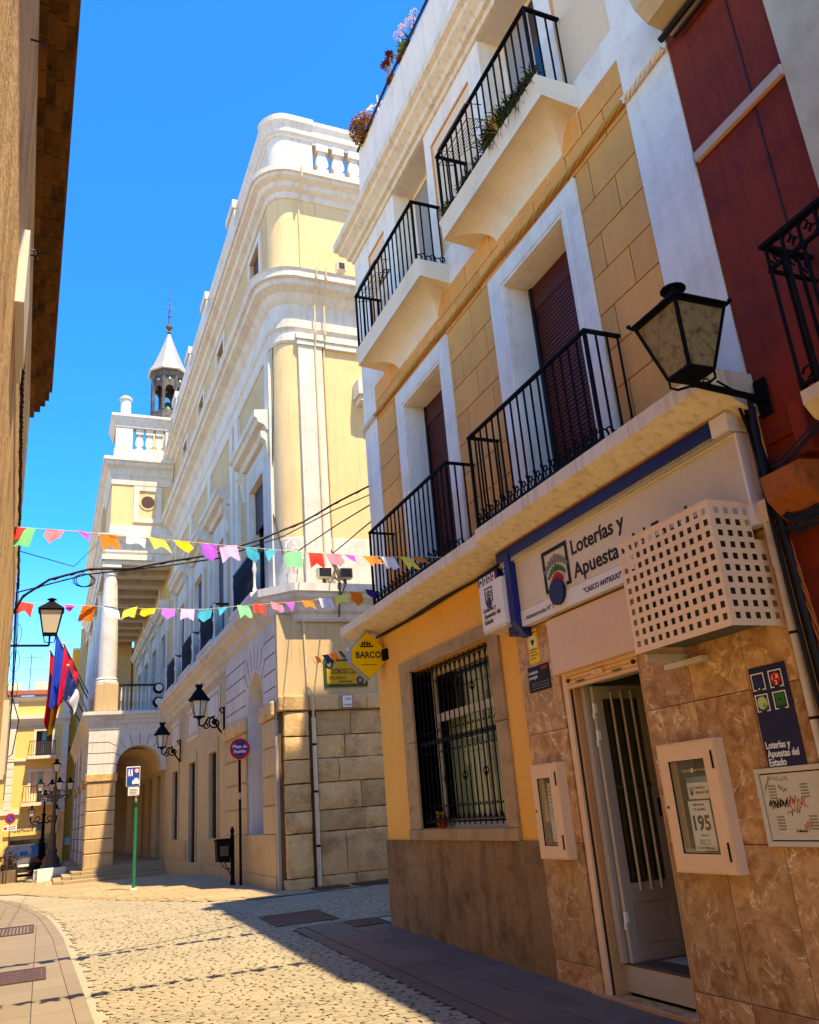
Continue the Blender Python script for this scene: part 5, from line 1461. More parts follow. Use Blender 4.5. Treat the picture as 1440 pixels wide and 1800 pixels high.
for (a, b) in ((23.36, 25.4), (27.0, 29.15), (31.0, 33.2)):
    B('wall_panel', mat['th_white'], TH, (4.27, 4.2985, a, b, 4.15, 5.2), c=.015)
    B('panel_moulding', mat['th_cream'], TH, (4.255, 4.2698, a + .15, a + .2, 4.3, 5.05), (4.255, 4.2698, b - .2, b - .15, 4.3, 5.05), (4.255, 4.2698, a + .2, b - .2, 4.3, 4.35), (4.255, 4.2698, a + .2, b - .2, 5.0, 5.05))
# ground floor, alley side : ashlar
MB().wall('y', 16.86, 4.25, 13, -.3, 3.62, []).build('ashlar_backing', mat['th_stonejoint'], TH)
MB().wall('y', 16.80, 4.25, 13, 3.6, 5.6, []).add([(4.25, 16.8, 3.85), (4.25, 16.95, 3.85), (4.25, 16.95, 5.6), (4.25, 16.8, 5.6)], [(0, 1, 2, 3)]).build('alley_wall', mat['th_cream'], TH)
rs_ = random.Random(14)
def rough_block(x0, x1, z0, z1, yf, amp=.012):
    nx = max(4, int((x1 - x0) / .09)); nz = max(4, int((z1 - z0) / .09)); m = MB()
    for j in range(nz + 1):
        for i in range(nx + 1):
            e = i in (0, nx) or j in (0, nz)
            x = x0 + (x1 - x0) * i / nx; z = z0 + (z1 - z0) * j / nz
            if e: x += rs_.uniform(-.004, .004) if 0 < i < nx else (rs_.uniform(0, .012) if i == 0 else -rs_.uniform(0, .012)); z += rs_.uniform(-.004, .004) if 0 < j < nz else (rs_.uniform(0, .012) if j == 0 else -rs_.uniform(0, .012))
            m.v.append((x, yf + rs_.uniform(-amp, amp) * .6 + (.022 if e else 0) + .008 * math.sin(x * 5 + z * 9), z))
    for j in range(nz):
        for i in range(nx): m.f.append((j * (nx + 1) + i, j * (nx + 1) + i + 1, (j + 1) * (nx + 1) + i + 1, (j + 1) * (nx + 1) + i))
    rim = [i for i in range(nx + 1)] + [j * (nx + 1) + nx for j in range(1, nz + 1)] + [nz * (nx + 1) + i for i in range(nx - 1, -1, -1)] + [j * (nx + 1) for j in range(nz - 1, 0, -1)]
    b0 = len(m.v); m.v += [(m.v[k][0], 16.857, m.v[k][2]) for k in rim]
    for k in range(len(rim)): m.f.append((rim[k], rim[(k + 1) % len(rim)], b0 + (k + 1) % len(rim), b0 + k))
    return m.build('stone_block', mat['th_stone'], TH, smooth=True)
crs = [(.15, .47), (.48, 1.26), (1.275, 1.66), (1.675, 2.18), (2.195, 2.64), (2.655, 3.09), (3.105, 3.585)]
for i, (z0, z1) in enumerate(crs):
    rough_block(4.30 + (.03 if i else -.02), 4.84, z0, z1, 16.68 + rs_.uniform(-.01, .01), .006)
    x = 5.0
    cuts = {1: [5.0, 5.53, 6.75, 8], 2: [5.0, 5.95, 6.9, 8], 3: [5.0, 5.9, 7.0, 8], 4: [5.0, 5.45, 6.6, 8], 5: [5.0, 5.6, 6.9, 8], 6: [5.0, 5.75, 6.9, 8], 0: [5.0, 5.7, 6.4, 7.3, 8]}[i]
    for k in range(len(cuts) - 1):
        dd = rs_.uniform(-.012, .02)
        rough_block(cuts[k] + .001, cuts[k + 1] - .001, z0 - .004, z1 + .004, 16.71 + dd)
for (a, b) in ((4.22, 4.86), (4.865, 5.5), (5.505, 6.1), (6.105, 6.6), (6.605, 7.4), (7.405, 8.2)):
    B('belt_stone', mat['th_stone'], TH, (a, b, 16.66, 16.855, 3.60, 3.90), c=.02)
B('corner_angle', mat['zinc'], TH, (4.20, 4.26, 16.88, 16.96, .2, 3.45), (4.195, 4.20, 16.88, 17.0, .2, 3.45))
dpp = thing('drainpipe', 'slim ochre-stained drainpipe at the foot of the town hall corner in the alley', 'drainpipe', (4.93, 16.68, .28))
MB().tube([(4.93, 16.66, .2), (4.93, 16.66, 1.6), (4.93, 16.66, 3.45)], .042, 10).build('pipe', mat['pipe'], dpp, smooth=True)
for z in (1.0, 2.0, 2.9): MB().lathe([(.043, 0), (.05, .005), (.05, .04), (.043, .045)], 4.93, 16.66, 10, z).build('clip', mat['browndark'], dpp)
MB().tube([(4.93, 16.68, 3.4), (4.92, 16.62, 3.7), (4.91, 16.64, 3.92), (4.86, 16.77, 4.1), (4.82, 16.77, 5.55)], .022, 6).build('cable_conduit', mat['cream'], dpp)

# cornices wrapped round the rounded corner
MB().mould([(XT, YE), (XT, 17.2), (XT + .42, YT), (13, YT)], [(0, 5.45), (.04, 5.5), (.05, 5.6), (.12, 5.66), (.16, 5.8), (.3, 5.92), (.32, 6.0), (.38, 6.03), (.38, 6.2), (0, 6.26)]).build('string_cornice', mat['th_white'], TH)
bays = [18.9, 23.9, 27.7, 31.6, 37.2, 40.6, 44.0, 47.4]
up_h = [(c - .75, c + .75, 6.27, 9.42, .24) for c in bays]
XU = 4.42
MB().wall('x', XU, YT + .62, YE, 6.2, 12.3, up_h).build('upper_street_wall', mat['th_cream'], TH)
corner_u = [(XU, YT + .62)] + arc(XU + .5, YT + .62, .5, 180, 270, 12)[1:-1] + [(XU + .5, YT + .12), (13, YT + .12)]
MB().mould(corner_u, [(0, 6.2), (.02, 6.2), (.02, 7.36), (0, 7.38)]).build('plinth', mat['th_white'], TH)
MB().mould(corner_u, [(-.3, 7.0), (0, 7.0), (0, 12.3), (-.3, 12.3)]).build('upper_alley_wall', mat['th_yellow'], TH, smooth=True)
B('pilaster', mat['th_white'], TH, (4.95, 5.53, YT + .02, YT + .121, 6.27, 12.2))
B('pilaster_base', mat['th_white'], TH, (4.92, 5.56, YT - .01, YT + .10, 6.27, 7.0))
B('capital', mat['th_white'], TH, (4.92, 5.58, YT - .02, YT + .12, 12.2, 12.34), (4.89, 5.62, YT - .05, YT + .12, 12.345, 12.5))
B('wall_frieze', mat['th_white'], TH, (5.63, 13, YT + .03, YT + .12, 12.2, 12.5), (5.63, 13, YT + .0, YT + .12, 12.36, 12.44))
for c in (17.55, 21.2, 21.9, 25.6, 29.5, 33.5, 39, 42.4, 45.8):
    B('pilaster', mat['th_white'], TH, (4.34, 4.4195, c - .22, c + .22, 6.27, 12.2))
for c, (a, b, z0, z1, d) in zip(bays, up_h):
    w = B('tall_window', mat['th_glass'], TH, (4.64, 4.66, a, b, z0, z1))
    B('surround', mat['th_white'], w, (4.35, 4.4195, a - .3, a, z0, z1 + .35), (4.35, 4.4195, b, b + .3, z0, z1 + .35), (4.35, 4.4195, a, b, z1, z1 + .35))
    B('reveal', mat['th_white'], w, (4.4199, 4.64, a, a + .02, z0, z1), (4.4199, 4.64, b - .02, b, z0, z1), (4.4199, 4.64, a + .02, b - .02, z1 - .02, z1))
    B('casement', mat['bluerail'], w, (4.59, 4.635, a + .03, a + .14, z0, z1), (4.59, 4.635, b - .14, b - .03, z0, z1), (4.59, 4.635, c - .06, c + .06, z0, z1), (4.59, 4.635, a + .14, b - .14, z0 + 1.5, z0 + 1.58))
    B('blind', mat['th_shutter'], w, (4.50, 4.52, a + .03, b - .03, z1 - (1.1 if c < 20 else 1.6 + .4 * math.sin(c * 3)), z1 - .02))
    # hood on scrolled brackets
    h = MB().prism([(4.419, 10.15), (4.30, 10.18), (4.24, 10.30), (4.10, 10.36), (4.06, 10.46), (4.0, 10.5), (4.0, 10.66), (4.419, 10.72)], 'y', c - 1.5, c + 1.5)
    hd = h.build('hood', mat['th_white'], w)
    for s_ in (-1.33, 1.33):
        MB().prism([(4.419, 9.35), (4.36, 9.38), (4.31, 9.6), (4.27, 9.9), (4.16, 10.0), (4.15, 10.148), (4.419, 10.148)], 'y', c + s_ - .13, c + s_ + .13).build('bracket', mat['th_white'], w)
    B('frieze_panel', mat['th_white'], w, (4.38, 4.4193, c - 1.15, c + 1.15, 9.82, 10.1))
    # balcony railing
    if c < 34:
        y0, y1 = c - 1.15, c + 1.15; xo = 4.02
        r = B('balcony_rail', mat['bluerail'], TH, (xo - .03, xo + .03, y0, y1, 7.28, 7.34), (xo + .03, 4.42, y0, y0 + .06, 7.28, 7.34), (xo + .03, 4.42, y1 - .06, y1, 7.28, 7.34), (xo - .02, xo + .02, y0, y1, 6.32, 6.36))
        bb = MB().lathe([(.018, 0), (.03, .1), (.018, .2), (.018, .5), (.034, .7), (.018, .92)], 0, 0, 6).mesh('baluster', mat['bluerail'], True)
        for k in range(22): link('baluster', bb, r, (xo, y0 + .05 + (y1 - y0 - .1) * k / 21, 6.36))
        cp = MB().lathe([(.05, 0), (.05, .15), (.03, .2), (.03, .5), (.055, .6), (.03, .75), (.05, .95), (.05, 1.05)], 0, 0, 10).mesh('end_post', mat['th_white'], True)
        for yy in (y0, y1): link('end_post', cp, r, (xo, yy, 6.25))
        B('slab', mat['th_white'], r, (3.9, 4.4, y0 - .1, y1 + .1, 6.2, 6.30))
# entablature, attic, top cornice, parapet
UPP = [(XU - .02, YE), (XU - .02, YT + .62)] + arc(XU + .5, YT + .62, .52, 180, 270, 12)[1:-1] + [(XU + .5, YT + .1), (13, YT + .1)]
MB().mould(UPP, [(-.3, 12.28), (0, 12.28), (.03, 12.34), (.03, 12.62), (.08, 12.68), (.08, 12.9), (.02, 12.94), (.02, 13.35), (.1, 13.45), (.18, 13.6), (.36, 13.72), (.38, 13.84), (.46, 13.88), (.46, 14.04), (.5, 14.1), (0, 14.2), (-.3, 14.2)]).build('entablature', mat['th_white'], TH)
at_h = [(c - .55 - .15, c + .55 - .15, 14.55, 16.1, .2) for c in bays]
MB().wall('x', XU, YT + .62, YE, 14.15, 16.7, at_h).build('attic_street_wall', mat['th_cream'], TH)
MB().mould(corner_u, [(-.3, 14.15), (.0, 14.15), (0, 16.7), (-.3, 16.7)]).build('attic_alley_wall', mat['th_yellow'], TH, smooth=True)
MB().mould(corner_u, [(-.3, 14.18), (.025, 14.18), (.025, 14.42), (0, 14.44)]).build('attic_plinth', mat['th_white'], TH)
for (a, b, z0, z1, d) in at_h:
    w = B('attic_window', mat['th_shutter'], TH, (4.5, 4.63, a, b, z0, z1))
    B('frame', mat['th_white'], w, (4.37, 4.4195, a - .2, a, z0, z1 + .2), (4.37, 4.4195, b, b + .2, z0, z1 + .2), (4.37, 4.4195, a, b, z1, z1 + .2))
MB().mould(UPP, [(-.3, 16.55), (0, 16.55), (.04, 16.62), (.04, 16.72), (.16, 16.8), (.2, 16.92), (.34, 17.0), (.36, 17.08), (.42, 17.1), (.42, 17.25), (0, 17.32), (-.3, 17.32)]).build('top_cornice', mat['th_white'], TH)
PP = [(XU + .02, YE), (XU + .02, YT + .62)] + arc(XU + .5, YT + .62, .48, 180, 270, 12)[1:-1] + [(XU + .5, YT + .14)]
MB().mould(PP[1:] + [(5.58, YT + .14)], [(-.3, 17.3), (.06, 17.3), (.06, 17.55), (0, 17.6), (0, 18.55), (.05, 18.58), (.05, 18.66), (.1, 18.7), (.12, 18.85), (.2, 19.0), (.22, 19.15), (.16, 19.22), (-.3, 19.25)]).build('parapet_corner', mat['th_white'], TH)
MB().mould(PP[:2], [(-.3, 17.3), (.04, 17.3), (.04, 17.55), (-.03, 17.6), (-.03, 18.5), (.0, 18.52), (.02, 18.64), (.06, 18.68), (.09, 18.82), (.15, 18.95), (.17, 19.08), (.1, 19.14), (-.3, 19.16)]).build('street_parapet', mat['th_white'], TH)
for c in (20.9, 25.8, 29.6, 33.4): B('parapet_pier', mat['th_white'], TH, (4.20, 4.42, c - .5, c + .5, 17.34, 18.9), (4.14, 4.4, c - .52, c + .52, 18.901, 19.2))
B('parapet_base', mat['th_white'], TH, (5.58, 13, YT + .06, YT + .4, 17.3, 17.6))
MB().mould([(5.58, YT + .14), (13, YT + .14)], [(-.3, 18.5), (.02, 18.5), (.05, 18.66), (.1, 18.7), (.12, 18.85), (.18, 19.0), (.2, 19.12), (.14, 19.18), (-.3, 19.2)]).build('parapet_rail', mat['th_white'], TH)
bal = MB()
for (h0, h1, w) in ((0, .1, .15), (.1, .16, .09), (.62, .68, .1), (.68, .9, .16)): bal.box(-w, w, -w, w, h0, h1)
bal.prism([(-.09, .16), (.09, .16), (.17, .26), (.17, .38), (.1, .62), (-.1, .62), (-.17, .38), (-.17, .26)], 'y', -.1, .1)
bme_ = bal.mesh('baluster', mat['th_white'])
for k in range(12): link('baluster', bme_, TH, (5.83 + .45 * k, YT + .2, 17.6))
B('roof', mat['th_cream'], TH, (4.5, 13, YT + .4, YE, 17.2, 17.31))
B('rear_wall', mat['th_cream'], TH, (12.8, 13, YT + .2, YE, -.3, 17.2))

# floodlights, conduits, ledge on the alley side
for (xx, lab) in ((5.25, 'left grey floodlight on the cornice ledge of the town hall corner'), (5.72, 'right grey floodlight on the cornice ledge with cables beneath')):
    o = thing('floodlight', lab, 'floodlight', (xx, 16.5, 6.24), 'floodlights on the town hall ledge')
    B('housing', mat['greypaint'], o, (xx - .16, xx + .16, 16.42, 16.6, 6.33, 6.58), c=.03); B('lens', mat['th_glass'], o, (xx - .13, xx + .13, 16.41, 16.4199, 6.36, 6.55)); B('yoke', mat['aludark'], o, (xx - .03, xx + .03, 16.5, 16.56, 6.24, 6.33))
o = thing('floodlight', 'small grey floodlight on the upper cornice of the town hall alley side', 'floodlight', (6.0, 16.45, 14.2), 'floodlights on the town hall ledge')
B('housing', mat['greypaint'], o, (5.9, 6.15, 16.35, 16.55, 14.22, 14.5), c=.03); B('lens', mat['inkblack'], o, (5.95, 6.1, 16.345, 16.3499, 14.27, 14.45))
for (xx, z0, z1, lab) in ((5.36, 6.26, 14.2, 'thin grey conduit climbing the white pilaster of the town hall'), (5.60, 6.26, 14.25, 'ochre-grey conduit running up beside the white pilaster'), (5.12, 14.2, 17.3, 'thin dark conduit on the attic storey of the rounded corner')):
    pts = [(xx, YT - .005 if xx < 5.5 else YT + .09, z0), (xx, YT - .005 if xx < 5.5 else YT + .09, 12.15)]
    if z1 > 14.3: pts = [(xx, YT + .09, z0), (xx, YT + .09, 16.5), (xx, YT - .34, 16.95), (xx, YT - .36, 17.3)]
    else: pts += [(xx, YT - .1, 12.5), (xx, YT - .1, 13.3), (xx, YT - .4, 13.9), (xx, YT - .42, z1)]
    MB().tube(pts, .022, 6).build('conduit', mat['cream'], None, label=lab, cat='conduit')
B('wall_ledge', mat['th_white'], TH, (6.3, 6.9, 16.45, 16.87, 10.9, 11.3), (6.36, 6.9, 16.5, 16.87, 10.75, 10.899))

# portico
PO = thing('portico', 'sunlit town hall portico corner with stone pier, arch, white column and small attic block', 'portico', (2.9, 35, 0))
YP = 35.0
pc = [-.1, .87, 1.37, 1.85, 2.35, 2.85, 3.4]
for (yy0, first) in ((35.0, True), (39.4, False), (43.8, False), (48.2, False)):
    for i in range(len(pc) - 1):
        B('pier_stone', mat['th_marble'] if first else mat['th_white'], PO, (1.44, 2.47, yy0, yy0 + 1.05, pc[i] + .012 + (.35 if i == 0 and first else 0), pc[i + 1] - .012), c=.025)
    B('pier_core', mat['th_stonejoint'], PO, (1.47, 2.44, yy0 + .03, yy0 + 1.02, -.1, 3.4))
    B('impost', mat['th_stone'], PO, (1.38, 2.52, yy0 - .05, yy0 + 1.1, 3.4, 3.7), c=.03)
m = MB(); archwall(m, 'y', YP, 1.42, 4.45, 3.7, 5.3, 3.3, .84, 3.85, 3.7, 1.0)
m.build('arch_wall', mat['th_white'], PO)
m = MB()
for c in (37.75, 42.1, 46.5): archwall(m, 'x', 1.42, c - 2.2, c + 2.2, 3.7, 5.3, c, 1.55, 3.75, 3.7, 1.0)
m.build('side_arches', mat['th_white'], PO)
g = MB()
for z in (4.05, 4.45, 4.85):
    x1 = 2.15 if z > 4.5 else 2.35
    g.box(1.43, x1, YP - .004, YP - .0005, z - .012, z + .012)
    nn = (.3, -.16)
    g.prism([(x1, z + .012), (x1 + nn[0], z + nn[1] + .012), (x1 + nn[0], z + nn[1] - .012), (x1, z - .012)], 'y', YP - .004, YP - .0005)
for k in range(5):
    t = math.radians(55 + 70 * k / 4); a0, a1 = .9, 1.3
    p0 = (3.3 - a0 * math.cos(t), 3.85 + a0 * math.sin(t)); p1 = (3.3 - a1 * math.cos(t), 3.85 + a1 * math.sin(t))
    g.prism([(p0[0] - .012, p0[1]), (p0[0] + .012, p0[1]), (p1[0] + .012, p1[1]), (p1[0] - .012, p1[1])], 'y', YP - .004, YP - .0005)
g.build('groove', mat['th_stonejoint'], PO)
# barrel vault and inside
v = MB(); n = 12
A = [(3.3 - 1.0 * math.cos(math.pi * i / n), 3.8 + .84 * math.sin(math.pi * i / n)) for i in range(n + 1)]
for i in range(n): v.add([(A[i][0], YP + 1.0, A[i][1]), (A[i + 1][0], YP + 1.0, A[i + 1][1]), (A[i + 1][0], YE, A[i + 1][1]), (A[i][0], YE, A[i][1])], [(0, 1, 2, 3)])
v.build('vault', mat['th_yellow'], PO, smooth=True)
B('floor', mat['plazaslab'], PO, (1.42, 4.3, YP - .2, YE, -.3, .43))
B('end_wall', mat['th_cream'], PO, (1.42, 4.3, YE, YE + .2, -.3, 13))
for k in range(4):
    B('step', mat['plazaslab'], PO, (1.35 - .3 * k, 4.24, YP - .2 - .36 * (k + 1), YP - .2 - .36 * k - .002, -.4, .32 - .11 * k), c=.012)
    B('step', mat['plazaslab'], PO, (1.35 - .3 * (k + 1) + .002, 1.42 - .3 * k, YP - .2 - .36 * k, YE, -.4, .32 - .11 * k), c=.012)
ent = [(-.3, 5.28), (0, 5.28), (.03, 5.34), (.03, 5.5), (.1, 5.54), (.1, 5.66), (.18, 5.72), (.18, 5.82), (.26, 5.86), (.26, 5.98), (0, 6.02), (-.3, 6.02)]
ppath = [(1.42, YE), (1.42, YP), (4.4, YP)]
MB().mould(ppath, ent).build('lower_entablature', mat['th_white'], PO)
B('balcony_floor', mat['th_cream'], PO, (1.5, 4.3, YP + .1, YE, 5.3, 5.98))
for k, yy0 in enumerate((35.0, 39.4, 43.8, 48.2)):
    B('pedestal', mat['th_marble'], PO, (1.58, 2.44, yy0 + .02, yy0 + .88, 6.03, 7.1), c=.02)
    MB().lathe([(.44, 0), (.44, .1), (.4, .14), (.42, .2), (.37, .26), (.37, .3), (.375, 1.2), (.35, 2.4), (.30, 3.6), (.26, 4.45), (.3, 4.5), (.27, 4.55), (.27, 4.65), (.36, 4.78)], 2.01, yy0 + .45, 24, 7.1).build('column', mat['th_white'], PO, smooth=True)
    B('abacus', mat['th_white'], PO, (1.63, 2.39, yy0 + .07, yy0 + .83, 11.88, 12.0), c=.01)
B('architrave', mat['th_white'], PO, (1.70, 2.32, YP + .1, YE, 12.0, 12.55), (2.32, 4.42, YP + .12, YP + .75, 12.02, 12.55))
for k in range(9): B('ceiling_beam', mat['th_white'], PO, (2.321, 4.419, YP + 1.6 + 1.7 * k, YP + 2.1 + 1.7 * k, 11.95, 12.5))
B('ceiling', mat['th_yellow'], PO, (1.72, 4.41, YP + .2, YE, 12.551, 12.7))
MB().mould([(1.66, YE), (1.66, YP + .06), (4.4, YP + .06)], [(-.3, 12.55), (0, 12.55), (.02, 12.9), (.12, 13.0), (.18, 13.12), (.24, 13.16), (.24, 13.28), (0, 13.34), (-.3, 13.34)]).build('upper_entablature', mat['th_white'], PO)
B('architrave_crest', mat['th_white'], PO, (1.6, 3.6, YP - .02, YP + .3, 12.2, 12.42))
at = B('attic_block', mat['th_yellow'], PO, (1.88, 4.41, YP + .12, YP + 4, 13.30, 15.9))
B('attic_base', mat['th_white'], PO, (1.86, 4.4, YP + .09, YP + 4, 13.341, 13.75))
B('attic_wall', mat['th_cream'], PO, (1.70, 1.9, YP + 4.001, YE, 13.3, 15.9))
B('frame', mat['th_white'], at, (2.78, 3.0, YP + .06, YP + .1195, 13.9, 15.55), (3.72, 3.94, YP + .06, YP + .1195, 13.9, 15.55), (3.0, 3.72, YP + .06, YP + .1195, 13.9, 14.1), (3.0, 3.72, YP + .06, YP + .1195, 15.35, 15.55))
MB().lathe([(.27, 0), (.3, .03), (.36, .03), (.36, 0)], 3.36, 14.85, 20, YP + .085, axis='y').build('oculus_ring', mat['th_yellow'], at)
MB().lathe([(.27, 0), (.27, .02)], 3.36, 14.85, 20, YP + .07, axis='y').build('oculus', mat['th_shutter'], at)
cpath = [(1.86, YE), (1.86, YP + .1), (4.4, YP + .1)]
MB().mould(cpath, [(-.3, 15.6), (0.02, 15.6), (.03, 15.95), (.1, 16.05), (.14, 16.3), (.28, 16.42), (.3, 16.55), (.38, 16.6), (.38, 16.75), (0, 16.85), (-.3, 16.85)]).build('attic_cornice', mat['th_white'], PO)
B('parapet_base', mat['th_white'], PO, (1.9, 4.4, YP + .12, YP + .6, 16.86, 17.3))
B('parapet_pier', mat['th_white'], PO, (1.95, 2.65, YP + .14, YP + .6, 17.301, 18.35))
B('parapet_pier', mat['th_white'], PO, (4.05, 4.4, YP + .14, YP + .6, 17.301, 18.35))
MB().mould([(1.95, YP + 2), (1.95, YP + .14), (4.4, YP + .14)], [(-.4, 18.35), (.03, 18.35), (.05, 18.5), (.12, 18.6), (.16, 18.72), (.22, 18.8), (.22, 18.92), (-.4, 18.96)]).build('parapet_rail', mat['th_white'], PO)
for k in range(3): link('baluster', bme_, PO, (2.95 + .42 * k, YP + .35, 17.3), None, (1, 1, 1.16))
MB().lathe([(.22, 0), (.22, .75), (.2, .8), (.28, .84), (.28, .9), (.2, .98), (.08, 1.0)], 2.33, YP + .4, 16, 18.96).build('urn', mat['th_white'], PO, smooth=True)
B('street_parapet', mat['th_white'], PO, (1.78, 2.0, YP + 4.0, YE, 16.86, 18.2))
rl = B('balustrade_rail', mat['bluerail'], PO, (2.46, 4.02, YP + .3, YP + .38, 7.02, 7.1))
bmw = MB().lathe([(.05, 0), (.05, .12), (.025, .16), (.025, .4), (.05, .44), (.03, .5), (.045, .7), (.02, .85), (.02, 1.0)], 0, 0, 8).mesh('baluster', mat['th_white'], True)
for k in range(10): link('baluster', bmw, rl, (2.58 + .155 * k, YP + .34, 6.02))

# lantern turret with bell
TU = thing('bell_turret', 'small octagonal bell turret with pale zinc spire and iron cross finial above the roofs', 'bell turret', (5.5, 47, 17.3))
tx, ty = 5.5, 47.0
B('base', mat['th_cream'], TU, (4.6, 6.4, 46.1, 47.9, 17.3, 24.3), c=.05)
MB().lathe([(1.15, 24.3), (1.15, 24.6), (1.0, 24.7), (1.0, 25.0)], tx, ty, 8, 0, math.pi / 8).build('plinth', mat['turretiron'], TU)
for k in range(8):
    a = math.pi / 8 + k * math.pi / 4
    px_, py_ = tx + .95 * math.cos(a), ty + .95 * math.sin(a)
    MB().tube([(px_, py_, 25.0), (px_, py_, 27.7)], .1, 6).build('post', mat['turretiron'], TU)
    a2 = a + math.pi / 4; qx, qy = tx + .95 * math.cos(a2), ty + .95 * math.sin(a2)
    pm_ = MB(); n = 10
    P0 = Vector((px_, py_)); P1 = Vector((qx, qy))
    top = 27.7
    prev = None
    for i in range(n + 1):
        t = .14 + .72 * i / n; u = (t - .5) / .36
        z = 26.35 + .35 * math.sqrt(max(0, 1 - u * u)); p = P0.lerp(P1, t)
        cur_ = ((p.x, p.y, z), (p.x, p.y, top))
        if prev: pm_.add([prev[0], cur_[0], cur_[1], prev[1]], [(0, 1, 2, 3)])
        prev = cur_
    for (t0, t1) in ((0, .14), (.86, 1)):
        a_, b_ = P0.lerp(P1, t0), P0.lerp(P1, t1); pm_.add([(a_.x, a_.y, 25), (b_.x, b_.y, 25), (b_.x, b_.y, top), (a_.x, a_.y, top)], [(0, 1, 2, 3)])
    pm_.build('arch_panel', mat['turretiron'], TU)
    mid = P0.lerp(P1, .5); MB().blob((mid.x, mid.y, 27.1), .1, 6, 4, .1).build('boss', mat['zinc'], TU)
MB().lathe([(1.0, 27.3), (1.05, 27.35), (1.05, 27.65), (1.2, 27.7)], tx, ty, 8, 0, math.pi / 8).build('frieze', mat['turretiron'], TU)
MB().lathe([(1.22, 27.68), (1.26, 27.74), (.95, 28.3), (.6, 29.2), (.28, 30.1), (.1, 30.65), (.05, 30.7)], tx, ty, 8, 0, math.pi / 8).build('spire', mat['zinc'], TU)
MB().lathe([(.05, 30.65), (.15, 30.8), (.08, 30.9), (.06, 31.0), (.22, 31.15), (.22, 31.25), (.07, 31.4), (.05, 31.9), (.1, 32.0), (.05, 32.1), (.03, 33.2), (.01, 34.1)], tx, ty, 10).build('finial', mat['turretiron'], TU, smooth=True)
MB().tube([(tx - .25, ty, 32.7), (tx + .3, ty, 32.55)], .03, 5).tube([(tx, ty - .25, 32.4), (tx, ty + .3, 32.5)], .03, 5).tube([(tx - .12, ty, 32.95), (tx + .12, ty, 32.95)], .025, 5).build('weathervane_cross', mat['turretiron'], TU)
MB().lathe([(.1, .7), (.3, .55), (.36, .25), (.48, 0), (.44, 0)], tx, ty, 14, 25.2).build('bell', M('bell_bronze', '#2e4a3e', .5, .2, 4, 0, metal=.6), TU, smooth=True)

# ------------------------------------------------------------------ town hall wall lanterns
def wall_lantern(y, xw, zp, lx_, lab):
    o = thing('wall_lantern', lab, 'wall lantern', (xw, y, zp), 'scroll-bracket lanterns on the town hall wall')
    z0 = zp - .38; zl = zp + .08
    B('wall_plate', mat['black'], o, (xw - .04, xw, y - .05, y + .05, z0, zp + .38))
    m = MB()
    def spiral(cx, cz, r, a0, turns, s=1):
        return [(cx + r * (1 - .75 * t / 18) * math.cos(math.radians(a0 + s * turns * 360 * t / 18)), y, cz + r * (1 - .75 * t / 18) * math.sin(math.radians(a0 + s * turns * 360 * t / 18))) for t in range(19)]
    m.tube([(xw - .02, y, z0 + .02), (xw - .16, y, z0 + .2), (xw - .3, y, zp + .1), (xw - .42, y, zp + .12), (xw - .52, y, zp - .05), (xw - .58, y, zp - .1), (lx_, y, zp - .06), (lx_, y, zl)], .028, 6)
    m.tube(spiral(xw - .26, zp - .02, .17, 90, 1.4), .024, 6).tube(spiral(xw - .48, zp - .08, .09, 0, 1.2, -1), .02, 6).tube(spiral(xw - .09, zp + .3, .08, 270, 1.1), .02, 6)
    m.blob((xw - .26, y, zp - .02), .07, 6, 4, .1)
    m.build('scroll_bracket', mat['black'], o, smooth=True)
    n = 6; zt = zl + .46
    def ring(r, z): return [(lx_ + r * math.cos(math.pi / 6 + 2 * math.pi * k / n), y + r * math.sin(math.pi / 6 + 2 * math.pi * k / n), z) for k in range(n)]
    a, b = ring(.13, zl + .06), ring(.215, zt)
    for k in range(n): MB().add([a[k], a[(k + 1) % n], b[(k + 1) % n], b[k]], [(0, 1, 2, 3)]).build('glass_pane', mat['lampwhite'], o)
    f = MB()
    for k in range(n): f.tube([a[k], b[k]], .014, 4)
    f.build('frame', mat['black'], o)
    MB().lathe([(.05, 0), (.07, .03), (.15, .05), (.15, .075)], lx_, y, 12, zl).build('cup', mat['black'], o, smooth=True)
    MB().lathe([(.25, 0), (.27, .02), (.25, .08), (.2, .14), (.14, .24), (.08, .3), (.07, .34), (.1, .38), (.09, .42), (.03, .43)], lx_, y, 12, zt).build('roof', mat['black'], o, smooth=True)
    k_ = MB()
    for k in range(6):
        t = 2 * math.pi * k / 6; k_.blob((lx_ + .26 * math.cos(t), y + .26 * math.sin(t), zt + .04), .03, 5, 3, 0); k_.blob((lx_ + .09 * math.cos(t), y + .09 * math.sin(t), zt + .43), .022, 4, 3, 0)
    k_.build('crown', mat['black'], o)
wall_lantern(22.5, 4.245, 4.08, 3.58, 'black scroll-bracket lantern on the town hall wall, the larger and nearer of the pair')
wall_lantern(30.6, 4.255, 4.04, 3.62, 'black scroll-bracket lantern beside the portico arch, the farther of the pair')

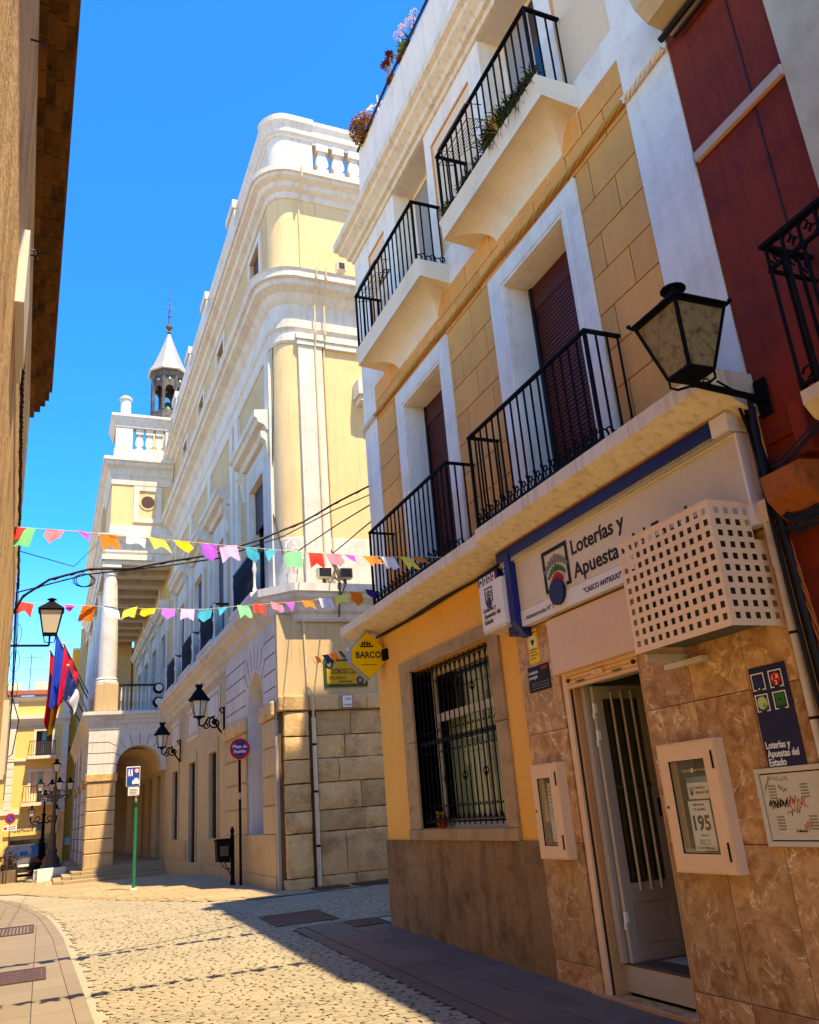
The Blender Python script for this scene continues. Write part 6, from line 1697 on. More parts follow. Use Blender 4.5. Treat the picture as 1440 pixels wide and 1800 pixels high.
# ------------------------------------------------------------------ signs and bin in front of the town hall
def dirv(y_): return 0
ns = thing('no_parking_sign', 'round red and blue sign with white lettering on a black pole by the bin', 'traffic sign', (4.0, 19.5, .27))
MB().tube([(4.01, 19.52, .2), (4.01, 19.52, 3.3)], .03, 8).build('pole', mat['black'], ns, smooth=True)
MB().lathe([(.031, 0), (.031, .14)], 4.01, 19.52, 8, 2.05).build('pole_band', mat['greypaint'], ns)
MB().lathe([(.235, 0), (.235, .02)], 4.01, 3.13, 28, 19.475, axis='y').build('plate', mat['greypaint'], ns)
MB().lathe([(.23, 0), (.23, .004)], 4.01, 3.13, 28, 19.47, axis='y').build('red_disc', mat['inkred'], ns)
MB().lathe([(.165, 0), (.165, .003)], 4.01, 3.13, 28, 19.466, axis='y').build('blue_disc', M('road_sign_blue', '#0e2a86', .4, .03, 3, 0), ns)
MB().prism([(3.885, 3.235), (3.91, 3.255), (4.135, 3.02), (4.11, 3.0)], 'y', 19.4635, 19.4658).build('red_bar', mat['inkred'], ns)
text('Plaza de', .095, mat['inkwhite'], ns, (3.85, 19.4625, 3.15), RX, UZ, width=.32, bold=.002)
text('España', .095, mat['inkwhite'], ns, (3.875, 19.4625, 3.045), RX, UZ, width=.27, bold=.002)
gs = thing('pedestrian_street_sign', 'blue shared-street sign with white plate on a green pole in the sun', 'traffic sign', (2.05, 22.1, .25))
gm_ = M('green_pole_paint', '#0f6b4a', .45, .08, 4, .05, 60)
MB().tube([(2.04, 22.13, .2), (2.04, 22.13, 2.25)], .042, 10).build('pole', gm_, gs, smooth=True)
MB().lathe([(.043, 0), (.043, .1)], 2.04, 22.13, 10, 2.1).build('pole_band', mat['black'], gs)
MB().tube([(2.04, 22.13, 2.25), (2.04, 22.13, 3.0)], .03, 8).build('pole_top', mat['greypaint'], gs)
MB().lathe([(.09, 0), (.09, .06), (.05, .1)], 2.04, 22.13, 10, .22).build('foot', mat['greypaint'], gs)
B('plate', mat['inkwhite'], gs, (1.79, 2.11, 22.06, 22.085, 2.58, 3.04), c=.008)
rb_ = M('pedestrian_sign_blue', '#12408f', .4, .03, 3, 0)
B('blue_field', rb_, gs, (1.805, 2.095, 22.052, 22.0595, 2.595, 3.025))
for xx in (1.855, 1.915):
    MB().lathe([(.02, 0), (.02, .003)], xx, 2.965, 10, 22.048, axis='y').build('figure_mark', mat['inkwhite'], gs)
    MB().prism([(xx - .02, 2.94), (xx + .02, 2.94), (xx + .018, 2.88), (xx + .026, 2.82), (xx + .01, 2.82), (xx, 2.87), (xx - .012, 2.82), (xx - .028, 2.82), (xx - .016, 2.88)], 'y', 22.048, 22.0515).build('figure_mark', mat['inkwhite'], gs)
MB().lathe([(.06, 0), (.06, .003)], 2.03, 2.94, 16, 22.048, axis='y').build('limit_ring', mat['inkred'], gs)
MB().lathe([(.044, 0), (.044, .002)], 2.03, 2.94, 16, 22.0455, axis='y').build('limit_disc', mat['inkwhite'], gs)
text('20', .055, mat['inkblack'], gs, (2.003, 22.045, 2.92), RX, UZ, thick=.001)
MB().prism([(1.93, 2.64), (1.93, 2.71), (1.96, 2.72), (1.985, 2.77), (2.055, 2.77), (2.075, 2.72), (2.09, 2.71), (2.09, 2.64), (2.075, 2.64), (2.07, 2.625), (2.05, 2.64), (1.97, 2.64), (1.955, 2.625), (1.945, 2.64)], 'y', 22.048, 22.0515).build('car_mark', mat['inkwhite'], gs)
B('lower_plate', mat['stripwhite'], gs, (1.84, 2.1, 22.06, 22.08, 2.37, 2.56), c=.005)
for k in range(4): B('printed_line', mat['inkgrey'], gs, (1.87, 2.07 - .03 * (k % 2), 22.056, 22.0595, 2.40 + .036 * k, 2.415 + .036 * k))
lbn = thing('litter_bin', 'black litter bin on an iron post by the town hall wall', 'litter bin', (3.92, 19.95, .27))
MB().lathe([(.06, 0), (.06, .1), (.045, .14), (.045, 1.0), (.05, 1.05), (.03, 1.08), (.05, 1.15), (.03, 1.22), (.01, 1.25)], 3.92, 19.95, 10, .24).build('post', mat['black'], lbn, smooth=True)
MB().prism([(3.57, .78), (3.84, .75), (3.86, 1.2), (3.55, 1.24)], 'y', 19.8, 20.1).build('body', mat['black'], lbn)
B('rim', mat['black'], lbn, (3.535, 3.875, 19.785, 20.115, 1.2, 1.25), c=.01)
MB().tube([(3.87, 19.95, .62), (3.78, 19.95, .62), (3.7, 19.95, .7), (3.68, 19.95, .76)], .012, 5).tube([(3.87, 19.95, .5), (3.82, 19.95, .62), (3.75, 19.95, .75)], .012, 5).build('bracket', mat['black'], lbn)
B('relief_panel', mat['aludark'], lbn, (3.62, 3.8, 19.79, 19.7995, .9, 1.1))

# ------------------------------------------------------------------ plaques on the alley wall
pl = thing('street_name_plaque', 'yellow tiled street-name plaque with green border on the town hall alley wall', 'street plaque', (5.7, 16.78, 4.07))
B('border', M('green_tile_border', '#33502f', .3, .3, 20, 0, fine=.3, dirt='#1a2440', dirt_amt=.6, dirt_scale=12), pl, (5.23, 6.19, 16.77, 16.7995, 4.07, 4.66))
B('field', M('yellow_tile', '#c89a1e', .3, .08, 6, 0), pl, (5.29, 6.13, 16.762, 16.7698, 4.13, 4.60))
for k in range(1, 6): B('tile_joint', mat['th_stonejoint'], pl, (5.23 + .16 * k - .002, 5.23 + .16 * k + .002, 16.7605, 16.7618, 4.07, 4.66))
text('DONOSO CORTÉS', .16, mat['inkblack'], pl, (5.40, 16.7603, 4.34), RX, UZ, width=.68, bold=.002)
text('POLITICO', .085, mat['inkblack'], pl, (5.34, 16.7603, 4.225), RX, UZ, width=.36, bold=.001)
text('1809-1853', .06, mat['inkblack'], pl, (5.56, 16.7603, 4.155), RX, UZ, width=.28, bold=.001)
for xx in (5.33, 6.0):
    MB().lathe([(.085, 0), (.085, .002)], xx + .02, 4.53 if xx < 5.5 else 4.2, 14, 16.7595, axis='y').build('emblem', mat['navy'], pl)
    MB().lathe([(.05, 0), (.05, .002)], xx + .02, 4.53 if xx < 5.5 else 4.2, 10, 16.757, axis='y').build('emblem', mat['inkgrey'], pl)
p2 = thing('small_plaque', 'small white old-name tile plaque on the stone belt under the yellow plaque', 'street plaque', (5.66, 16.65, 3.62))
B('border', mat['navy'], p2, (5.55, 5.78, 16.64, 16.6595, 3.62, 3.88)); B('tile', mat['inkwhite'], p2, (5.56, 5.77, 16.634, 16.6398, 3.63, 3.87))
text('Calle', .07, mat['inkblack'], p2, (5.615, 16.633, 3.78), RX, UZ, width=.13); text('Comedias', .06, mat['inkblack'], p2, (5.575, 16.633, 3.665), RX, UZ, width=.18)

# ------------------------------------------------------------------ bunting
BC = dict(red='#ea2e28', pink='#f47a92', magenta='#e54cc0', orange='#f87a16', white='#ece4e4', yellow='#f0e656', amber='#f8b80e', violet='#bc5ee8', lilac='#ecb0e0', cyan='#0fa8c6', green='#74e09c', purple='#43117a', navy='#1c2a52')
def bunt_mat(col):
    m_ = M('bunting_' + col, BC[col], .65, .03, 4, .05, 40)
    nt = m_.node_tree; p = nt.nodes['Principled BSDF']; out = [n for n in nt.nodes if n.type == 'OUTPUT_MATERIAL'][0]
    t = nt.nodes.new('ShaderNodeBsdfTranslucent'); mx = nt.nodes.new('ShaderNodeMixShader'); mx.inputs[0].default_value = .3
    t.inputs[0].default_value = (*hexc(BC[col]), 1)
    nt.links.new(p.outputs[0], mx.inputs[1]); nt.links.new(t.outputs[0], mx.inputs[2]); nt.links.new(mx.outputs[0], out.inputs[0])
    return m_
bm = {k: bunt_mat(k) for k in BC}
def pennant(shape, col, w=.165, h=.19, k=0):
    """thin paper pennant hanging from the string, curled and creased"""
    r = random.Random(ord(shape) * 131 + 31 * k)
    a1, a2, ph, kx = r.uniform(.006, .016), r.uniform(-.6, .9), r.uniform(0, 6), r.uniform(.8, 1.7)
    if shape == 't': w *= .82
    def bot(u):
        e = abs(2 * u - 1)
        return {'s': -h * (.68 + .32 * e), 'p': -h * (1 - .34 * e), 'f': -h, 't': -h * max(.02, 1 - e)}[shape]
    m = MB(); nx, nz = 8, 5
    for j in range(nz + 1):
        for i in range(nx + 1):
            u = i / nx; z = bot(u) * j / nz; t = z / -h
            m.v.append((w * (u - .5) + .012 * t * math.sin(ph), a1 * math.sin(kx * math.pi * u * 2 + ph) * (t + .15) + a2 * z * z, z))
    for j in range(nz):
        for i in range(nx): m.f.append((j * (nx + 1) + i, j * (nx + 1) + i + 1, (j + 1) * (nx + 1) + i + 1, (j + 1) * (nx + 1) + i))
    return m.mesh('pennant', bm[col], True)
pcache = {}
rbn = random.Random(17)
def bunting(lab, pts, seq, size=1.0, yaw=.5):
    o = thing('bunting', lab, 'bunting', pts[len(pts) // 2], 'strings of paper pennants across the street')
    m = MB().tube(pts, .0035, 5); m.build('string', M('bunting_string', '#c9bcae', .8, .05), o)
    P = [Vector(p) for p in pts]
    for (x, shape, col) in seq:
        for a, b in zip(P, P[1:]):
            if min(a.x, b.x) <= x <= max(a.x, b.x):
                p = a.lerp(b, (x - a.x) / (b.x - a.x)); break
        else: continue
        pcache[shape, col] = pennant(shape, col, k=len(pcache) + int(x * 50))
        s = size * rbn.uniform(.92, 1.1)
        link('pennant', pcache[shape, col], o, p, (rbn.uniform(-.9, -.25), rbn.uniform(-.12, .22), math.atan2(P[-1].y - P[0].y, P[-1].x - P[0].x) + rbn.uniform(-yaw, yaw)), (s, s, s))
    return o
s1 = [(-.33, 's', 'red'), (-.30, 'f', 'green'), (-.05, 'p', 'pink'), (.19, 't', 'magenta'), (.41, 's', 'orange'), (.67, 's', 'white'), (.86, 's', 'yellow'), (1.09, 'p', 'amber'), (1.36, 'p', 'violet'), (1.55, 's', 'lilac'), (1.78, 'p', 'cyan'), (1.98, 't', 'cyan'), (2.22, 'f', 'green'), (2.46, 's', 'red'), (2.65, 'p', 'pink'), (2.83, 't', 'magenta'), (3.06, 's', 'orange'), (3.27, 'f', 'white'), (3.47, 's', 'yellow'), (3.63, 'p', 'orange')]
bunting('upper string of coloured paper pennants stretched across the street', [(-.42, 8.0, 4.30), (0.1, 8.0, 4.285), (.8, 8.0, 4.25), (1.6, 8.0, 4.205), (2.4, 8.0, 4.17), (3.2, 8.0, 4.155), (3.93, 8.0, 4.18)], s1)
s2 = [(-.33, 's', 'red'), (-.07, 'p', 'pink'), (.14, 't', 'magenta'), (.36, 'f', 'orange'), (.60, 'f', 'white'), (.83, 's', 'yellow'), (1.04, 'p', 'amber'), (1.28, 'p', 'violet'), (1.51, 's', 'lilac'), (1.73, 'p', 'cyan'), (1.95, 't', 'cyan'), (2.20, 's', 'green'), (2.42, 's', 'red'), (2.64, 'p', 'pink'), (2.82, 't', 'magenta'), (3.06, 's', 'orange'), (3.29, 'f', 'white'), (3.50, 's', 'yellow'), (3.69, 'p', 'orange'), (3.88, 'p', 'purple')]
bunting('lower string of coloured paper pennants stretched across the street', [(-.45, 10.4, 4.19), (.3, 10.4, 4.16), (1.0, 10.4, 4.135), (1.7, 10.4, 4.135), (2.4, 10.4, 4.21), (3.1, 10.4, 4.27), (3.93, 10.2, 4.40)], s2)
bunting('short faded pennant string across the alley in front of the yellow plaque', [(4.36, 11.3, 3.97), (4.6, 13.5, 4.22), (4.75, 15, 4.42), (4.9, 16.79, 4.66)],
        [(4.40, 's', 'white'), (4.46, 'p', 'orange'), (4.52, 's', 'navy'), (4.58, 's', 'white'), (4.64, 'p', 'navy'), (4.70, 's', 'orange'), (4.76, 's', 'navy'), (4.82, 's', 'orange'), (4.87, 's', 'white')], 1.05, .9)

# ------------------------------------------------------------------ overhead cables
def wire(lab, pts, r=.011, m_=None, loops=False):
    m = MB().tube(pts, r, 6)
    if loops:
        P = [Vector(p) for p in pts]
        m.tube([(p[0], p[1] + .012, p[2] + .014 * math.sin(i * 2.1)) for i, p in enumerate([P[k].lerp(P[k + 1], t / 5) for k in range(len(P) - 1) for t in range(5)])], r * .7, 5)
    return m.build('overhead_cable', m_ or mat['cable'], None, smooth=True, label=lab, cat='cable', group='overhead cables')
wire('thick black cable sagging across the street from the left house to the ochre house corner', [(-.46, 10.15, 3.98), (-.36, 10.15, 4.2), (-.1, 10.15, 4.40), (.2, 10.15, 4.50), (.34, 10.15, 4.545), (.8, 10.2, 4.58), (1.26, 10.2, 4.69), (1.8, 10.3, 4.83), (2.4, 10.4, 5.08), (3.1, 10.6, 5.45), (3.7, 10.85, 5.88), (4.33, 11.06, 6.28)], .015, None, True)
wire('second black cable just under the thick one across the street', [(-.44, 10.2, 4.25), (.3, 10.2, 4.49), (1.2, 10.25, 4.64), (1.9, 10.35, 4.80), (2.8, 10.5, 5.20), (3.6, 10.8, 5.72), (4.34, 11.07, 6.14)], .009)
m = MB()
for k in range(3): m.tube([(.28 + .09 * math.cos(a) * (1 + .2 * k), 10.2 + .01 * k, 4.42 + .08 * math.sin(a)) for a in [i * .5 for i in range(14)]], .005, 5)
m.build('cable_coil', mat['cable'], None, label='loose coil of black cable hanging from the overhead cable on the left', cat='cable')
wire('thin wire crossing the sky beside the upper bunting on the left', [(-.44, 10.2, 4.75), (.2, 13, 5.4), (1.4, 33, 12.3)], .006)
wire('black wire from the town hall corner cables up to the ochre house corner', [(4.45, 16.6, 6.75), (4.75, 16.3, 6.95), (4.6, 13.5, 6.5), (4.36, 11.08, 6.0)], .012)
wire('pair of dark wires from the alley floodlights to the ochre house balcony end', [(5.45, 16.6, 6.9), (5.3, 15, 6.7), (4.8, 13, 6.2), (4.37, 11.08, 5.75)], .012)
m = MB()
for k in range(6):
    r_ = random.Random(40 + k)
    m.tube([(5.45 + .05 * k, 16.55, 7.0 - .05 * k), (5.5 + r_.uniform(-.1, .1), 16.5, 6.7), (5.55 + r_.uniform(-.15, .1), 16.4, 6.35), (5.6 + r_.uniform(-.1, .1), 16.33, 6.2), (5.55, 16.42, 5.9), (5.6, 16.7, 5.55)], .016, 5)
m.build('cable_tangle', mat['aludark'], None, label='grey cables bundled over the town hall cornice next to the floodlights', cat='cable')
m = MB()
for k in range(8):
    r_ = random.Random(60 + k)
    m.tube([(4.55 + r_.uniform(-.1, .3), 16.7, 7.2 + r_.uniform(-.3, .3)), (4.5 + r_.uniform(-.2, .3), 16.45, 6.9 + r_.uniform(-.3, .3)), (4.6 + r_.uniform(-.2, .3), 16.6, 6.45)], .010, 5)
m.build('cable_tangle', mat['whiteclean'], None, label='pale frayed cables at the rounded corner of the town hall ledge', cat='cable')
wire('thin dark conduit cable hanging down the rounded corner of the town hall', [(4.45, 17.2, 13.2), (4.44, 17.25, 11), (4.36, 17.4, 8.2), (4.5, 17.0, 7.0)], .018, mat['aludark'])

# ------------------------------------------------------------------ flags on the portico
fcol = {'red': '#c40f1a', 'gold': '#efb400', 'eu': '#0a3fae', 'crimson': '#c4123c', 'blue': '#16306e', 'white': '#cfcfd4', 'green': '#0b7a34', 'black': '#15151a'}
fm = {k: M('flag_' + k, v, .7, .08, 3, .1, 20) for k, v in fcol.items()}
def flag(lab, base, tip, bands, drop, wid, ph):
    o = thing('flag', lab, 'flag', base, 'flags on the portico balcony')
    MB().tube([base, tip], .03, 6).build('pole', mat['aludark'], o)
    b = Vector(base); t = Vector(tip); d = (b - t)
    MB().blob(tuple(t), .06, 6, 4, 0).build('pole_tip', mat['yellow'], o)
    n = 14; nz = 10
    for bi, (c, f0, f1) in enumerate(bands):
        m = MB(); g = []
        for j in range(nz + 1):
            row_ = []
            for i in range(n + 1):
                u = f0 + (f1 - f0) * i / n
                p = t + d * (u * wid * .8) * (1 - .35 * j / nz)
                hang = drop * (.72 + .28 * math.sin(u * 3.0 + ph)) * j / nz
                fold = .09 * math.sin(u * 16 + ph + j * .25) * (.3 + j / nz)
                row_.append((p.x + fold * .5 - .05 * j / nz, p.y + fold, p.z - hang))
            g.append(row_)
        vs_ = [p for r in g for p in r]
        m.add(vs_, [(j * (n + 1) + i, j * (n + 1) + i + 1, (j + 1) * (n + 1) + i + 1, (j + 1) * (n + 1) + i) for j in range(nz) for i in range(n)])
        m.build('cloth_band', fm[c], o, smooth=True)
flag('red and yellow flag hanging at the left of the flag group', (1.4, 38.3, 6.2), (-.15, 38.0, 9.0), [('red', 0, .35), ('gold', .35, .68), ('red', .68, 1.0)], 3.2, .52, .4)
flag('bright blue flag hanging next to the red and yellow one', (1.4, 37.6, 6.9), (.02, 37.3, 9.6), [('eu', 0, 1.0)], 3.0, .62, 1.2)
flag('crimson flag with a small pale emblem in the middle of the group', (1.4, 36.9, 7.0), (.35, 36.6, 9.0), [('crimson', 0, 1.0)], 2.6, .8, 2.1)
flag('green, white and black flag behind the others', (1.4, 39.2, 5.9), (-.05, 39.0, 7.9), [('green', 0, .33), ('white', .33, .66), ('black', .66, 1.0)], 1.7, .45, .2)
flag('dark blue and white flag with its cloth blown to the right', (1.4, 36.2, 6.1), (.55, 36.0, 8.0), [('blue', 0, .7), ('white', .7, 1.0)], 1.9, .75, 3.0)

# ------------------------------------------------------------------ far side of the square
mat['fy'] = M('yellow_house_wall', '#f0c070', .85, .05, .5, .1, 30, dirt='#d9ae62', dirt_amt=.25, dirt_scale=.7)
mat['fo'] = M('orange_yellow_wall', '#e8ac3c', .85, .05, .5, .1, 30)
mat['fw'] = M('pale_trim', '#dccdb4', .85, .05, .8, .1, 30)
YH = thing('yellow_house', 'yellow house with white pilasters and iron balconies over a gift shop across the square', 'house', (-2.5, 52, -.1))
hl = [(-1.65, .62, -.1, 1.75, .5), (-.62, .2, 5.85, 7.2, .3), (-.75, .2, 3.42, 5.0, .3), (-4.6, -3.8, 3.42, 5.0, .3), (-4.6, -3.8, 5.85, 7.2, .3), (-4.9, -3.0, -.1, 1.75, .5)]
m = MB(); m.wall('y', 52, -9, 1.05, -.3, 9.0, hl); m.build('wall', mat['fy'], YH)
B('wall_body', mat['fy'], YH, (-9, 1.05, 52.6, 60, -.3, 8.95)); B('side_wall', mat['fy'], YH, (1.0, 1.05, 52.001, 60, -.3, 8.99))
for (a, b, z0, z1, d) in hl:
    if z0 < 1:
        w = B('shop_front', mat['th_glass'], YH, (a, b, 52.4, 52.45, z0, z1))
        for k in range(4): B('mullion', mat['aludark'], w, (a + (b - a) * k / 3 - .03, a + (b - a) * k / 3 + .03, 52.3, 52.4, z0, z1))
        B('fascia', mat['greypaint'], w, (a, b, 52.28, 52.399, z1 - .2, z1))
    else:
        w = B('window', mat['th_glass'], YH, (a, b, 52.25, 52.29, z0, z1))
        B('leaf', mat['grille'] if z0 > 5 else mat['panel'], w, (a, a + (b - a) * .36, 52.2, 52.249, z0, z1), ((a + b) / 2 + .12, b, 52.2, 52.249, z0, z1))
        B('surround', mat['fw'], w, (a - .14, a, 51.96, 51.9995, z0, z1 + .14), (b, b + .14, 51.96, 51.9995, z0, z1 + .14), (a, b, 51.96, 51.9995, z1, z1 + .14))
for (a, b, zs, zr) in ((-1.0, .45, 5.82, 6.62), (-1.15, .55, 3.38, 4.25), (-5, -3.4, 5.82, 6.62), (-5, -3.4, 3.38, 4.25)):
    s_ = B('balcony', mat['fw'], YH, (a, b, 51.4, 51.999, zs - .16, zs))
    B('rail', mat['black'], s_, (a + .05, b - .05, 51.45, 51.49, zr - .03, zr), (a + .05, b - .05, 51.45, 51.49, zs + .04, zs + .07), (a + .05, a + .09, 51.49, 51.96, zr - .03, zr), (b - .09, b - .05, 51.49, 51.96, zr - .03, zr))
    bq = MB().box(-.012, .012, -.012, .012, 0, zr - zs).mesh('baluster', mat['black'])
    for k in range(13): link('baluster', bq, s_, (a + .07 + (b - a - .14) * k / 12, 51.47, zs))
for (a, b) in ((-2.05, -1.65), (.72, 1.04), (-6, -5.6)):
    for k in range(6): B('pilaster_block', mat['fw'], YH, (a, b, 51.93, 51.9995, 3.1 + .42 * k + .012, 3.1 + .42 * (k + 1) - .012), c=.01)
    B('pilaster', mat['fw'], YH, (a, b, 51.93, 51.9995, 5.75, 8.9))
B('band', mat['fw'], YH, (-9, -1.15, 51.9, 51.9995, 2.85, 3.09), (.56, 1.04, 51.9, 51.9995, 2.85, 3.09), (-9, -1.0, 51.9, 51.9995, 5.6, 5.72), (.46, 1.04, 51.9, 51.9995, 5.6, 5.72))
MB().mould([(-9, 52.0), (1.1, 52.0)], [(-.1, 7.5), (.05, 7.5), (.08, 7.7), (.3, 7.85), (.3, 8.05), (-.1, 8.1)]).build('cornice', mat['fw'], YH)
MB().mould([(-9, 52.0), (1.1, 52.0)], [(-.1, 8.85), (.08, 8.85), (.2, 9.0), (.2, 9.1), (-.1, 9.12)]).build('roof_cornice', mat['fw'], YH)
MB().prism([(51.75, 9.12), (53.5, 9.6), (53.5, 9.7), (51.75, 9.2)], 'x', -9, 1.1).build('tiled_roof', mat['rooftile'], YH)
B('roof_parapet', mat['fw'], YH, (-9, -1.6, 53.6, 54, 9.3, 10.1), (-.9, 0.2, 53.6, 54, 9.3, 10.2))
B('sign_board', mat['fy'], YH, (-1.9, .75, 51.9, 51.9995, 1.76, 2.45))
text('REGALOS', .34, mat['inkgrey'], YH, (-1.55, 51.895, 1.98), RX, UZ, width=1.1, thick=.02)
B('sign_plate', mat['inkgrey'], YH, (-.35, .05, 51.88, 51.8995, 1.95, 2.3))
OH = thing('orange_house', 'plain orange-yellow house front behind the flags, taller than its neighbour', 'house', (2, 53, -.1))
B('wall', mat['fo'], OH, (1.06, 6, 52.5, 60, -.3, 11.8)); B('band', mat['terracotta'], OH, (1.055, 6, 52.42, 52.499, 6.0, 6.3)); B('band', mat['fw'], OH, (1.055, 6, 52.42, 52.499, 8.2, 8.4)); B('coping', mat['fw'], OH, (1.04, 6.1, 52.4, 60, 11.801, 11.95))
wd = B('window', mat['th_glass'], OH, (1.3, 1.75, 52.47, 52.499, 8.8, 10.2)); B('surround', mat['fw'], wd, (1.2, 1.3, 52.44, 52.499, 8.8, 10.3), (1.75, 1.85, 52.44, 52.499, 8.8, 10.3))
B('notice_board', mat['inkwhite'], OH, (1.15, 1.6, 52.46, 52.4995, 1.1, 1.5))
ta = thing('tv_antenna', 'thin television antenna on the yellow house roof against the sky', 'antenna', (-1.2, 54, 9.7))
MB().tube([(-1.2, 54, 9.6), (-1.2, 54, 11.9)], .025, 5).build('mast', mat['aludark'], ta)
m = MB()
for z in (11.7, 11.0): m.tube([(-1.5, 54, z), (-.6, 54, z)], .015, 4)
for k in range(6): m.tube([(-1.45 + .15 * k, 53.75, 11.7), (-1.45 + .15 * k, 54.25, 11.7)], .01, 4)
m.build('elements', mat['aludark'], ta)

def candelabra(x, y, z, lab, h, mt, arms=4, big=True):
    o = thing('lamp_post', lab, 'street lamp', (x, y, z), 'lamp posts in the square')
    MB().lathe([(.42, 0), (.42, .12), (.34, .2), (.36, .35), (.22, .55), (.2, .62), (.26, .7), (.16, .85), (.14, 1.3), (.18, 1.36), (.1, 1.45), (.09, h * .45), (.13, h * .47), (.08, h * .5), (.07, h * .8), (.12, h * .82), (.05, h * .84), (.04, h)], x, y, 14, z).build('column', mt, o, smooth=True)
    def head(cx, cy, cz, s):
        q = lambda w, zz: [(cx - w, cy - w, zz), (cx + w, cy - w, zz), (cx + w, cy + w, zz), (cx - w, cy + w, zz)]
        a, b = q(.09 * s, cz), q(.16 * s, cz + .3 * s)
        MB().add(a + b, [(0, 1, 5, 4), (1, 2, 6, 5), (2, 3, 7, 6), (3, 0, 4, 7)]).build('lantern_glass', mat['lampwhite'], o)
        c = q(.2 * s, cz + .3 * s); d = q(.06 * s, cz + .42 * s)
        rf = MB().add(c + d, [(3, 2, 1, 0), (0, 1, 5, 4), (1, 2, 6, 5), (2, 3, 7, 6), (3, 0, 4, 7), (4, 5, 6, 7)]).lathe([(.06 * s, 0), (.08 * s, .06 * s), (.02 * s, .14 * s)], cx, cy, 8, cz + .42 * s)
        for i in range(4): rf.tube([a[i], b[i]], .015 * s, 4)
        rf.build('lantern_roof', mat['black'], o)
    head(x, y, z + h, 1)
    m = MB()
    for k in range(arms):
        a = 2 * math.pi * (k + .15) / arms; c, s_ = math.cos(a), math.sin(a)
        za = z + h * .80
        m.tube([(x, y, za - .25), (x + .2 * c, y + .2 * s_, za - .32), (x + .42 * c, y + .42 * s_, za - .2), (x + .6 * c, y + .6 * s_, za - .3), (x + .66 * c, y + .66 * s_, za - .12), (x + .62 * c, y + .62 * s_, za + .02)], .035, 6)
        m.tube([(x + (.3 + .12 * math.cos(t)) * c, y + (.3 + .12 * math.cos(t)) * s_, za - .12 + .12 * math.sin(t)) for t in [i * .6 for i in range(10)]], .022, 5)
        m.tube([(x + (.5 + .08 * math.cos(t)) * c, y + (.5 + .08 * math.cos(t)) * s_, za - .42 + .08 * math.sin(t)) for t in [i * .6 for i in range(10)]], .02, 5)
        head(x + .62 * c, y + .62 * s_, za + .02, .9)
    m.build('scroll_arms', mt, o, smooth=True)
candelabra(.42, 41.8, .3, 'ornate cast-iron candelabra lamp post on a stone plinth in the sunny square', 4.0, M('bronze_iron', '#5d5040', .5, .3, 5, .2, 30, metal=.3))
candelabra(.02, 46.5, -.08, 'slim dark lamp post standing behind the candelabra lamp', 3.3, mat['black'], 2)
pb = thing('stone_plinth', 'low pale stone plinth and steps at the foot of the candelabra lamp', 'stone plinth', (.5, 39, -.1))
B('block', mat['whiteclean'], pb, (-.1, .95, 38.2, 38.9, -.15, .42), c=.02); B('block', mat['plazaslab'], pb, (.42, 1.25, 37.6, 38.195, -.15, .16), c=.02); B('block', mat['whiteclean'], pb, (-.25, 1.1, 41.0, 42.6, -.15, .3), c=.02); B('block', mat['plazaslab'], pb, (.96, 1.3, 38.2, 38.9, -.15, .3), c=.02)
pn = thing('no_parking_sign', 'round blue and red no-parking sign with plate in the far left corner of the square', 'traffic sign', (-1.25, 40, -.08))
MB().tube([(-1.25, 40.03, -.1), (-1.25, 40.03, 2.55)], .03, 6).build('pole', mat['aludark'], pn)
MB().lathe([(.21, 0), (.21, .015)], -1.25, 2.42, 20, 39.98, axis='y').build('red_disc', mat['inkred'], pn)
MB().lathe([(.15, 0), (.15, .004)], -1.25, 2.42, 20, 39.975, axis='y').build('blue_disc', rb_, pn)
MB().prism([(-1.36, 2.51), (-1.33, 2.54), (-1.14, 2.33), (-1.17, 2.30)], 'y', 39.97, 39.9748).build('red_bar', mat['inkred'], pn)
B('plate', mat['inkwhite'], pn, (-1.5, -.98, 39.98, 40.0, 1.95, 2.16)); B('plate_text', mat['inkgrey'], pn, (-1.3, -1.02, 39.975, 39.9798, 2.08, 2.12), (-1.3, -1.02, 39.975, 39.9798, 2.0, 2.04)); B('plate_mark', mat['inkred'], pn, (-1.47, -1.35, 39.975, 39.9798, 2.0, 2.1))
pt = thing('planter', 'grey stone planter with a dark brown shrub at the left of the square', 'planter', (-1.15, 40.8, -.08))
B('box', mat['slab'], pt, (-1.5, -.85, 40.5, 41.1, -.1, .42), c=.02)
mb = MB()
for k in range(500):
    p = Vector((-1.18, 40.8, .75)) + Vector((random.gauss(0, .17), random.gauss(0, .17), random.gauss(0, .22)))
    a = Vector((random.uniform(-1, 1), random.uniform(-1, 1), random.uniform(-1, 1))).normalized() * .05; b = a.orthogonal().normalized() * .025
    mb.add([p - a, p + b, p + a, p - b], [(0, 1, 2, 3)])
mb.build('shrub', M('dark_shrub', '#33281a', .9, .4, 10, 0), pt)
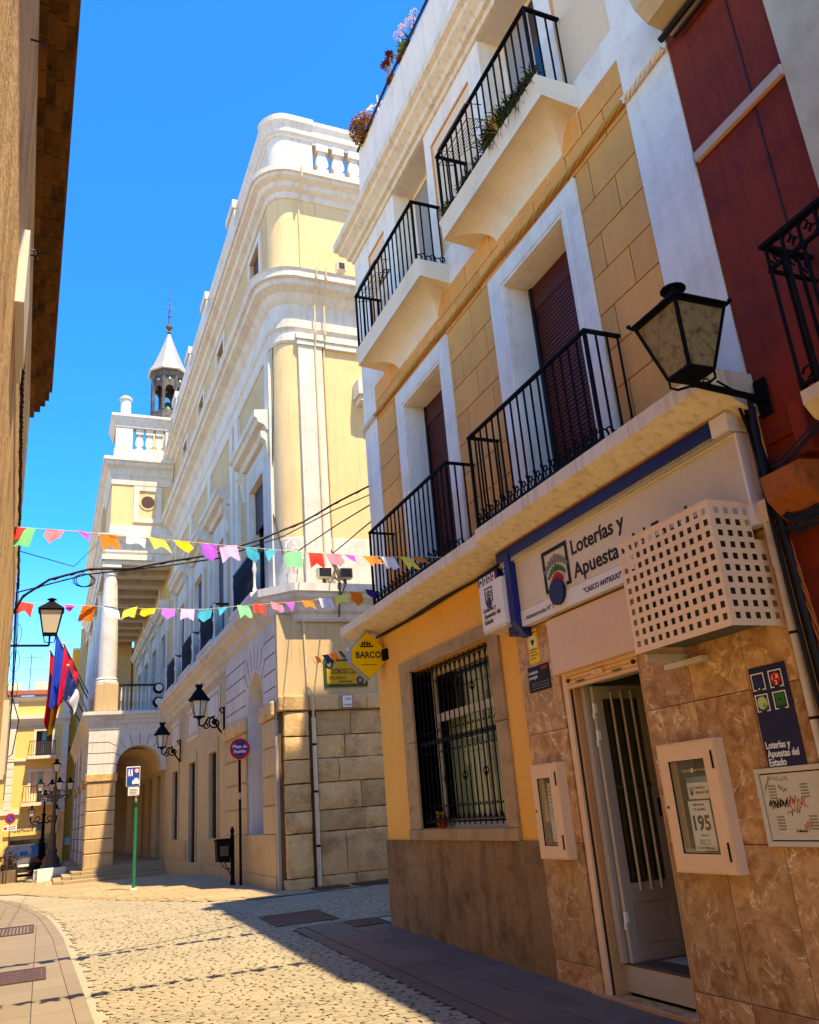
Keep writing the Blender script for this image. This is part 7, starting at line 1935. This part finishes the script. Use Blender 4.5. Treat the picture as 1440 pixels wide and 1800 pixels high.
def car(x, y, z, rot, col, lab):
    o = thing('parked_car', lab, 'car', (x, y, z), 'cars parked across the square'); o.rotation_euler = (0, 0, rot)
    pm_ = M('car_paint_' + col.strip('#'), col, .25, .03, 2, 0, spec=.6, coat=.6)
    pf = [(-1.95, .35), (-2.0, .6), (-1.9, .82), (-1.25, .92), (-.65, 1.38), (.75, 1.42), (1.45, 1.0), (1.95, .85), (2.0, .5), (1.95, .3), (-1.9, .28)]
    W = .84
    m = MB(); n = len(pf)
    ins = lambda zz: .0 if zz < .95 else .16
    m.add([(-(W - ins(q[1])), q[0], q[1]) for q in pf] + [((W - ins(q[1])), q[0], q[1]) for q in pf], [tuple(range(n)), tuple(range(2 * n - 1, n - 1, -1))] + [(i, (i + 1) % n, n + (i + 1) % n, n + i) for i in range(n)])
    off = Vector((x, y, z))
    def put(mb_, nm, mt, par=o, sm=False):
        me = mb_.mesh(nm, mt, sm); q = bpy.data.objects.new(nm, me); COL.objects.link(q); q.parent = par; return q
    body = put(m, 'body', pm_)
    for s_ in (-1, 1):
        g = MB().add([(s_ * .845, -1.1, .97), (s_ * .70, -.6, 1.33), (s_ * .70, .68, 1.36), (s_ * .845, 1.25, 1.0)], [(0, 1, 2, 3)]); put(g, 'side_window', mat['th_glass'])
        for yy in (-1.25, 1.25):
            w = put(MB().lathe([(.31, -.1), (.31, .1)], yy, .31, 16, s_ * .78, axis='x'), 'wheel', mat['black']); put(MB().lathe([(.19, 0), (.17, .02)], yy, .31, 12, s_ * .885 - .01, axis='x'), 'rim', mat['zinc'], w)
        put(MB().box(s_ * .62 - .14, s_ * .62 + .14, -2.01, -1.95, .62, .74), 'tail_light', mat['inkred']); put(MB().box(s_ * .62 - .14, s_ * .62 + .14, 1.93, 2.0, .6, .72), 'headlight', mat['lampwhite'])
    put(MB().add([(-.66, -1.22, .94), (.66, -1.22, .94), (.6, -.68, 1.35), (-.6, -.68, 1.35)], [(0, 1, 2, 3)]), 'rear_window', mat['th_glass'])
    put(MB().add([(-.68, 1.45, 1.01), (.68, 1.45, 1.01), (.6, .80, 1.40), (-.6, .80, 1.40)], [(0, 1, 2, 3)]), 'windscreen', mat['th_glass'])
    put(MB().box(-.26, .26, -2.03, -1.97, .45, .56), 'number_plate', mat['inkwhite'])
    return o
car(-.95, 48.2, -.09, .1, '#26221f', 'dark car parked by the gift shop, seen from behind')
car(-2.95, 46.0, -.09, .05, '#1d3a78', 'blue car parked at the far left edge of the square')
for (x, lab) in ((-.42, 'left red dispenser with round pale head outside the gift shop'), (-.02, 'right red dispenser with round pale head outside the gift shop')):
    o = thing('toy_dispenser', lab, 'dispenser', (x, 50.8, -.1), 'red dispensers outside the gift shop')
    MB().lathe([(.16, 0), (.16, .08), (.11, .12), (.13, .7), (.1, .75)], x, 50.8, 12, -.1).build('stand', mat['inkred'], o, smooth=True); MB().blob((x, 50.8, .84), .2, 12, 8, 0).build('globe', mat['stripwhite'], o, smooth=True)
for (z, lab) in ((6.3, 'lower round black spotlight at the end of the portico balustrade'), (6.85, 'upper round black spotlight at the end of the portico balustrade')):
    o = thing('spotlight', lab, 'spotlight', (3.95, 34.9, z), 'black spotlights on the portico balustrade')
    MB().lathe([(.08, 0), (.2, .06), (.22, .2), (.18, .22)], 3.95, z, 14, 34.7, axis='y').build('housing', mat['black'], o, smooth=True); MB().lathe([(.14, 0), (.14, .01)], 3.95, z, 12, 34.69, axis='y').build('lens', mat['lampwhite'], o)

# houses closing the west side of the square, just outside the frame on the left
for (y0, y1, h, x0, col, lab) in ((12.5, 24, 9.5, -4.6, '#c9a878', 'tan house on the west side of the street, beyond the left house'), (24.05, 36, 10.5, -5.2, '#d8c8a8', 'pale house on the west side of the square'), (36.05, 50, 9.8, -6.0, '#c89a5a', 'ochre house on the west side of the square next to the yellow house')):
    o = thing('side_house', lab, 'house', (x0 - 3, (y0 + y1) / 2, 0))
    hs2 = [(y0 + 1.2 + 3.3 * k, y0 + 2.4 + 3.3 * k, z0, z0 + 2.0, -.2) for k in range(3) for z0 in (.9, 4.2, 7.0)]
    MB().wall('x', x0, y0, y1, -.3, h, hs2).build('wall', M('side_wall_' + col.strip('#'), col, .85, .08, .6, .1, 30), o)
    for q in hs2: B('window', mat['th_glass'], o, (x0 - .22, x0 - .2, q[0], q[1], q[2], q[3]))
    B('body', mat['fw'], o, (x0 - 7, x0 - .3, y0, y1, -.3, h - .02)); B('roof', mat['rooftile'], o, (x0 - 7, x0 + .25, y0, y1, h, h + .2))
